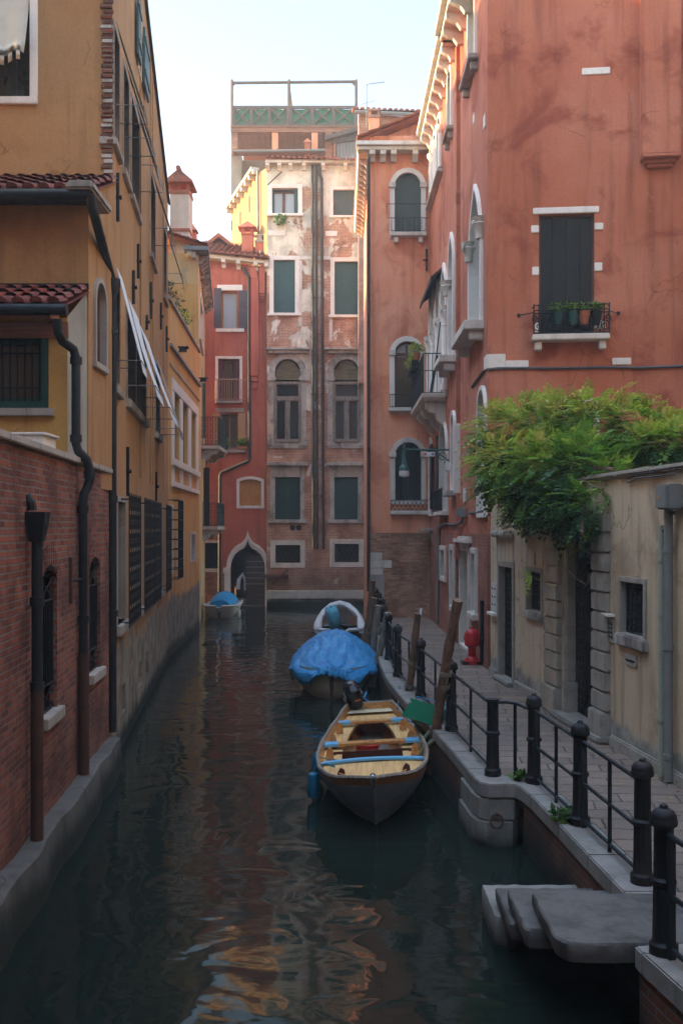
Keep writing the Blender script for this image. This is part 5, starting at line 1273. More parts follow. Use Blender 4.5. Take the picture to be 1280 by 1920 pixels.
# walls
brk_a, brk_b = 4.35, 3.5
mb = MB(); mb.wall(I_, [(0, zb - .06), (I_.L, zb - .06), (I_.L, ZT), (0, ZT)], hi, .24)
mb.quad(V(.915, 41, .0), V(.915, 32.2, .0), V(.915, 32.2, ZT), V(.915, 41, ZT)); mb.build("end_wall", "pink", ph)
mb = MB(); mb.wall(A, [(0, brk_a - .46), (A.u(826), brk_a - .46), (A.u(827), brk_b - .06), (A.L, brk_b - .06), (A.L, ZT), (0, ZT)], [h for h in ha if h[0][1] > 3.5], .36)
mb.wall(AB, [(0, brk_b - .06), (AB.L, brk_b - .06), (AB.L, ZT), (0, ZT)]); mb.wall(BB, [(0, brk_b - .06), (BB.L, brk_b - .06), (BB.L, ZT), (0, ZT)], [h for h in hb if h[0][1] > 3.5], .4)
mb.wall(C, [(0, .3), (C.L, .3), (C.L, ZT), (0, ZT)], hc, .2)
mb.quad(V(.915, 41, ZT - .01), V(.915, 32.2, ZT - .01), V(12.5, 32.2, ZT - .01), V(12.5, 41, ZT - .01)); mb.add([V(2.845, 32.2, ZT - .01), V(2.9, 25.2, ZT - .01), V(3, 25.2, ZT - .01), V(3, 20.45, ZT - .01), V(12.5, 19.5, ZT - .01), V(12.5, 32.2, ZT - .01)], [(0, 1, 2, 3, 4, 5)])
mb.quad(V(12.5, 19.5, .3), V(12.5, 41, .3), V(12.5, 41, ZT), V(12.5, 19.5, ZT)); mb.quad(V(12.5, 41, .0), V(.915, 41, .0), V(.915, 41, ZT), V(12.5, 41, ZT))
mb.build("wall", "rosso", ph)
mb = MB(); mb.wall(I_, [(0, .5), (I_.L, .5), (I_.L, zb - .004), (0, zb - .004)], o=.012); mb.build("brick_base", "mixed_brick", ph)
mb = MB(); mb.wall(A, [(0, .5), (A.L, .5), (A.L, brk_b - .004), (A.u(827), brk_b - .004), (A.u(826), brk_a - .404), (0, brk_a - .404)], [h for h in ha if h[0][1] < 3.5], .36, o=.008)
mb.wall(AB, [(0, .5), (AB.L, .5), (AB.L, brk_b - .004), (0, brk_b - .004)], o=.008); mb.wall(BB, [(0, .5), (BB.L, .5), (BB.L, brk_b - .004), (0, brk_b - .004)], [h for h in hb if h[0][1] < 3.5], .4, o=.008); mb.wall(C, [(0, .5), (.7, .5), (.7, brk_b - .01), (0, brk_b - .01)], o=.008); mb.build("brick_base", "red_brick", ph)
mb = MB()
for a, b, y0, y1 in ((693.5, 716, 1036, 1050), (693.5, 734, 1050.4, 1065), (693.5, 718, 1065.4, 1078)): mb.slab(I_, max(0, ix(a)), ix(b), iz(y1), iz(y0), -.02, .03)
mb.build("quoin", "istrian", ph, bevel=.01)
mb = MB(); mb.slab(I_, 0, ix(720), .6, iz(1078.5), -.02, .028); mb.build("pilaster", "grey_render", ph, bevel=.01)
MB().slab(I_, ix(807.5) - .06, I_.L + .0, .6, iz(1053), -.02, .05).build("pilaster", "rough_stone", ph, bevel=.01)
mb = MB(); mb.slab(I_, -.4, I_.L, 15.72, 15.84, -.02, .36); mb.slab(I_, -.45, I_.L, 15.842, 15.98, -.02, .45)
mb.hexa([V(.55, 32.2, 15.72), V(.915, 32.2, 15.72), V(.915, 41, 15.72), V(.55, 41, 15.72), V(.5, 32.2, 15.9), V(.915, 32.2, 15.9), V(.915, 41, 15.9), V(.5, 41, 15.9)])
mb.build("cornice", "istrian", ph, bevel=.015)
mb = MB(); mb.slab(A, .3, A.L + .05, 15.95, 16.1, -.02, .34); mb.slab(A, .3, A.L + .05, 16.102, 16.28, -.02, .46); mb.slab(BB, -.1, BB.L, 15.95, 16.1, -.02, .5); mb.slab(BB, -.1, BB.L, 16.102, 16.28, -.02, .64); mb.build("cornice", "istrian", ph, bevel=.015)
for px in (697, 717, 737, 777): MB().prism([I_.pt(ix(px) - .09, 15.718 + b, o) for o, b in ((0, 0), (.34, 0), (.34, -.12), (.2, -.2), (.12, -.3), (0, -.3))], (.18, 0, 0)).build("corbel", "istrian", ph)
corbels(ph, A, .4, A.L, 15.948, 9, .16, .34, .34); corbels(ph, BB, .2, BB.L, 15.948, 6, .16, .38, .5)
SW = PL((.915, 41), (.915, 32.2)); corbels(ph, SW, .2, SW.L - .3, 15.71, 16, .14, .26, .3, 'sooty_stone')
mb = MB(); a, b, c = P(697, 266, 32.6), P(795, 226, 32.6), P(795, 266, 32.6); mb.prism([a, c, b], (0, 8, 0)); q = mb.build("gable", "pink", ph)
mb = MB(); d = (b - a).normalized(); tile_roof(mb, V(.55, 31.9, 16.1), (0, 1, 0), (d.x, 0, d.z), 9, 2.3, .24); mb.build("roof", "roof_tile", ph)
mb = MB(); x = P(690.5, 0, 32.05).x; mb.tube([(x, 32.0, iz(293)), (x, 32.0, iz(1108))], .055, 8); mb.build("drainpipe", "brown_pipe", ph, smooth=True)
pw = (872.5 - 640) / F * 25.05
pipe(ph, [V(2.98, 25.0, ZT - .3), V(pw + .0, 25.0, 15.6), V(pw, 25.0, 3.55), V(pw + .05, 24.6, 3.3), V(pw + .13, 24.2, 3.05), V(pw + .14, 24.1, 2.8)], .075, "lead_pipe", [V(pw, 25.0, z) for z in (13., 10.2, 7.4, 4.8)])
MB().box((2.88, 24.9, 3.2), (.1, .3, .7)).build("pilaster_cap", "rosso", ph)
# balcony of the canal flank
bl = MB(); by0, by1, bx = 27.35, 31.9, 2.22
n = 7; prof = []
bl.hexa([V(bx + .1, by0 + .1, 7.12), V(2.88, by0 + .1, 7.12), V(2.86, by1, 7.12), V(bx + .1, by1, 7.12), V(bx, by0, 7.2), V(2.88, by0, 7.2), V(2.86, by1, 7.2), V(bx, by1, 7.2)])
bl.hexa([V(bx, by0, 7.202), V(2.88, by0, 7.202), V(2.86, by1, 7.202), V(bx, by1, 7.202), V(bx - .03, by0 - .03, 7.33), V(2.88, by0 - .03, 7.33), V(2.86, by1, 7.33), V(bx - .03, by1, 7.33)]); bo = bl.build("balcony", "istrian", ph, bevel=.02)
for yy in (27.6, 29.1, 30.6):
    MB().prism([V(2.89, yy, 7.118), V(bx + .12, yy, 7.118), V(bx + .1, yy, 6.98), V(bx + .2, yy, 6.85), V(bx + .38, yy, 6.8), V(bx + .42, yy, 6.62), V(bx + .55, yy, 6.5), V(2.89, yy, 6.4)], (0, .28, 0)).build("corbel", "istrian", bo)
mb = MB(); F1 = PL((bx + .03, by0 + .02), (2.86, by0 + .02)); F2 = PL((bx + .03, by1), (bx + .03, by0 + .02))
balusters(mb, F1, 0, F1.L, 7.34, 8.42, 0, 5, .011); balusters(mb, F2, 0, F2.L, 7.34, 8.42, 0, 30, .011); mb.tube([F1.pt(0, 7.95, 0), F1.pt(F1.L, 7.95, 0)], .012, 4); mb.tube([F2.pt(0, 7.95, 0), F2.pt(F2.L, 7.95, 0)], .012, 4)
mb.build("railing", "rail_iron", bo)
mb = MB(); mb.tube([(2.45, 27.6, 7.35), (2.62, 27.5, 8.4), (2.72, 27.45, 9.3)], .02, 5); mb.tube([(2.5, 27.7, 7.35), (2.66, 27.6, 8.4)], .025, 5)
tag(mb.build("folded_stand", "rail_iron"), "thin folded metal stand leaning on the palace balcony", "drying rack")
for i, (y, z, s, lb, pm) in enumerate(((28.3, 8.5, .2, "bright green plant in a clay pot clamped on the palace balcony rail corner", "terracotta"), (29.4, 8.42, .2, "yellow green plant in a dark trough, middle of the palace balcony rail", "shutter_black"), (30.5, 8.38, .2, "pale flowering plant in a dark trough farthest along the palace balcony rail", "shutter_black"))):
    c = V(bx - .08, y, z); pt = thing("flower_pot", lb, "potted plant", c, "pots on the palace balcony rail")
    mb = MB(); (mb.lathe([(.07, -.1), (.1, .07), (.11, .09), (.08, .09)], c, 12) if i == 0 else mb.box(c, (.2, .8, .2))); mb.build("pot", pm, pt)
    mb = MB(); bush_mb(mb, c + V(0, 0, .22), (s, s * (1.1 if i == 0 else 1.9), s * .8), 160, .1); mb.build("foliage", ['leaf_lime', 'leaf_mid', 'leaf_yellow'], pt)
# little door canopy, boxes, cables, tie plates
c = P(805, 995, 31.4); mb = MB(); mb.hexa([c + V(-.3, -.5, -.06), c + V(.25, -.5, 0), c + V(.25, .5, 0), c + V(-.3, .5, -.06), c + V(-.3, -.5, .03), c + V(.25, -.5, .12), c + V(.25, .5, .12), c + V(-.3, .5, .03)])
mb.prism([c + V(-.05, -.42, -.07), c + V(.25, -.42, -.03), c + V(.25, -.42, -.5), c + V(.05, -.42, -.42)], (0, .08, 0)); mb.build("door_hood", "grey_render", ph, bevel=.02)
mb = MB(); mb.slab(A, A.u(806), A.u(810), 5, 5.9, .0, .05)
mb = MB(); q = I_.pt(ix(799), iz(488), .03); mb.tube([q + V(0, 0, -.35), q + V(0, 0, .35)], .03, 6); mb.tube([q + V(-.12, 0, 0), q + V(.05, 0, 0)], .025, 5); mb.build("tie_plate", "iron", ph)
for i, (px, y0, y1, P_, lb) in enumerate(((866.5, 951, 969, BB, "grey meter box on the red palace, beside its drainpipe"), (873.5, 953, 970, BB, "second smaller grey meter box nearer the wisteria on the red palace"), (844.5, 867, 883, A, "white junction box under the street lamp bracket"))):
    u = P_.u(px); z0, z1 = P_.z(px, y1), P_.z(px, y0); t = thing("meter_box", lb, "electrical box", P_.pt(u, z0, .02))
    mb = MB(); mb.slab(P_, u - .17, u + .17, z0, z1, .01, .14); mb.build("box", "grey_metal" if i < 2 else "white_plate", t, bevel=.012); mb = MB(); mb.slab(P_, u - .14, u + .14, z0 + .03, z1 - .03, .141, .15); mb.build("lid", "grey_metal" if i < 2 else "white_plate", t)
u = BB.u(872); mb = MB(); mb.slab(BB, u - .22, u + .22, BB.z(872, 941), BB.z(872, 915), .01, .03); t = mb.build("wall_sign", "white_plate"); tag(t, "white notice plate on the red palace beside the drainpipe", "sign")
def wire(pts, r, lb, mat="cable", n=5, nm="cable"): return tag(MB().tube(pts, r, n).build(nm, mat), lb, "cable")
cp = [C.pt(cu(px), cz(px, py), .03) for px, py in ((917, 693), (935, 691), (990, 690.5), (1060, 691), (1130, 689), (1200, 690), (1279, 687))]
wire([BB.pt(BB.u(886), BB.z(886, 726), .03), BB.pt(BB.u(896), BB.z(896, 712), .03), BB.pt(BB.u(909), BB.z(909, 695), .03)] + cp, .028, "grey cable running along the red wall under the small balcony")
wire([BB.pt(BB.u(884), BB.z(884, 962), .04), BB.pt(BB.u(898), BB.z(898, 961), .04), BB.pt(BB.u(913), BB.z(913, 958), .04)], .035, "dark bundled cable on the red wall above the doorway beside the wisteria")
wire([A.pt(A.u(826), A.z(826, 988), .05), A.pt(A.u(840), A.z(840, 982), .05), A.pt(A.u(853), A.z(853, 985), .05), BB.pt(BB.u(868), BB.z(868, 980), .06), BB.pt(BB.u(873), BB.z(873, 970), .06)], .035, "black cable bundle looping over the small barred windows of the palace")
wire([A.pt(A.u(826), A.z(826, 988), .05), A.pt(A.u(825), A.z(825, 1010), .05), A.pt(A.u(823), A.z(823, 1170), .06)], .045, "vertical grey conduit down the brick palace base to the pavement", "grey_metal")
wire([BB.pt(BB.u(907), BB.z(907, 1126), .05), BB.pt(BB.u(907), BB.z(907, 1242), .05)], .045, "short iron pipe rising from the pavement behind the red hydrant", "iron", 6, "stand_pipe")
# street lamp
la = thing("street_lamp", "green bracket street lamp hanging from a long arm on the red palace", "street lamp", A.pt(A.u(845), 5.7))
zl = 5.7; yl = 26.45; x0, x1 = 2.87, 1.66
mb = MB(); mb.tube([(x0, yl, zl), (x1 - .02, yl, zl)], .028, 8); mb.tube([(x0, yl, zl - .3), (2.6, yl, zl - .12), (2.25, yl, zl - .02)], .018, 6)
mb.tube([V(2.68 + .1 * math.cos(a), yl, zl - .17 + .1 * math.sin(a)) for a in [.5 * i for i in range(14)]], .014, 5); mb.tube([V(2.8 + .06 * math.cos(a), yl, zl - .34 + .06 * math.sin(a)) for a in [.5 * i for i in range(12)]], .014, 5)
mb.tube([(x0 + .01, yl, zl + .08), (x0 + .01, yl, zl - .5)], .025, 6); mb.lathe([(.02, .0), (.045, .05), (.02, .1), (.03, .16), (.0, .22)], (x1, yl, zl), 8); mb.build("arm", "lamp_green", la, smooth=True)
mb = MB(); mb.lathe([(.03, 0), (.05, -.06), (.05, -.12), (.06, -.14), (.045, -.2), (.06, -.24), (.07, -.38), (.10, -.44), (.125, -.47), (.133, -.56), (.125, -.56)], (x1, yl, zl), 14); mb.build("lamp_shade", "lamp_green", la, smooth=True)
mb = MB(); mb.lathe([(.13, -.56), (.138, -.64), (.125, -.70), (.02, -.73)], (x1, yl, zl), 14); mb.build("lamp_glass", "lamp_glass", la, smooth=True)
mb = MB(); mb.box((2.32, yl - .04, zl - .12), (.3, .02, .12)); sg = mb.build("name_plate", "white_plate", la)
for x, m in ((2.22, 'sign_red'), (2.32, 'white_plate'), (2.42, 'sign_blue')): MB().box((x, yl - .053, zl - .12), (.07, .006, .05)).build("plate_emblem", m, sg)

# ================================================================== RIGHT: courtyard wall
K = PL((2.99, 20.0), (2.99 + .0976 * 16, 4.0)); ku = K.u
kw = thing("courtyard_wall", "pale plastered courtyard wall with iron gates, small windows and stone pilasters", "wall", (3.4, 15, .72))
KT = 4.3; holes = []
def grille(mb, u0, u1, z0, z1, o): scroll_panel(mb, K, u0, u1, z0, z1, o, .014, .13)
def kopen(a, b, z0, z1, d, sur, smat, gr=True, pane='dark_room', bev=True, name='window'):
    u0, u1 = ku(a), ku(b); q = opening(u0, u1, z0, z1); holes.append(grow(q, .012))
    mb = MB(); mb.ring(K, q, grow(q, sur, sur if name == 'window' else 0), -d, .03); w = mb.build(name, smat, kw, bevel=.008)
    mb = MB(); mb.plate(K, grow(q, .01), -d - .12, -d - .1); mb.build('pane', pane, w)
    if gr: mb = MB(); grille(mb, u0 + .02, u1 - .02, z0 + .02, z1 - .02, -d + .03); mb.build('grille', 'iron', w)
    return w, u0, u1
w, u0, u1 = kopen(936.5, 961.5, .74, K.z(950, 1063), .145, .1, 'rough_stone', name='gate')
w, u0, u1 = kopen(989, 1015, K.z(1002, 1146), K.z(1002, 1072), .115, .08, 'rough_stone'); sillbox(w, K, u0 - .12, u1 + .12, K.z(1002, 1147), 'sooty_stone', .07, .14, False)
w, u0, u1 = kopen(1165, 1208, K.z(1186, 1191), K.z(1186, 1093), .10, .07, 'rough_stone'); sillbox(w, K, u0 - .12, u1 + .12, K.z(1186, 1192), 'sooty_stone', .07, .16, False)
for a, b, y in ((929, 964, 1002), (985, 1021, 1003)):
    mb = MB(); z = K.z((a + b) / 2, y); n = 7
    for i in range(n):
        uu = ku(a) + (ku(b) - ku(a)) * (i + .5) / n; mb.tube([K.pt(uu, z + .03, -.02), K.pt(uu, z - .01, .12)], .06, 6)
    mb.slab(K, ku(a), ku(b), z - .06, z - .01, -.02, .07); mb.build("tile_hood", "sooty_stone", kw)
    mb = MB(); q = z - .07
    for i in range(3): uu = ku(a) + (ku(b) - ku(a)) * (.08 + .42 * i); mb.slab(K, uu - .03, uu + .03, K.z((a + b) / 2, 1060), q, -.01, .006)
    mb.build("stain_strip", "sooty_stone", kw)

u0, u1 = ku(1053), ku(1117)
q = opening(u0, u1, .74, 3.6); holes.append(q)
mb = MB()
for s, (a, b) in enumerate(((ku(1027), u0), (u1, ku(1144)))):
    z = .72; i = 0
    while z < 3.7:
        h = .42 if i == 0 else .27; mb.slab(K, a + .004, b - .004 if s == 0 else b, z + .004, z + h - .008, -.42, .13 if i == 0 else .09 + random.uniform(-.008, .008)); z += h; i += 1
pil = mb.build("gate_pilaster", "rough_stone", kw, bevel=.02)
mb = MB(); mb.slab(K, u0 + .01, u0 + .16, .72, 1.25, -.30, .02); mb.slab(K, u0 + .012, u0 + .1, 1.252, 3.6, -.30, -.03); mb.build("inner_pilaster", "rough_stone", kw, bevel=.02)
mb = MB(); g0, g1 = u0 + .1, u1 - .02; um = g0 + (g1 - g0) * .58
for a, b in ((g0, um - .01), (um + .01, g1)): grille(mb, a, b, .8, 3.1, -.2)
mb.tube([K.pt(g0, 3.12, -.2), K.pt(g1, 3.12, -.2)], .03, 6); grille(mb, g0, g1, 3.16, 3.58, -.2); gt = mb.build("iron_gate", "iron", kw)
mb = MB(); mb.slab(K, u0 - .05, u1 + .05, .74, 3.6, -.36, -.32); mb.build("backing_sheet", "dark_room", gt)
mb = MB(); mb.slab(K, ku(1050), ku(1146), .722, .80, -.42, .2); mb.slab(K, ku(934), ku(964), .722, .79, -.3, .14); mb.build("doorstep", "quay_stone", kw, bevel=.02)
mb = MB(); mb.wall(K, [(0, .5), (K.L, .5), (K.L, KT), (0, KT)], holes, .3); mb.quad(K.pt(0, .5), K.pt(0, KT), K.pt(0, KT, -.35), K.pt(0, .5, -.35)); mb.quad(K.pt(0, .5, -.5), K.pt(0, KT, -.5), K.pt(K.L, KT, -.5), K.pt(K.L, .5, -.5)); mb.build("wall", "garden", kw)
mb = MB()
for i in range(14): mb.slab(K, K.L * i / 14 + .004, K.L * (i + 1) / 14 - .004, KT + .002, KT + .075 + random.uniform(0, .008), -.55, .075)
mb.build("coping", "rough_stone", kw, bevel=.03)
mb = MB(); segs = ((0, ku(933)), (ku(966), ku(1026)), (ku(1146), K.L))
for a, b in segs: mb.slab(K, a + .01, b - .01, .70, .86, -.02, .05)
mb.build("base_course", "rough_stone", kw, bevel=.02)
def plate_thing(name, lb, cat, px0, px1, y0, y1, o, mat, extra=None):
    xm = (px0 + px1) / 2; u0, u1, z0, z1 = ku(px0), ku(px1), K.z(xm, y1), K.z(xm, y0)
    t = thing(name, lb, cat, K.pt(u0, z0)); mb = MB(); mb.slab(K, u0, u1, z0, z1, .002, o); mb.build("panel", mat, t, bevel=.006)
    if extra: extra(t, u0, u1, z0, z1, o)
    return t
def bells(rows, cols):
    def f(t, u0, u1, z0, z1, o):
        for i in range(cols):
            for k in range(rows):
                uu = u0 + (u1 - u0) * (i + .5) / cols; zz = z0 + (z1 - z0) * (.25 + .55 * k / max(1, rows - 1)); MB().slab(K, uu - .022, uu + .022, zz - .018, zz + .018, o + .001, o + .012).build("bell_button", "iron", t)
    return f
plate_thing("doorbell_panel", "white entry phone panel with dark bell buttons beside the narrow gate", "doorbell", 923.5, 932.5, 1093, 1147, .03, "white_plate", bells(3, 2))
plate_thing("doorbell_panel", "stone bell panel with rows of buttons, between the tall gate and small window", "doorbell", 1142, 1152, 1160, 1205, .025, "rough_stone", bells(4, 2))
def slot(t, u0, u1, z0, z1, o): MB().slab(K, u0 + .04, u1 - .04, z0 + .06, z1 - .07, o + .001, o + .006).build("slot", "dark_room", t)
plate_thing("mail_slot", "stone letter slot in the pale courtyard wall below the barred window", "mail slot", 1173, 1194, 1227, 1249, .02, "rough_stone", slot)
def ledge(t, u0, u1, z0, z1, o): pass
mb = MB(); mb.slab(K, ku(921), ku(934), K.z(927, 1153), K.z(927, 1148), 0, .1); mb.slab(K, ku(1137), ku(1152), K.z(1145, 1155), K.z(1145, 1150), 0, .08); mb.build("ledge", "white_stone", kw)
pa, pb = K.u(1240.5, .07), K.u(1252, .09)
mb = MB(); mb.tube([K.pt(pa, .74, .07), K.pt(pa, K.z(1240, 985), .07)], .045, 10)
for y in (1050, 1150, 1345): q = K.pt(pa, K.z(1240, y), .07); mb.tube([q - V(0, 0, .02), q + V(0, 0, .02)], .055, 10)
tag(mb.build("conduit", "pale_pipe", smooth=True), "pale greenish conduit pipe up the courtyard wall", "pipe")
mb = MB(); mb.tube([K.pt(pb, .74, .09), K.pt(pb, K.z(1251, 955), .09)], .05, 10)
for y in (1030, 1210, 1410): q = K.pt(pb, K.z(1251, y), .09); mb.tube([q - V(0, 0, .03), q + V(0, 0, .03)], .062, 10)
tag(mb.build("conduit", "grey_metal", smooth=True), "dark grey conduit pipe below the junction box", "pipe")
u0, u1, z0, z1 = K.u(1230, .2), K.u(1252, .2), K.z(1242, 955, .2), K.z(1242, 908, .2)
jb = thing("junction_box", "grey junction box with a small yellow warning mark on the courtyard wall", "electrical box", K.pt(u0, z0))
mb = MB(); mb.slab(K, u0, u1, z0, z1, .02, .2); mb.build("box", "grey_metal", jb, bevel=.015); mb = MB(); mb.slab(K, u0 + .012, u1 - .012, z0 + .012, z1 - .012, .202, .225); mb.build("lid", "grey_metal", jb, bevel=.008)
mb = MB(); um = u0 + (u1 - u0) * .3; mb.prism([K.pt(um - .03, z0 + .12, .2265), K.pt(um + .03, z0 + .12, .2265), K.pt(um, z0 + .17, .2265)], (-.002, 0, 0)); mb.build("warning_mark", "board_ochre", jb)
mb = MB(); mb.tube([K.pt(um, z0, .1), K.pt(um, z0 - .15, .09), K.pt(pa, z0 - .25, .07)], .025, 6); mb.build("gland", "grey_metal", jb)
for k, dz in enumerate((0, .05)):
    pts = [K.pt(ku(px), K.z(px, py) + dz, .06 + .03 * math.sin(px)) for px, py in ((1180, 905), (1200, 897), (1225, 894), (1255, 890), (1278, 888))]
    wire(pts, .011, ("lower" if k == 0 else "upper") + " grey cable strung along the courtyard wall top to the junction box")
wire([K.pt(ku(1256), K.z(1256, 930), .15), K.pt(ku(1266), K.z(1266, 935), .12), K.pt(ku(1268), K.z(1268, 960), .1), K.pt(ku(1279), K.z(1279, 962), .08)], .022, "grey cable looping out of the junction box side")

# ================================================================== QUAY
E = [(.86, 34), (.88, 30), (.90, 26.5), (.84, 23.2), (.83, 21), (.88, 19), (1.04, 17), (1.2, 15.5), (1.35, 14.1), (1.45, 13), (1.52, 12.05), (1.55, 11.6), (1.59, 11.42), (1.68, 11.34), (1.8, 11.335), (1.9, 11.35), (1.97, 11.33), (2.02, 11.2), (2.06, 10.9), (2.14, 9.84), (2.2, 8.9), (2.26, 8.0), (2.26, 6.99), (2.05, 6.965), (2.06, 6.85), (2.16, 6.27), (2.5, 4.2), (2.9, 1.5)]
EV = [Vector((x, y)) for x, y in E]
def inner(d):
    out = []
    for i, p in enumerate(EV):
        a = EV[max(0, i - 1)]; b = EV[min(len(EV) - 1, i + 1)]; t = (b - a).normalized(); n = Vector((-t.y, t.x))
        if n.x < 0 and abs(n.x) > .3: n = -n
        out.append(p + n * d)
    return out
IN = [Vector((x + .36, y + (.0 if y > 11.7 or y < 11.2 else .2))) for x, y in E]
IN[12:17] = [Vector((1.93, 11.72)), Vector((2.0, 11.7)), Vector((2.1, 11.66)), Vector((2.2, 11.6)), Vector((2.28, 11.5))]; IN[17] = Vector((2.34, 11.3)); IN[22] = Vector((2.62, 7.2)); IN[23] = Vector((2.5, 6.9)); IN[24] = Vector((2.46, 6.7))
pav = [(p.x, p.y) for p in IN] + [(14, 1.5), (14, 34)]
mb = MB(); poly = [Vector((x, y, 0)) for x, y in pav]
mb.add([V(x, y, .716) for x, y in pav], [tuple(reversed(t)) for t in tessellate_polygon([poly])])
for i, f in enumerate(mb.f):
    a, b, c = [mb.v[k] for k in f]
    if (b - a).cross(c - a).z < 0: mb.f[i] = [f[0], f[2], f[1]]
struct(mb.build("pavement", "flagstones"))
mb = MB(); acc = 0
for i in range(len(EV) - 1):
    a, b, c, d = EV[i], EV[i + 1], IN[i + 1], IN[i]; n = max(1, round((b - a).length / 1.15))
    for k in range(n):
        s, t = k / n, (k + 1) / n; g = .0035 if (b - a).length > .5 else 0.0
        if g: s += g / (b - a).length; t -= g / (b - a).length
        p = [a.lerp(b, s), a.lerp(b, t), d.lerp(c, t), d.lerp(c, s)]; j = random.uniform(-.004, .004) if g else 0
        lo, hi_ = .56, .722 + j
        mb.hexa([V(q.x, q.y, lo) for q in p] + [V(q.x, q.y, hi_) for q in p])
struct(mb.build("kerb", "quay_stone", bevel=0.012))
mb = MB(); EW = [p + (Vector((.10, .16)) if 10 < i < 17 else Vector((0, 0))) for i, p in enumerate(EV)]; rows = [[V(p.x + .035, p.y + .01, .6), V(p.x + .03, p.y, .2), V(p.x, p.y, -.6)] for p in EW]; mb.grid(rows); struct(mb.build("quay_wall", "quay_brick"))
ms = thing("mooring_stone", "worn corner stone block with an iron ring under the quay edge", "mooring stone", (1.7, 11.5, .2))
fp = [(1.47, 12.35), (1.525, 11.62), (1.57, 11.44), (1.67, 11.355), (1.8, 11.35), (1.9, 11.365), (1.965, 11.36), (2.05, 11.5), (2.05, 12.35)]
mb = MB(); mb.prism([V(x, y, .3) for x, y in fp], (0, 0, .252)); mb.prism([V(x - .02, y - .012, -.3) for x, y in fp], (0, 0, .592)); mb.build("block", "wet_stone", ms, bevel=.012)
mb = MB(); c = V(1.76, 11.31, .36); mb.tube([c + V(.07 * math.sin(a), -.012 + .02 * math.cos(a), .075 * math.cos(a) - .05) for a in [i * .35 for i in range(19)]], .012, 6); mb.tube([c + V(0, .06, .02), c + V(0, -.03, .02)], .018, 6); mb.build("ring", "rust_iron", ms, smooth=True)
# landing slab and steps down to the water
st = thing("stone_steps", "broad stone landing slab with steps descending along the quay into the water", "steps", (1.9, 7.5, .5))
def rslab(x0, x1, y0, y1, z0, z1, r, mat):
    def run(a, b): n_ = max(2, int((Vector(b) - Vector(a)).length / .07)); return [V(a[0] + (b[0] - a[0]) * i / n_, a[1] + (b[1] - a[1]) * i / n_, z0) for i in range(n_)]
    pts = run((x1, y0), (x1, y1)) + run((x1, y1), (x0, y1)) + run((x0, y1), (x0, y0 + r)) + [V(x0 + r - r * math.cos(a), y0 + r - r * math.sin(a), z0) for a in [math.pi / 2 * i / 6 for i in range(7)]] + run((x0 + r, y0), (x1, y0))[1:]
    rj = [p + V(random.uniform(-.0045, .0045), random.uniform(-.0045, .0045), 0) for p in pts]
    if (rj[1] - rj[0]).cross(rj[2] - rj[1]).z < 0: rj.reverse()
    n_ = len(rj); lay = []
    for h_, ins in ((0, .015), (.4, .0), (.9, .0), (1., .012)):
        cx, cy = (x0 + x1) / 2, (y0 + y1) / 2
        lay.append([V(p.x + (cx - p.x) / max(.2, abs(cx - p.x)) * min(ins, abs(cx - p.x)) + random.uniform(-.004, .004), p.y + (cy - p.y) / max(.2, abs(cy - p.y)) * min(ins, abs(cy - p.y)) + random.uniform(-.004, .004), z0 + (z1 - z0) * h_ + (random.uniform(-.003, .003) if h_ > .9 else 0)) for p in rj])
    mb = MB(); mb.grid(lay, True); mb.add(lay[0], [tuple(range(n_ - 1, -1, -1))]); mb.add(lay[-1], [tuple(range(n_))]); return mb.build("step", mat, st, smooth=True)
rslab(1.52, 2.64, 6.985, 7.95, .585, .728, .16, "step_stone"); rslab(1.40, 2.3, 7.6, 8.42, .43, .58, .05, "step_stone"); rslab(1.37, 2.3, 8.1, 8.9, .28, .425, .05, "step_stone"); rslab(1.32, 2.3, 8.6, 9.4, -.1, .275, .05, "wet_stone")
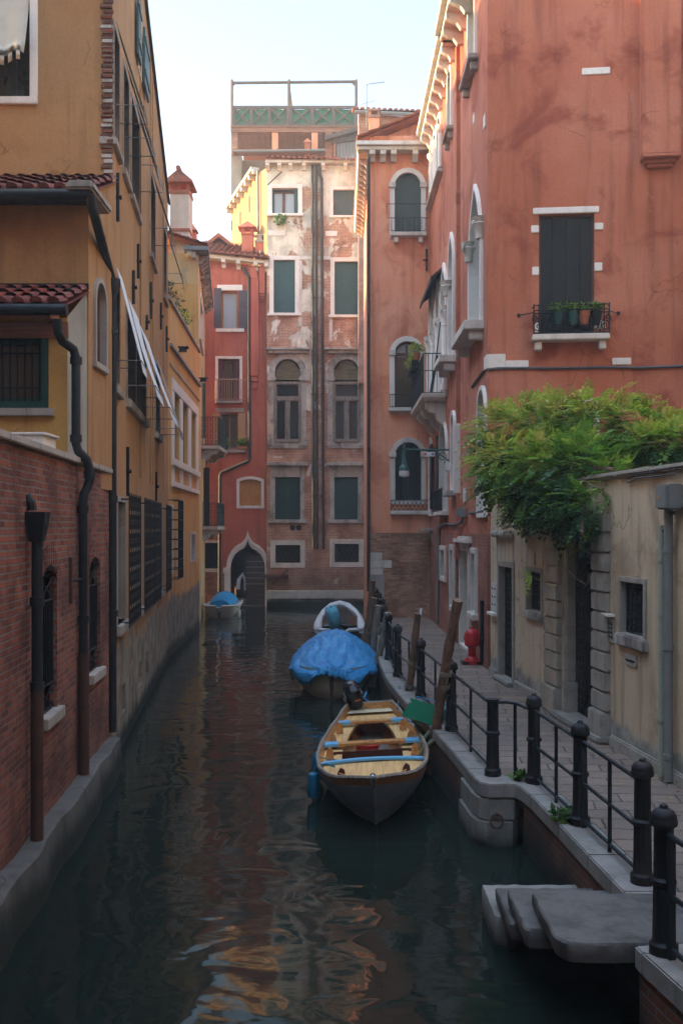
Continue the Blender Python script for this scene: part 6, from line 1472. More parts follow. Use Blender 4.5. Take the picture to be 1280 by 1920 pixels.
# railing
def railing(label, posts, nocap=(), arcs=(), extra_end=None):
    rl = thing("quay_railing", label, "railing", (posts[0][0], posts[0][1], .72)); first = None
    for i, (x, y) in enumerate(posts):
        key = 'n' if i in nocap else 'c'
        mb = MB(); n = 24; base = V(x, y, .722)
        def fl(r, z, f=.006): return [base + V((r - (f if k % 2 else 0)) * math.cos(2 * math.pi * k / n), (r - (f if k % 2 else 0)) * math.sin(2 * math.pi * k / n), z) for k in range(n)]
        prof = [(.098, 0, 0), (.098, .07, 0), (.082, .085, 0), (.078, .1, .006), (.072, .47, .006), (.076, .475, 0), (.086, .485, 0), (.086, .51, 0), (.076, .52, 0), (.07, .53, .006), (.068, .86, .006), (.072, .87, 0)]
        prof += [(.092, .885, 0), (.095, .91, 0), (.085, .93, 0)] if key == 'c' else [(.078, .875, 0), (.08, .9, 0)]
        mb.grid([fl(*q) for q in prof], True); mb.add(fl(*prof[-1]), [tuple(range(n))]); po = mb.build("post", "post_iron", rl, smooth=True)
        if key == 'c':
            mb = MB(); mb.lathe([(.09, .93), (.086, .955), (.07, .98), (.045, .995), (.03, 1.0), (.028, 1.016), (.018, 1.026), (.0, 1.03)], base, 18); mb.build("cap", "post_iron", po, smooth=True)
    for i in range(len(posts) - 1):
        a, b = V(*posts[i], .722), V(*posts[i + 1], .722); d = (b - a).normalized(); ln = (b - a).length
        mb = MB()
        if i in arcs:
            mb.tube([a + V(0, 0, .87) + d * .07, a + d * .2 + V(0, 0, .885), a + d * ln * .6 + V(0, 0, .88), b - d * .07 + V(0, 0, .84)], .02, 8); mb.build("rail", "rail_iron", rl, smooth=True)
            MB().tube([a + d * ln * .55, a + d * ln * .55 + V(0, 0, .87)], .02, 8).build("stanchion", "rail_iron", rl); continue
        for z, r in ((.83, .021), (.43, .018), (.07, .018)): MB().tube([a + d * .06 + V(0, 0, z), b - d * .06 + V(0, 0, z)], r, 8).build("rail", "rail_iron", rl, smooth=True)
        mb = MB(); mb.box(a + d * .105 + V(0, 0, .42), (.035, .05, .84), math.atan2(d.y, d.x)); mb.build("stanchion", "rail_iron", rl)
        if ln > 1.2: MB().tube([a + d * ln * .52, a + d * ln * .52 + V(0, 0, .83)], .019, 8).build("stanchion", "rail_iron", rl)
    return rl
railing("long iron railing with fluted bollard posts along the quay edge", [(1.08, 31.2), (1.10, 29.2), (1.10, 26.9), (1.05, 24.4), (1.04, 22.0), (1.1, 19.5), (1.36, 17.1), (1.575, 14.3), (1.78, 11.74), (2.2, 11.4), (2.345, 9.8), (2.475, 8.2)], nocap=(8,), arcs=(8,))
railing("short iron railing length with domed posts beside the landing slab", [(2.21, 6.84), (2.5, 5.1), (2.8, 3.2)])
# hydrant
hy = thing("fire_hydrant", "bright red hydrant standing on the quay in front of the brick palace base", "fire hydrant", (2.79, 21.3, .72)); c = V(2.79, 21.3, .72)
mb = MB(); mb.lathe([(.19, 0), (.19, .08), (.15, .085), (.13, .13), (.09, .16), (.085, .36), (.13, .38), (.16, .41), (.165, .64), (.14, .68), (.1, .73), (.05, .75)], c, 20); mb.build("body", "red_paint", hy, smooth=True)
mb = MB(); mb.lathe([(.05, .75), (.045, .79), (.0, .8)], c, 6); mb.tube([c + V(-.18, 0, .55), c + V(.18, 0, .55)], .035, 8); mb.build("cap", "red_paint", hy)
mb = MB(); mb.box(c + V(0, 0, .03), (.46, .34, .06)); mb.build("base", "iron", hy, bevel=.01)
# weeds in the cracks and fallen leaves
mb = MB()
for (x, y, r) in ((3.55, 13.9, .12), (3.9, 11.6, .2), (4.0, 11.2, .22), (2.26, 9.95, .12), (2.2, 9.9, .1), (3.35, 16.5, .1), (2.05, 11.5, .08)): bush_mb(mb, V(x, y, .76), (r, r, .08), 60, .09)
wd = mb.build("weeds", ['leaf_dark', 'leaf_mid', 'leaf_grey']); struct(wd, "stuff")
mb = MB()
for i in range(150):
    y = random.uniform(6, 20); xk = 2.99 + .0976 * (20 - y); x = xk - abs(random.gauss(.05, .5)); c = V(x, y, .724 + random.uniform(0, .006))
    if x < 1.9: continue
    a = random.uniform(0, 6.28); d = V(math.cos(a), math.sin(a), random.uniform(-.05, .1)) * .03; e = V(-math.sin(a), math.cos(a), .1) * .013; mb.m = random.choice((0, 1, 1)); mb.add([c - d, c + e, c + d, c - e], [(0, 1, 2, 3)])
mb.m = 0; struct(mb.build("leaves", ['leaf_yellow', 'rust_iron']), "stuff")

# ================================================================== WISTERIA
wi = thing("wisteria", "dense green wisteria with yellowing tips spilling over the courtyard wall", "wisteria", (3.6, 16, 4.2))
blobs = [(935, 815, 17.6, 52), (985, 800, 17.2, 58), (1045, 802, 16.6, 60), (1110, 800, 16.2, 62), (1185, 800, 15.8, 52), (1250, 822, 15.2, 42), (915, 862, 17.3, 26), (955, 878, 16.6, 66), (1030, 888, 15.8, 76), (1095, 885, 15.0, 78),
         (1140, 915, 14.4, 58), (1118, 955, 14.0, 50), (1062, 942, 14.8, 48), (990, 925, 16.0, 48), (1165, 945, 13.8, 36), (1215, 838, 14.9, 40), (1275, 830, 14.6, 34)]
mb = MB()
def leaf(p, d, ln, m):
    """a pinnate leaf: leaflets in pairs along a drooping stalk"""
    side = d.cross(V(0, 0, 1)); side = side.normalized() if side.length > .05 else V(1, 0, 0); n = 5
    up = side.cross(d).normalized()
    mb.m = m
    for k in range(n + 1):
        t = (k + .6) / (n + .6); q = p + d * ln * t + V(0, 0, -.28 * ln * t * t); w = ln * .30 * (1 - .35 * abs(t - .45)) ; h = ln * .075
        for s in ((-1, 1) if k < n else (0,)):
            a = (d * .55 + side * s * .85 - V(0, 0, .25)) if s else d - V(0, 0, .3)
            a = (a + V(random.uniform(-.12, .12), random.uniform(-.12, .12), random.uniform(-.12, .12))).normalized(); b = a.cross(up + V(random.uniform(-.35, .35), random.uniform(-.35, .35), 0)).normalized()
            mb.add([q, q + a * w * .45 + b * h, q + a * w, q + a * w * .45 - b * h], [(0, 1, 2, 3)])
for (px, py, Y, r) in blobs:
    c = P(px, py, Y); rr = r / F * Y; N = int(360 * (rr / .55) ** 2) + 60
    for i in range(N):
        v = V(random.gauss(0, 1), random.gauss(0, 1), random.gauss(0, 1)).normalized(); rad = random.uniform(.5, 1.04)
        p = c + V(v.x * rr, v.y * rr * 1.15, v.z * rr * .92) * rad
        if K.n.dot(Vector((p.x, p.y)) - K.p) < .04 and p.z < KT + .05: continue
        d = (v + V(random.uniform(-.5, .5), random.uniform(-.7, .3), random.uniform(-.55, .25))).normalized()
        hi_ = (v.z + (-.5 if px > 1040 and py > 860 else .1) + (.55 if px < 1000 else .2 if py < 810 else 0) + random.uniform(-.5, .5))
        m = 3 if hi_ > .95 and random.random() < .5 else 2 if hi_ > .55 else 1 if hi_ > -.15 else 0  # yellowing tips and the lit top both put into leaf colour, darker below
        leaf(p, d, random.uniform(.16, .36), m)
def spray(pts, n, m, ln=.26):
    pts = [Vector(p) for p in pts]
    for i in range(n):
        t = i / n * (len(pts) - 1); k = int(t); p = pts[k].lerp(pts[k + 1], t - k); d = (pts[k + 1] - pts[k]).normalized()
        d = (d * .4 + V(random.uniform(-1, 1), random.uniform(-.6, .6), random.uniform(-.7, .3))).normalized(); leaf(p, d, ln * random.uniform(.7, 1.1), random.choice(m))
shoots = []
for pts, n, m in (([P(1090, 900, 13.9), P(1120, 915, 13.5), P(1150, 935, 13.4), P(1175, 950, 13.4)], 14, (2, 2, 1)), ([P(1150, 800, 15.8), P(1165, 765, 15.6), P(1185, 745, 15.5), P(1205, 735, 15.5)], 12, (2, 1, 3)),
                  ([P(1100, 780, 16), P(1150, 745, 15.8), P(1175, 725, 15.8)], 10, (3, 2)), ([P(1030, 770, 16.5), P(1050, 745, 16.4), P(1035, 735, 16.4)], 7, (3, 2)), ([P(1215, 800, 15.4), P(1230, 775, 15.3), P(1245, 785, 15.3)], 8, (1, 2)),
                  ([P(1105, 985, 13.7), P(1098, 1000, 13.7), P(1100, 1012, 13.7)], 6, (1, 2)), ([P(960, 940, 16.2), P(945, 960, 16.1), P(930, 990, 16.1)], 6, (2, 3)), ([P(940, 900, 17), P(905, 915, 17.1), P(880, 930, 17.3)], 6, (2, 1)),
                  ([P(985, 1060, 15.5), P(990, 1075, 15.4), P(1005, 1085, 15.4)], 5, (1, 2)), ([P(1062, 1005, 14.2), P(1058, 1022, 14.2), P(1060, 1035, 14.2)], 3, (3, 2))): spray(pts, n, m); shoots.append(pts)
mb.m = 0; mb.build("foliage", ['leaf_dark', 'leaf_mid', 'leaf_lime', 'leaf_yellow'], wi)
mb = MB()
for pts in shoots: mb.tube(pts, [.008, .006, .004, .003][:len(pts)], 4)
for (x0, y0, x1, y1, Y0, Y1) in ((1090, 1000, 1100, 870, 13.4, 15.2), (1150, 880, 1040, 850, 13.6, 16), (1250, 830, 1100, 810, 14.5, 16), (1040, 850, 940, 830, 16, 17.5), (1100, 870, 1000, 880, 15.2, 16.3)): mb.tube([P(x0, y0, Y0), P((x0 + x1) / 2, (y0 + y1) / 2 + 12, (Y0 + Y1) / 2), P(x1, y1, Y1)], [.028, .026, .015], 7)
mb.tube([P(1060, 1065, 14.2), P(1080, 1085, 13.9), P(1098, 1097, 13.6), P(1105, 1085, 13.5), P(1107, 1075, 13.5)], .008, 4)
mb.build("stem", "pole_wood", wi, smooth=True)
# ================================================================== BOATS
def lerp_tab(tab, t):
    for (a, va), (b, vb) in zip(tab, tab[1:]):
        if t <= b:
            k = (t - a) / (b - a) if b > a else 0; k = k * k * (3 - 2 * k) * .4 + k * .6; return va + (vb - va) * k
    return tab[-1][1]
class Hull:
    """bow at y=0, stern at y=L; x to the right when looking from the bow towards the stern"""
    def __init__(s, L, half, sheer, keel, rake, p=1.9, q=1.6): s.L, s.half, s.sheer, s.keel, s.rake, s.p, s.q = L, half, sheer, keel, rake, p, q
    def pt(s, t, k, ins=0.):
        w = max(.004, lerp_tab(s.half, t) - ins); zs = lerp_tab(s.sheer, t); zk = lerp_tab(s.keel, t) + ins; a = abs(k)
        x = w * (1 - (1 - a) ** s.p) * (1 if k >= 0 else -1); z = zk + (zs - zk) * a ** s.q
        y = s.L * t + s.rake * (1 - (z - zk) / (zs - zk)) * max(0, 1 - t * 2.2) ** 1.5 + ins * (1 if t < .05 else 0)
        return V(x, y, z)
    def skin(s, mb, ins=0., n=24, m=9, band=None, t1=1., rev=False):
        rows = [[s.pt(t1 * i / n, k / m, ins) for k in range(-m, m + 1)] for i in range(n + 1)]
        b = len(mb.f); mb.grid(rows)
        if band:
            for i in range(n):
                for k in range(2 * m):
                    if k < 1 or k >= 2 * m - 1: mb.mi[b + i * 2 * m + k] = band
        return rows
    def wid(s, t, z, ins=.04):   # half breadth inside at height z
        zs = lerp_tab(s.sheer, t); zk = lerp_tab(s.keel, t) + ins; a = max(0, min(1, (z - zk) / (zs - zk))) ** (1 / s.q)
        return max(.01, (lerp_tab(s.half, t) - ins)) * (1 - (1 - a) ** s.p)
    def yat(s, t, z):
        zs = lerp_tab(s.sheer, t); zk = lerp_tab(s.keel, t); return s.L * t + s.rake * (1 - (z - zk) / (zs - zk)) * max(0, 1 - t * 2.2) ** 1.5
def deck(mb, h, t0, t1, z, ins=.045, n=10, x0=None, dz=.0):
    rows = []
    for i in range(n + 1):
        t = t0 + (t1 - t0) * i / n; w = h.wid(t, z, ins); y = h.yat(t, z); rows.append([V(-w, y, z), V(0, y, z + dz), V(w, y, z)])
    mb.grid(rows)
def beam(mb, h, t, z, wy, th, x0=-1, x1=1, bow=0., n=10):
    w = h.wid(t, z, .03); pts = []
    for i in range(n + 1):
        k = x0 + (x1 - x0) * i / n; pts.append((k * w, h.L * t + bow * (1 - k * k)))
    lo = [V(x, y - wy / 2, z) for x, y in pts]; hi_ = [V(x, y + wy / 2, z) for x, y in pts]
    for i in range(n): mb.hexa([lo[i], lo[i + 1], hi_[i + 1], hi_[i], lo[i] + V(0, 0, th), lo[i + 1] + V(0, 0, th), hi_[i + 1] + V(0, 0, th), hi_[i] + V(0, 0, th)])

# wooden rowing boat with its bow towards the bridge
rb = thing("rowing_boat", "varnished wooden boat with sky blue thwart ends and grey hull moored at the quay", "boat")
h = Hull(5.9, [(0, .03), (.03, .26), (.07, .44), (.13, .6), (.22, .71), (.36, .77), (.5, .76), (.7, .66), (.88, .52), (1, .40)], [(0, .72), (.1, .62), (.3, .55), (.55, .5), (.8, .5), (1, .56)], [(0, -.12), (.2, -.2), (1, -.1)], .75, 1.7, 1.25)
mb = MB(); h.skin(mb, 0, 28, 9, 1); r = [h.pt(1, k / 9) for k in range(-9, 10)]; mb.add(r, [tuple(range(19))]); hl = mb.build("hull", ["hull_grey", "varnish"], rb, smooth=True)
mb = MB(); h.skin(mb, .035, 28, 9); r = [h.pt(1, k / 9, .035) - V(0, .03, 0) for k in range(-9, 10)]; mb.add(r, [tuple(range(19))]); mb.build("lining", "varnish", rb, smooth=True)
mb = MB()
for s in (-1, 1): mb.tube([h.pt(i / 30, s) + V(-.012 * s, 0, .005) for i in range(31)], .026, 6)
mb.tube([h.pt(1, k / 6) + V(0, 0, .0) for k in (-6, 6)], .028, 6); mb.build("gunwale", "grey_wood", rb, smooth=True)
mb = MB(); mb.tube([h.pt(0, 0) + V(0, .0, -.05), h.pt(0, .3) * 1 + V(-h.pt(0, .3).x, -.02, 0), h.pt(0, .7) + V(-h.pt(0, .7).x, -.02, 0), h.pt(0, 1) + V(-h.pt(0, 1).x, -.02, .03)], .022, 6); mb.build("stem", "hull_grey", rb, smooth=True)
mb = MB(); mb.box((0, .02, .71), (.06, .05, .12)); mb.tube([(0, -.02, .76), (0, .03, .6)], .02, 6); mb.build("bow_plate", "chrome", rb, bevel=.008)
mb = MB(); rows = []
for i in range(9):      # wash board with its scooped top behind the stem
    k = -1 + 2 * i / 8; t = .085; w = h.wid(t, .52, .05); y = h.yat(t, .6) - .16 * (1 - k * k); zt = .58 + .09 * (abs(k) ** .8); x = k * w * (1 if abs(k) > .9 else 1); rows.append([V(x * .9, y + .12, .44), V(x, y, zt), V(x, y + .03, zt), V(x * .9, y + .15, .44)])
mb.grid(rows); mb.build("bow_board", "varnish", rb, bevel=.0)
mb = MB(); deck(mb, h, .085, .335, .44, .06); mb.build("bow_floor", "bow_boards", rb)
mb = MB(); deck(mb, h, .335, .98, .06); mb.build("floor", "grey_wood", rb)
mb = MB(); beam(mb, h, .325, .45, .10, .035, -.98, .98, .14); mb.build("blue_coaming", "sky_blue", rb, bevel=.006)
mb = MB(); rows = []
w0 = h.wid(.33, .3)
for i in range(13): k = -1 + 2 * i / 12; y = h.L * .325 + .14 * (1 - k * k) + .045; rows.append([V(k * h.wid(.335, .12), y, .07), V(k * h.wid(.33, .4) * .98, y, .45)])
mb.grid(rows); mb.build("bulkhead", "varnish", rb)
def side_bench(t0, t1, z, w):
    for s in (-1, 1):
        mb = MB(); rows = []
        for i in range(13):
            t = t0 + (t1 - t0) * i / 12; a = h.wid(t, z); rows.append([V(s * a, h.L * t, z), V(s * max(.05, a - w), h.L * t, z), V(s * max(.05, a - w), h.L * t, z - .05)])
        mb.grid(rows); mb.build("side_bench", "bow_boards", rb)
side_bench(.36, .9, .40, .26)
def thwart(t, z, wy, tip):
    mb = MB(); beam(mb, h, t, z, wy, .04, -tip, tip); o = mb.build("thwart", "varnish", rb, bevel=.006)
    for s in (-1, 1): mb = MB(); beam(mb, h, t, z + .001, wy + .02, .045, min(s * tip, s * .985), max(s * tip, s * .985), 0, 3); mb.build("thwart_end", "sky_blue", o, bevel=.006)
thwart(.53, .44, .19, .70); thwart(.80, .44, .15, .62)
MB().box((0, h.L * .53 - .01, .482), (.09, .035, .004)).build("slot_plate", "iron", rb)
# slatted backrest
mb = MB(); yb = h.L * .455
w = h.wid(.46, .3) * .86
for k in range(2):
    for j in range(4): mb.box((-w + 2 * w * (j + .5) / 4, yb + .06 * k, .25 + .13 * k), (2 * w / 4 - .03, .03, .11))
for j in range(5): mb.box((-w + 2 * w * j / 4, yb + .02, .31), (.06, .05, .26))
mb.build("backrest", "dark_wood", rb, bevel=.005)
mb = MB(); beam(mb, h, .425, .20, .2, .03, -.75, .75); mb.build("seat", "varnish", rb)
mb = MB(); deck(mb, h, .865, .985, .41); mb.build("stern_deck", "bow_boards", rb); mb = MB(); deck(mb, h, .94, .995, .455); mb.build("stern_seat", "hull_cream", rb)
for s, t in ((-1, .16), (1, .17), (1, .55), (-1, .55), (1, .7), (-1, .7), (1, .4), (-1, .4)):
    z = .41 if t > .3 else .45; a = h.wid(t, z) - (.1 if t > .3 else .16)
    mb = MB(); y = h.L * t; mb.prism([V(s * a - .06, y, z), V(s * a + .06, y, z), V(s * a + .05, y, z + .15), V(s * a + .0, y, z + .18), V(s * a - .04, y, z + .12)], (0, .05, 0)); mb.build("oarlock_knee", "dark_wood" if t < .3 else "varnish", rb, bevel=.006)
for x in (-.35, .36):
    MB().box((x, h.L * .80 - .02, .15), (.05, .6, .03)).build("floor_rib", "grey_metal", rb)
rb.location = (.41, 11.62, 0.0); rb.rotation_euler = (0, R(-3.5), R(-1.2))
def RB(x, y, z): return Vector((.41, 11.62, 0)) + Matrix.Rotation(R(-1.2), 3, 'Z') @ Matrix.Rotation(R(-3.5), 3, 'Y') @ V(x, y, z)
mb = MB(); c = RB(-.08, h.L * .69, .10); mb.lathe([(.16, 0), (.20, .13), (.215, .145), (.19, .145), (.17, .1), (.0, .09)], c, 20); tag(mb.build("bucket", "plastic_red", smooth=True), "bright red round tub lying in the bottom of the wooden boat", "tub")
c = RB(-.74, 1.62, .26)
fd = thing("fender", "dark blue fender hanging off the wooden boat bow quarter", "fender", c); mb = MB(); mb.lathe([(.03, -.18), (.075, -.15), (.085, -.08), (.085, .1), (.07, .15), (.03, .17)], c + V(-.06, 0, 0), 14); mb.build("body", "fender_blue", fd, smooth=True)
MB().tube([c + V(-.06, 0, .16), c + V(-.03, .02, .25), c + V(.1, .05, .27), c + V(.22, .1, .22)], .014, 5).build("cord", "fender_blue", fd)
c = RB(-.80, 2.75, .28); fd = thing("fender", "second blue fender half hidden along the flank of the wooden boat", "fender", c); MB().lathe([(.03, -.18), (.07, -.14), (.08, -.07), (.08, .1), (.03, .17)], c, 12).build("body", "fender_blue", fd, smooth=True)
MB().tube([c + V(0, 0, .16), c + V(.05, 0, .26)], .012, 5).build("cord", "rope", fd)
# outboard motor on its stern
def outboard(lb, c, tilt, yaw, cowl, sc=1., cover=False):
    om = thing("outboard_motor", lb, "outboard motor"); mb = MB(); rows = []
    for z, a, b, oy in ((-.02, .10, .13, 0), (.0, .13, .19, .0), (.08, .15, .23, 0), (.22, .155, .235, .0), (.33, .15, .22, .01), (.40, .13, .19, .02), (.44, .085, .12, .02), (.45, .02, .03, .02)):
        rows.append([V(a * (abs(math.cos(q)) ** .65) * (1 if math.cos(q) >= 0 else -1), oy + b * (abs(math.sin(q)) ** .65) * (1 if math.sin(q) >= 0 else -1), z) * sc for q in [2 * math.pi * k / 20 for k in range(20)]])
    if cover: rows = [[p * (1.12 + .05 * math.sin(7 * math.atan2(p.y, p.x) + 6 * p.z)) for p in r] for r in rows]; rows.insert(0, [p * .95 + V(0, 0, -.32) for p in rows[1]])
    mb.grid(rows, True); mb.add(rows[0], [tuple(range(19, -1, -1))]); mb.build("cowling", cowl, om, smooth=True)
    if not cover:
        for z, m in ((.28, 'decal_white'), (.17, 'decal_red')): 
            for s in (-1, 1): MB().box((s * .158 * sc, -.02, z * sc), (.006, .16 * sc, .035 * sc)).build("decal", m, om)
        MB().box((0.02, -.236 * sc, .26 * sc), (.1 * sc, .008, .03 * sc)).build("decal", "decal_red", om)
        MB().box((0, 0, .03 * sc), (.285 * sc, .425 * sc, .02)).build("seam_band", "grey_metal", om)
    mb = MB(); mb.tube([V(0, .02, 0) * sc, V(0, .05, -.25) * sc, V(0, .06, -.62) * sc], [.09 * sc, .06 * sc, .05 * sc], 10); mb.box(V(0, .06, -.62) * sc, (.2 * sc, .3 * sc, .02)); mb.build("leg", "motor_black", om, smooth=True)
    mb = MB(); mb.box(V(0, -.14, -.18) * sc, (.22 * sc, .1 * sc, .22 * sc)); mb.tube([V(-.08, -.18, -.28) * sc, V(-.08, -.28, -.3) * sc], .014, 6); mb.tube([V(.08, -.18, -.28) * sc, V(.08, -.28, -.3) * sc], .014, 6); mb.build("clamp", "iron", om)
    mb = MB(); mb.tube([V(-.06, -.18, -.05) * sc, V(-.16, -.38, .02) * sc, V(-.22, -.55, .05) * sc], [.022, .02, .026], 8); mb.build("tiller", "iron" if not cover else "grey_metal", om)
    om.location = c; om.rotation_euler = (tilt, R(-14), yaw); return om
outboard("black outboard motor with red and white decals tilted at the wooden boat stern", RB(-.28, 6.02, .52), R(26), R(12), "motor_black", .96)
tag(MB().tube([RB(.1, 6.1, .3), RB(.0, 6.0, .55), RB(-.1, 6.05, .62), RB(-.05, 6.2, .7)], .016, 6).build("fuel_hose", "tarp_blue"), "blue hose at the outboard motor of the wooden boat", "hose")

# cream boat under a blue tarpaulin
tb = thing("covered_boat", "cream boat wrapped in a crumpled blue tarpaulin behind the wooden boat", "boat")
h2 = Hull(5.2, [(0, .05), (.02, .32), (.05, .52), (.12, .7), (.25, .82), (.5, .86), (.8, .8), (1, .66)], [(0, .70), (.2, .66), (.5, .58), (1, .58)], [(0, -.05), (.2, -.2), (1, -.15)], .35, 2.2, 1.6)
mb = MB(); h2.skin(mb, 0, 24, 9); r = [h2.pt(1, k / 9) for k in range(-9, 10)]; mb.add(r, [tuple(range(19))]); mb.build("hull", "hull_cream", tb, smooth=True)
mb = MB(); mb.tube([h2.pt(0, k) + V(-h2.pt(0, k).x, -.012, 0) for k in (0, .3, .6, 1)], .02, 6); mb.build("stem", "brown_wood", tb, smooth=True)
mb = MB()
for s in (-1, 1): mb.tube([h2.pt(i / 24, s) + V(-.02 * s, 0, -.10) for i in range(5, 25)], .03, 6)
mb.build("rubbing_strake", "hull_cream", tb, smooth=True)
rng = random.Random(3); mb = MB(); rows = []; n, m = 46, 56
for i in range(n + 1):
    t = i / n; row = []
    zr = lerp_tab([(0, .74), (.1, .80), (.25, .93), (.42, 1.16), (.6, 1.2), (.8, 1.02), (1, .76)], t); w = lerp_tab(h2.half, max(.012, t)) * 1.1 + .035
    for k in range(m + 1):
        s = -1 + 2 * k / m; a = abs(s)
        x = w * min(1, a * 1.12) * (1 if s >= 0 else -1); e = .56 + .05 * t
        z = e + (zr - e) * (1 - min(1, a * 1.1) ** 1.9)
        if a > .9: z = e - (a - .9) / .1 * (.13 + .07 * math.sin(t * 21 + (2 if s > 0 else 0)) + .05 * math.sin(t * 47)); x *= 1.02 + .03 * math.sin(t * 33)
        fold = .024 * math.sin(s * 24 + 2.4 * math.sin(t * 9)) * (1 - .5 * a) * math.exp(-((t - .18) / .2) ** 2) + .014 * math.sin(t * 34 + s * 5) * max(0, a - .25) + .018 * math.sin(t * 52 + math.sin(s * 6) * 3.5 + s * 3) * math.exp(-((t - .5) / .2) ** 2) + .012 * math.sin(s * 41 + t * 19 + 2 * math.sin(t * 13)) * (1 - a)
        row.append(V(x, h2.L * (t * 1.02 - .01) + .03 * math.sin(s * 17), z + fold))
    rows.append(row)
front = []
for d, drop in ((-.09, .09), (-.11, .17), (-.09, .21)):
    front.append([V(p.x * (1.04 if d < -.05 else 1), p.y + d + .12 * abs(p.x), p.z - drop * (.75 + .35 * math.sin(p.x * 5.5 + .8)) * (1 - .25 * abs(p.x))) for p in rows[1]])
front.reverse(); rows = front + rows[1:]
mb.grid(rows); mb.build("tarpaulin", "tarp_blue", tb, smooth=True, solid=.006)
tb.location = (-.21, 20.7, 0); tb.rotation_euler = (0, 0, R(-1))
c = V(-1.08, 22.2, .42); fd = thing("fender", "worn cream fender hanging beside the tarpaulin covered boat", "fender", c); mb = MB(); mb.lathe([(.02, -.2), (.06, -.17), (.07, -.1), (.07, .1), (.05, .15), (.02, .18)], c, 12); mb.build("body", "fender_cream", fd, smooth=True); MB().tube([c + V(0, 0, .17), c + V(.12, .02, .3)], .01, 5).build("cord", "rope", fd)

# dinghy with white tubes
dg2 = thing("dinghy", "dark dinghy with white rubber tubes and grey bow cover behind the tarpaulin boat", "boat")
path = [V(-.68, 0, .42), V(-.7, .8, .42), V(-.7, 1.6, .46), V(-.64, 2.3, .56), V(-.5, 2.9, .74), V(-.28, 3.3, .9), V(0, 3.45, .97)]; path = path + [V(-p.x, p.y, p.z) for p in reversed(path[:-1])]
mb = MB(); mb.tube(path, [.10] + [.14] * (len(path) - 2) + [.10], 12); mb.build("tube", "tube_white", dg2, smooth=True)
mb = MB(); mb.tube([p + V(math.copysign(.12, p.x) if abs(p.x) > .1 else 0, 0, -.05) for p in path], .03, 6); mb.build("rubbing_strake", "hull_navy", dg2, smooth=True)
mb = MB(); mb.prism([V(-.62, .05, -.1), V(.62, .05, -.1), V(.7, .05, .4), V(-.7, .05, .4)], (0, .07, 0)); rows = []
for i in range(8):
    t = i / 7; w = .66 * (1 - t ** 2.2) + .03; rows.append([V(-w, .1 + 3.1 * t, .35 + .4 * t * t), V(-w * .6, .1 + 3.1 * t, -.12 + .5 * t * t), V(0, .1 + 3.1 * t, -.2 + .6 * t * t), V(w * .6, .1 + 3.1 * t, -.12 + .5 * t * t), V(w, .1 + 3.1 * t, .35 + .4 * t * t)])
mb.grid(rows); mb.build("hull", "hull_navy", dg2)
MB().tube([V(-.74, .03, .46), V(-.25, .02, .42)], .055, 8).build("transom_rail", "tube_white", dg2, smooth=True); mb = MB(); mb.tube([V(.74, .03, .46), V(.3, .02, .44), V(.2, .02, .38)], .055, 8); mb.build("transom_rail", "tube_white", dg2, smooth=True)
mb = MB()
for s in (-1, 1): mb.tube([V(s * .5, .04, .22), V(s * .5, .0, .22)], .04, 10)
mb.build("drain_plug", "grey_metal", dg2)
mb = MB(); rows = []
for i in range(9):
    t = i / 8; y = .9 + 2.45 * t; w = .64 * (1 - max(0, t - .35) ** 2 * 1.9); zc = .42 + .56 * t ** 1.3
    rows.append([V(-w + 2 * w * k / 8, y, zc + .10 * (1 - (k / 4 - 1) ** 2) * (1 - t) + .012 * math.sin(k * 2 + i)) for k in range(9)])
mb.grid(rows); mb.build("bow_cover", "windscreen", dg2, smooth=True, solid=.006)
dg2.location = (-.06, 31.0, 0)
outboard("outboard motor wrapped in a pale teal cover at the dinghy stern", V(-.2, 30.75, .62), R(14), R(8), "tarp_teal", 1.2, True)

# little white boat at the water gate
wb = thing("small_boat", "small off white boat with bright blue domed canopy at the far water gate", "boat")
h3 = Hull(3.6, [(0, .1), (.03, .4), (.08, .58), (.2, .68), (.6, .68), (1, .56)], [(0, .5), (.5, .46), (1, .46)], [(0, -.05), (.2, -.15), (1, -.1)], .3, 2.0, 1.5)
mb = MB(); h3.skin(mb, 0, 18, 8); r = [h3.pt(1, k / 8) for k in range(-8, 9)]; mb.add(r, [tuple(range(17))]); mb.build("hull", "hull_white", wb, smooth=True)
mb = MB()
for s in (-1, 1): mb.tube([h3.pt(i / 24, s) + V(.01 * s, 0, 0) for i in range(25)], .045, 6)
mb.build("gunwale", "hull_white", wb, smooth=True); mb = MB(); deck(mb, h3, .02, .98, .43, -.02); mb.build("deck", "hull_white", wb)
mb = MB(); rows = []
for i in range(11):
    t = i / 10; y = .35 + 2.5 * t; k = math.sin(math.pi * min(1, .12 + t * .62)) ** .7; rows.append([V(.52 * k ** .3 * math.cos(q), y, .45 + .52 * k * math.sin(q)) for q in [math.pi * j / 14 for j in range(15)]])
mb.grid(rows); mb.add(rows[0], [tuple(range(15))]); mb.build("canopy", "canopy_blue", wb, smooth=True)
wb.location = (-4.88, 39.6, 0)
c = V(-4.1, 39.9, .2); fd = thing("fender", "small white fender on the rail of the little canopied boat", "fender", c); MB().lathe([(.02, -.18), (.07, -.14), (.075, .1), (.02, .17)], c, 10).build("body", "hull_white", fd, smooth=True); MB().tube([c + V(0, 0, .16), c + V(-.08, 0, .3)], .012, 4).build("cord", "rope", fd)

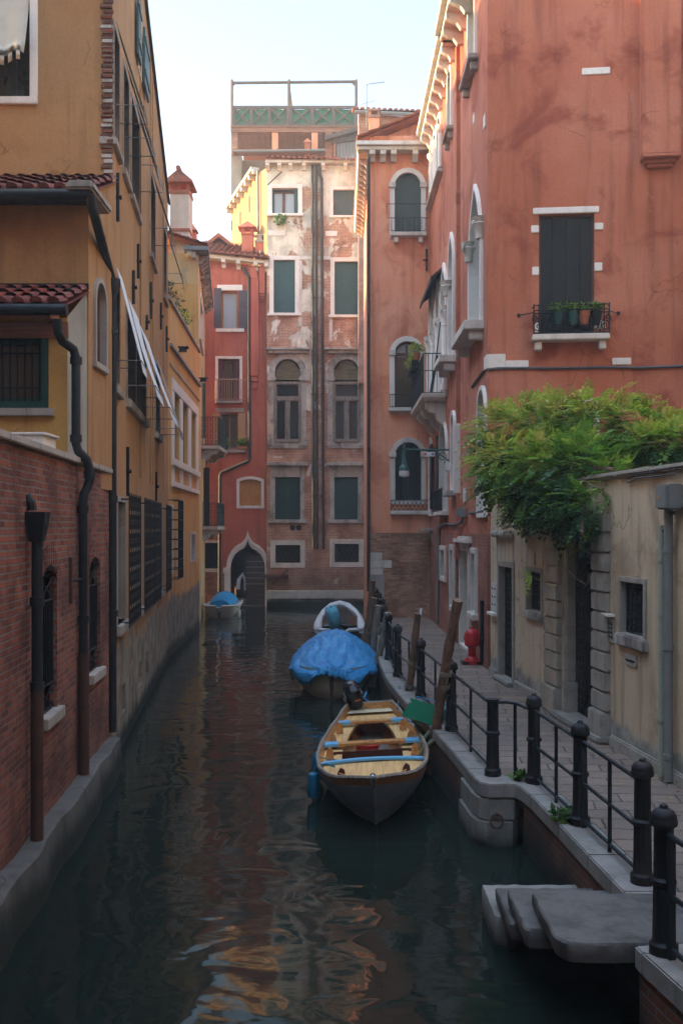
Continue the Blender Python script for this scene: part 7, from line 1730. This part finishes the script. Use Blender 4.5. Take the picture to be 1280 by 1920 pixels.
# ================================================================== MOORING POLES, ROPES, CRATE
def pole(lb, a, b, r0, r1, ties=(), mat="pole_wood"):
    a, b = Vector(a), Vector(b); mp = thing("mooring_pole", lb, "mooring pole", a, "mooring poles along the quay"); mb = MB(); n = 14; pts = []; rs = []
    ph = random.uniform(0, 6)
    for i in range(n + 1):
        t = i / n; pts.append(a.lerp(b, t) + V(.022 * math.sin(t * 5 + ph), .02 * math.sin(t * 7 + ph), 0)); rs.append((r0 + (r1 - r0) * t) * (1 + .09 * math.sin(i * 2.3 + ph)))
    mb.tube(pts, rs, 10); mb.build("shaft", mat, mp, smooth=True)
    d = (b - a).normalized(); x = d.orthogonal().normalized(); y = d.cross(x)
    for t in ties:
        mb = MB(); c = a.lerp(b, t); r = (r0 + (r1 - r0) * t) * 1.16
        mb.tube([c + d * (.012 * k / 6.0) + (x * math.cos(k * .5) + y * math.sin(k * .5)) * r for k in range(38)], .009, 5); mb.build("rope_tie", "rope", mp)
    return mp
pole("tall leaning mooring pole with knotted rope, closest to the green folded crate", (1.24, 14.95, -.6), (1.60, 13.75, 2.64), .075, .068, (.66, .60))
pole("leaning mooring pole with a scrap of white tape, tied to the railing", (1.03, 18.15, -.6), (1.36, 17.5, 2.13), .08, .06, (.66, .5))
pole("grey bleached mooring pole leaning over the quay curve by the tarpaulin boat", (.60, 22.9, -.6), (1.03, 22.4, 1.72), .085, .085, (.84, .86), "grey_wood")
pole("paler mooring pole tied with rope, just behind the grey bleached one", (.58, 24.7, -.6), (.92, 24.2, 1.74), .085, .08, (.7, .8), "grey_wood")
pole("dark mooring pole beside the dinghy, third of the cluster", (.56, 26.4, -.6), (.84, 26.0, 1.8), .09, .085, (.6,))
pole("tallest dark mooring pole at the back of the cluster", (.58, 28.3, -.6), (.87, 28.0, 2.15), .10, .095)
MB_ = MB(); q = V(1.365, 17.47, 2.15); MB_.add([q, q + V(.04, 0, .02), q + V(.05, .01, .08), q + V(.0, 0, .06), q + V(.03, -.02, -.06)], [(0, 1, 2, 3), (0, 1, 4)]); tag(MB_.build("tape_scrap", "white_cloth"), "scrap of white tape on a mooring pole top", "tape")
def rope(pts, r, lb, mat="rope"): return tag(MB().tube(pts, r, 6).build("rope", mat, smooth=True), lb, "rope")
def sag(a, b, s, n=10): a, b = Vector(a), Vector(b); return [a.lerp(b, i / n) - V(0, 0, s * math.sin(math.pi * i / n)) for i in range(n + 1)]
rope([RB(.62, 2.35, .35), RB(.74, 2.4, .5), RB(.86, 2.55, .56), RB(1.0, 2.75, .45), RB(1.06, 2.9, .2), RB(1.06, 2.95, -.05)], .028, "thick green mooring hose over the wooden boat gunwale into the water", "rope_green")
rope([RB(.58, 2.5, .36), RB(.7, 2.8, .48), RB(.85, 3.05, .58), RB(.92, 3.35, .45)], .028, "second green hose looped at the wooden boat gunwale beside the pole", "rope_green")
rope(sag((1.5, 14.05, 1.55), (1.36, 14.5, .95), .12), .012, "thin rope dangling from the tall pole with the knot")
rope(sag(RB(.45, 5.2, .55), (1.05, 18.1, .75), .08), .016, "dark rope from the wooden boat stern to the taped pole", "cable")
rope(sag((.5, 31.2, .5), (.7, 27.3, 1.0), .1), .012, "thin rope from the dinghy to the dark poles")
rope(sag((1.0, 22.45, 1.6), (1.05, 22.0, 1.3), .05), .01, "short rope between the grey bleached pole and the railing")
rope([RB(-.76, 2.2, .5), RB(-.5, 2.3, .42), RB(-.45, 2.4, .2)], .01, "thin cord over the wooden boat side near the dark fender")
gc = thing("folded_crate", "bundle of green folded plastic crates lying on the quay edge behind a leaning pole", "crate", (1.3, 15.0, .8))
mx = Matrix.Translation((1.31, 15.15, .80)) @ Matrix.Scale(1.3, 4) @ Matrix.Rotation(R(-18), 4, 'Z') @ Matrix.Rotation(R(-16), 4, 'X') @ Matrix.Rotation(R(14), 4, 'Y')
for k in range(4):
    mb = MB(); z = -.10 + .055 * k; mb.box((0, 0, z), (.40 - .04 * k, .62, .03))
    for j in range(6): mb.box((-.17 + .068 * j, 0, z + .03), (.035, .6 - .03 * k, .036))
    for s in (-1, 1): mb.box((0, s * .3, z + .012), (.42 - .04 * k, .03, .055))
    mb.v = [mx @ v for v in mb.v]; mb.build("panel", "green_plastic", gc, bevel=.004)
mb = MB(); mb.tube([mx @ V(x, .05, z) for x, z in ((-.21, -.14), (-.2, .16), (.16, .18), (.22, -.14), (-.21, -.14))], .01, 5); mb.build("strap", "tarp_blue", gc)

# ================================================================== AIR
mb = MB(); mb.hexa([V(-60, -50, -1.2), V(60, -50, -1.2), V(60, 110, -1.2), V(-60, 110, -1.2), V(-60, -50, 27), V(60, -50, 27), V(60, 110, 27), V(-60, 110, 27)])
hm = bpy.data.materials.new("haze"); hm.use_nodes = True; MT["haze"] = hm; hn = hm.node_tree
hn.nodes.remove(hn.nodes["Principled BSDF"]); pv = hn.nodes.new("ShaderNodeVolumePrincipled")
pv.inputs["Color"].default_value = (1.0, .94, .86, 1); pv.inputs["Density"].default_value = .0022; pv.inputs["Anisotropy"].default_value = .25
hn.links.new(pv.outputs[0], hn.nodes["Material Output"].inputs["Volume"])
hz_o = mb.build("haze", "haze"); struct(hz_o, "stuff")

# ================================================================== OUT OF VIEW: bridge under the eye, houses added to shade the near canal
br = thing("bridge", "low brick footbridge the view is taken from", "bridge", (0, -1.5, 0))
mb = MB(); n = 16; arc = [V(3.2 * math.cos(math.pi * i / n), 0.25, -.2 + 1.75 * math.sin(math.pi * i / n)) for i in range(n + 1)]
for a, b in zip(arc, arc[1:]):
    mb.hexa([V(b.x, .25, b.z), V(a.x, .25, a.z), V(a.x, -3.0, a.z), V(b.x, -3.0, b.z), V(b.x, .25, 2.0), V(a.x, .25, 2.0), V(a.x, -3.0, 2.0), V(b.x, -3.0, 2.0)])
mb.build("arch", "old_brick", br)
mb = MB(); mb.box((0, -1.4, 2.05), (6.6, 3.4, .09)); mb.build("deck", "quay_stone", br)
for y in (.15, -2.9): MB().box((0, y, 2.5), (6.6, .22, .8)).build("parapet", "old_brick", br)
for nm, lb, x0, x1, y0, y1, hgt, m in (("canal_shade_house", "unseen ochre house added beyond the bridge to shade the near canal", -16, -3.3, -26, -3.4, 17, "ochre_upper"), ("canal_shade_house", "unseen red house added on the quay side beyond the bridge for shade", 3.4, 16, -26, -3.4, 17, "rosso"),  ("garden_shade_house", "unseen grey rendered house added behind the walled garden to block light", -16, -6.2, -3.3, 12.5, 15.5, "grey_render"), ("garden_shade_house", "unseen pale house added beside the courtyard to block sky light", 8.6, 18, -2.5, 16.5, 15.5, "garden"), ("canal_shade_house", "unseen tall house added across the canal beyond the bridge for shade", -16, 16, -44, -30, 16, "pink")):
    t = thing(nm, lb, "house", ((x0 + x1) / 2, (y0 + y1) / 2, 0)); MB().box(((x0 + x1) / 2, (y0 + y1) / 2, hgt / 2 - .3), (x1 - x0, y1 - y0, hgt)).build("wall", m, t)
    mb = MB(); mb.box(((x0 + x1) / 2, (y0 + y1) / 2, hgt - .2), (x1 - x0 + .8, y1 - y0 + .8, .18)); mb.build("roof", "roof_tile", t)
    mb = MB()
    for k in range(5):
        for z in (4.5, 8., 11.5):
            if x0 > 0: MB().box((x0, y0 + (y1 - y0) * (k + .5) / 5, z), (.1, 1., 1.8)).build("shutter", "shutter_deep", t)
            elif x1 < 0: MB().box((x1, y0 + (y1 - y0) * (k + .5) / 5, z), (.1, 1., 1.8)).build("shutter", "shutter_deep", t)
            elif abs(x0 + (x1 - x0) * (k + .5) / 5) < 8: MB().box((x0 + (x1 - x0) * (k + .5) / 5, y1, z), (1., .1, 1.8)).build("shutter", "shutter_deep", t)
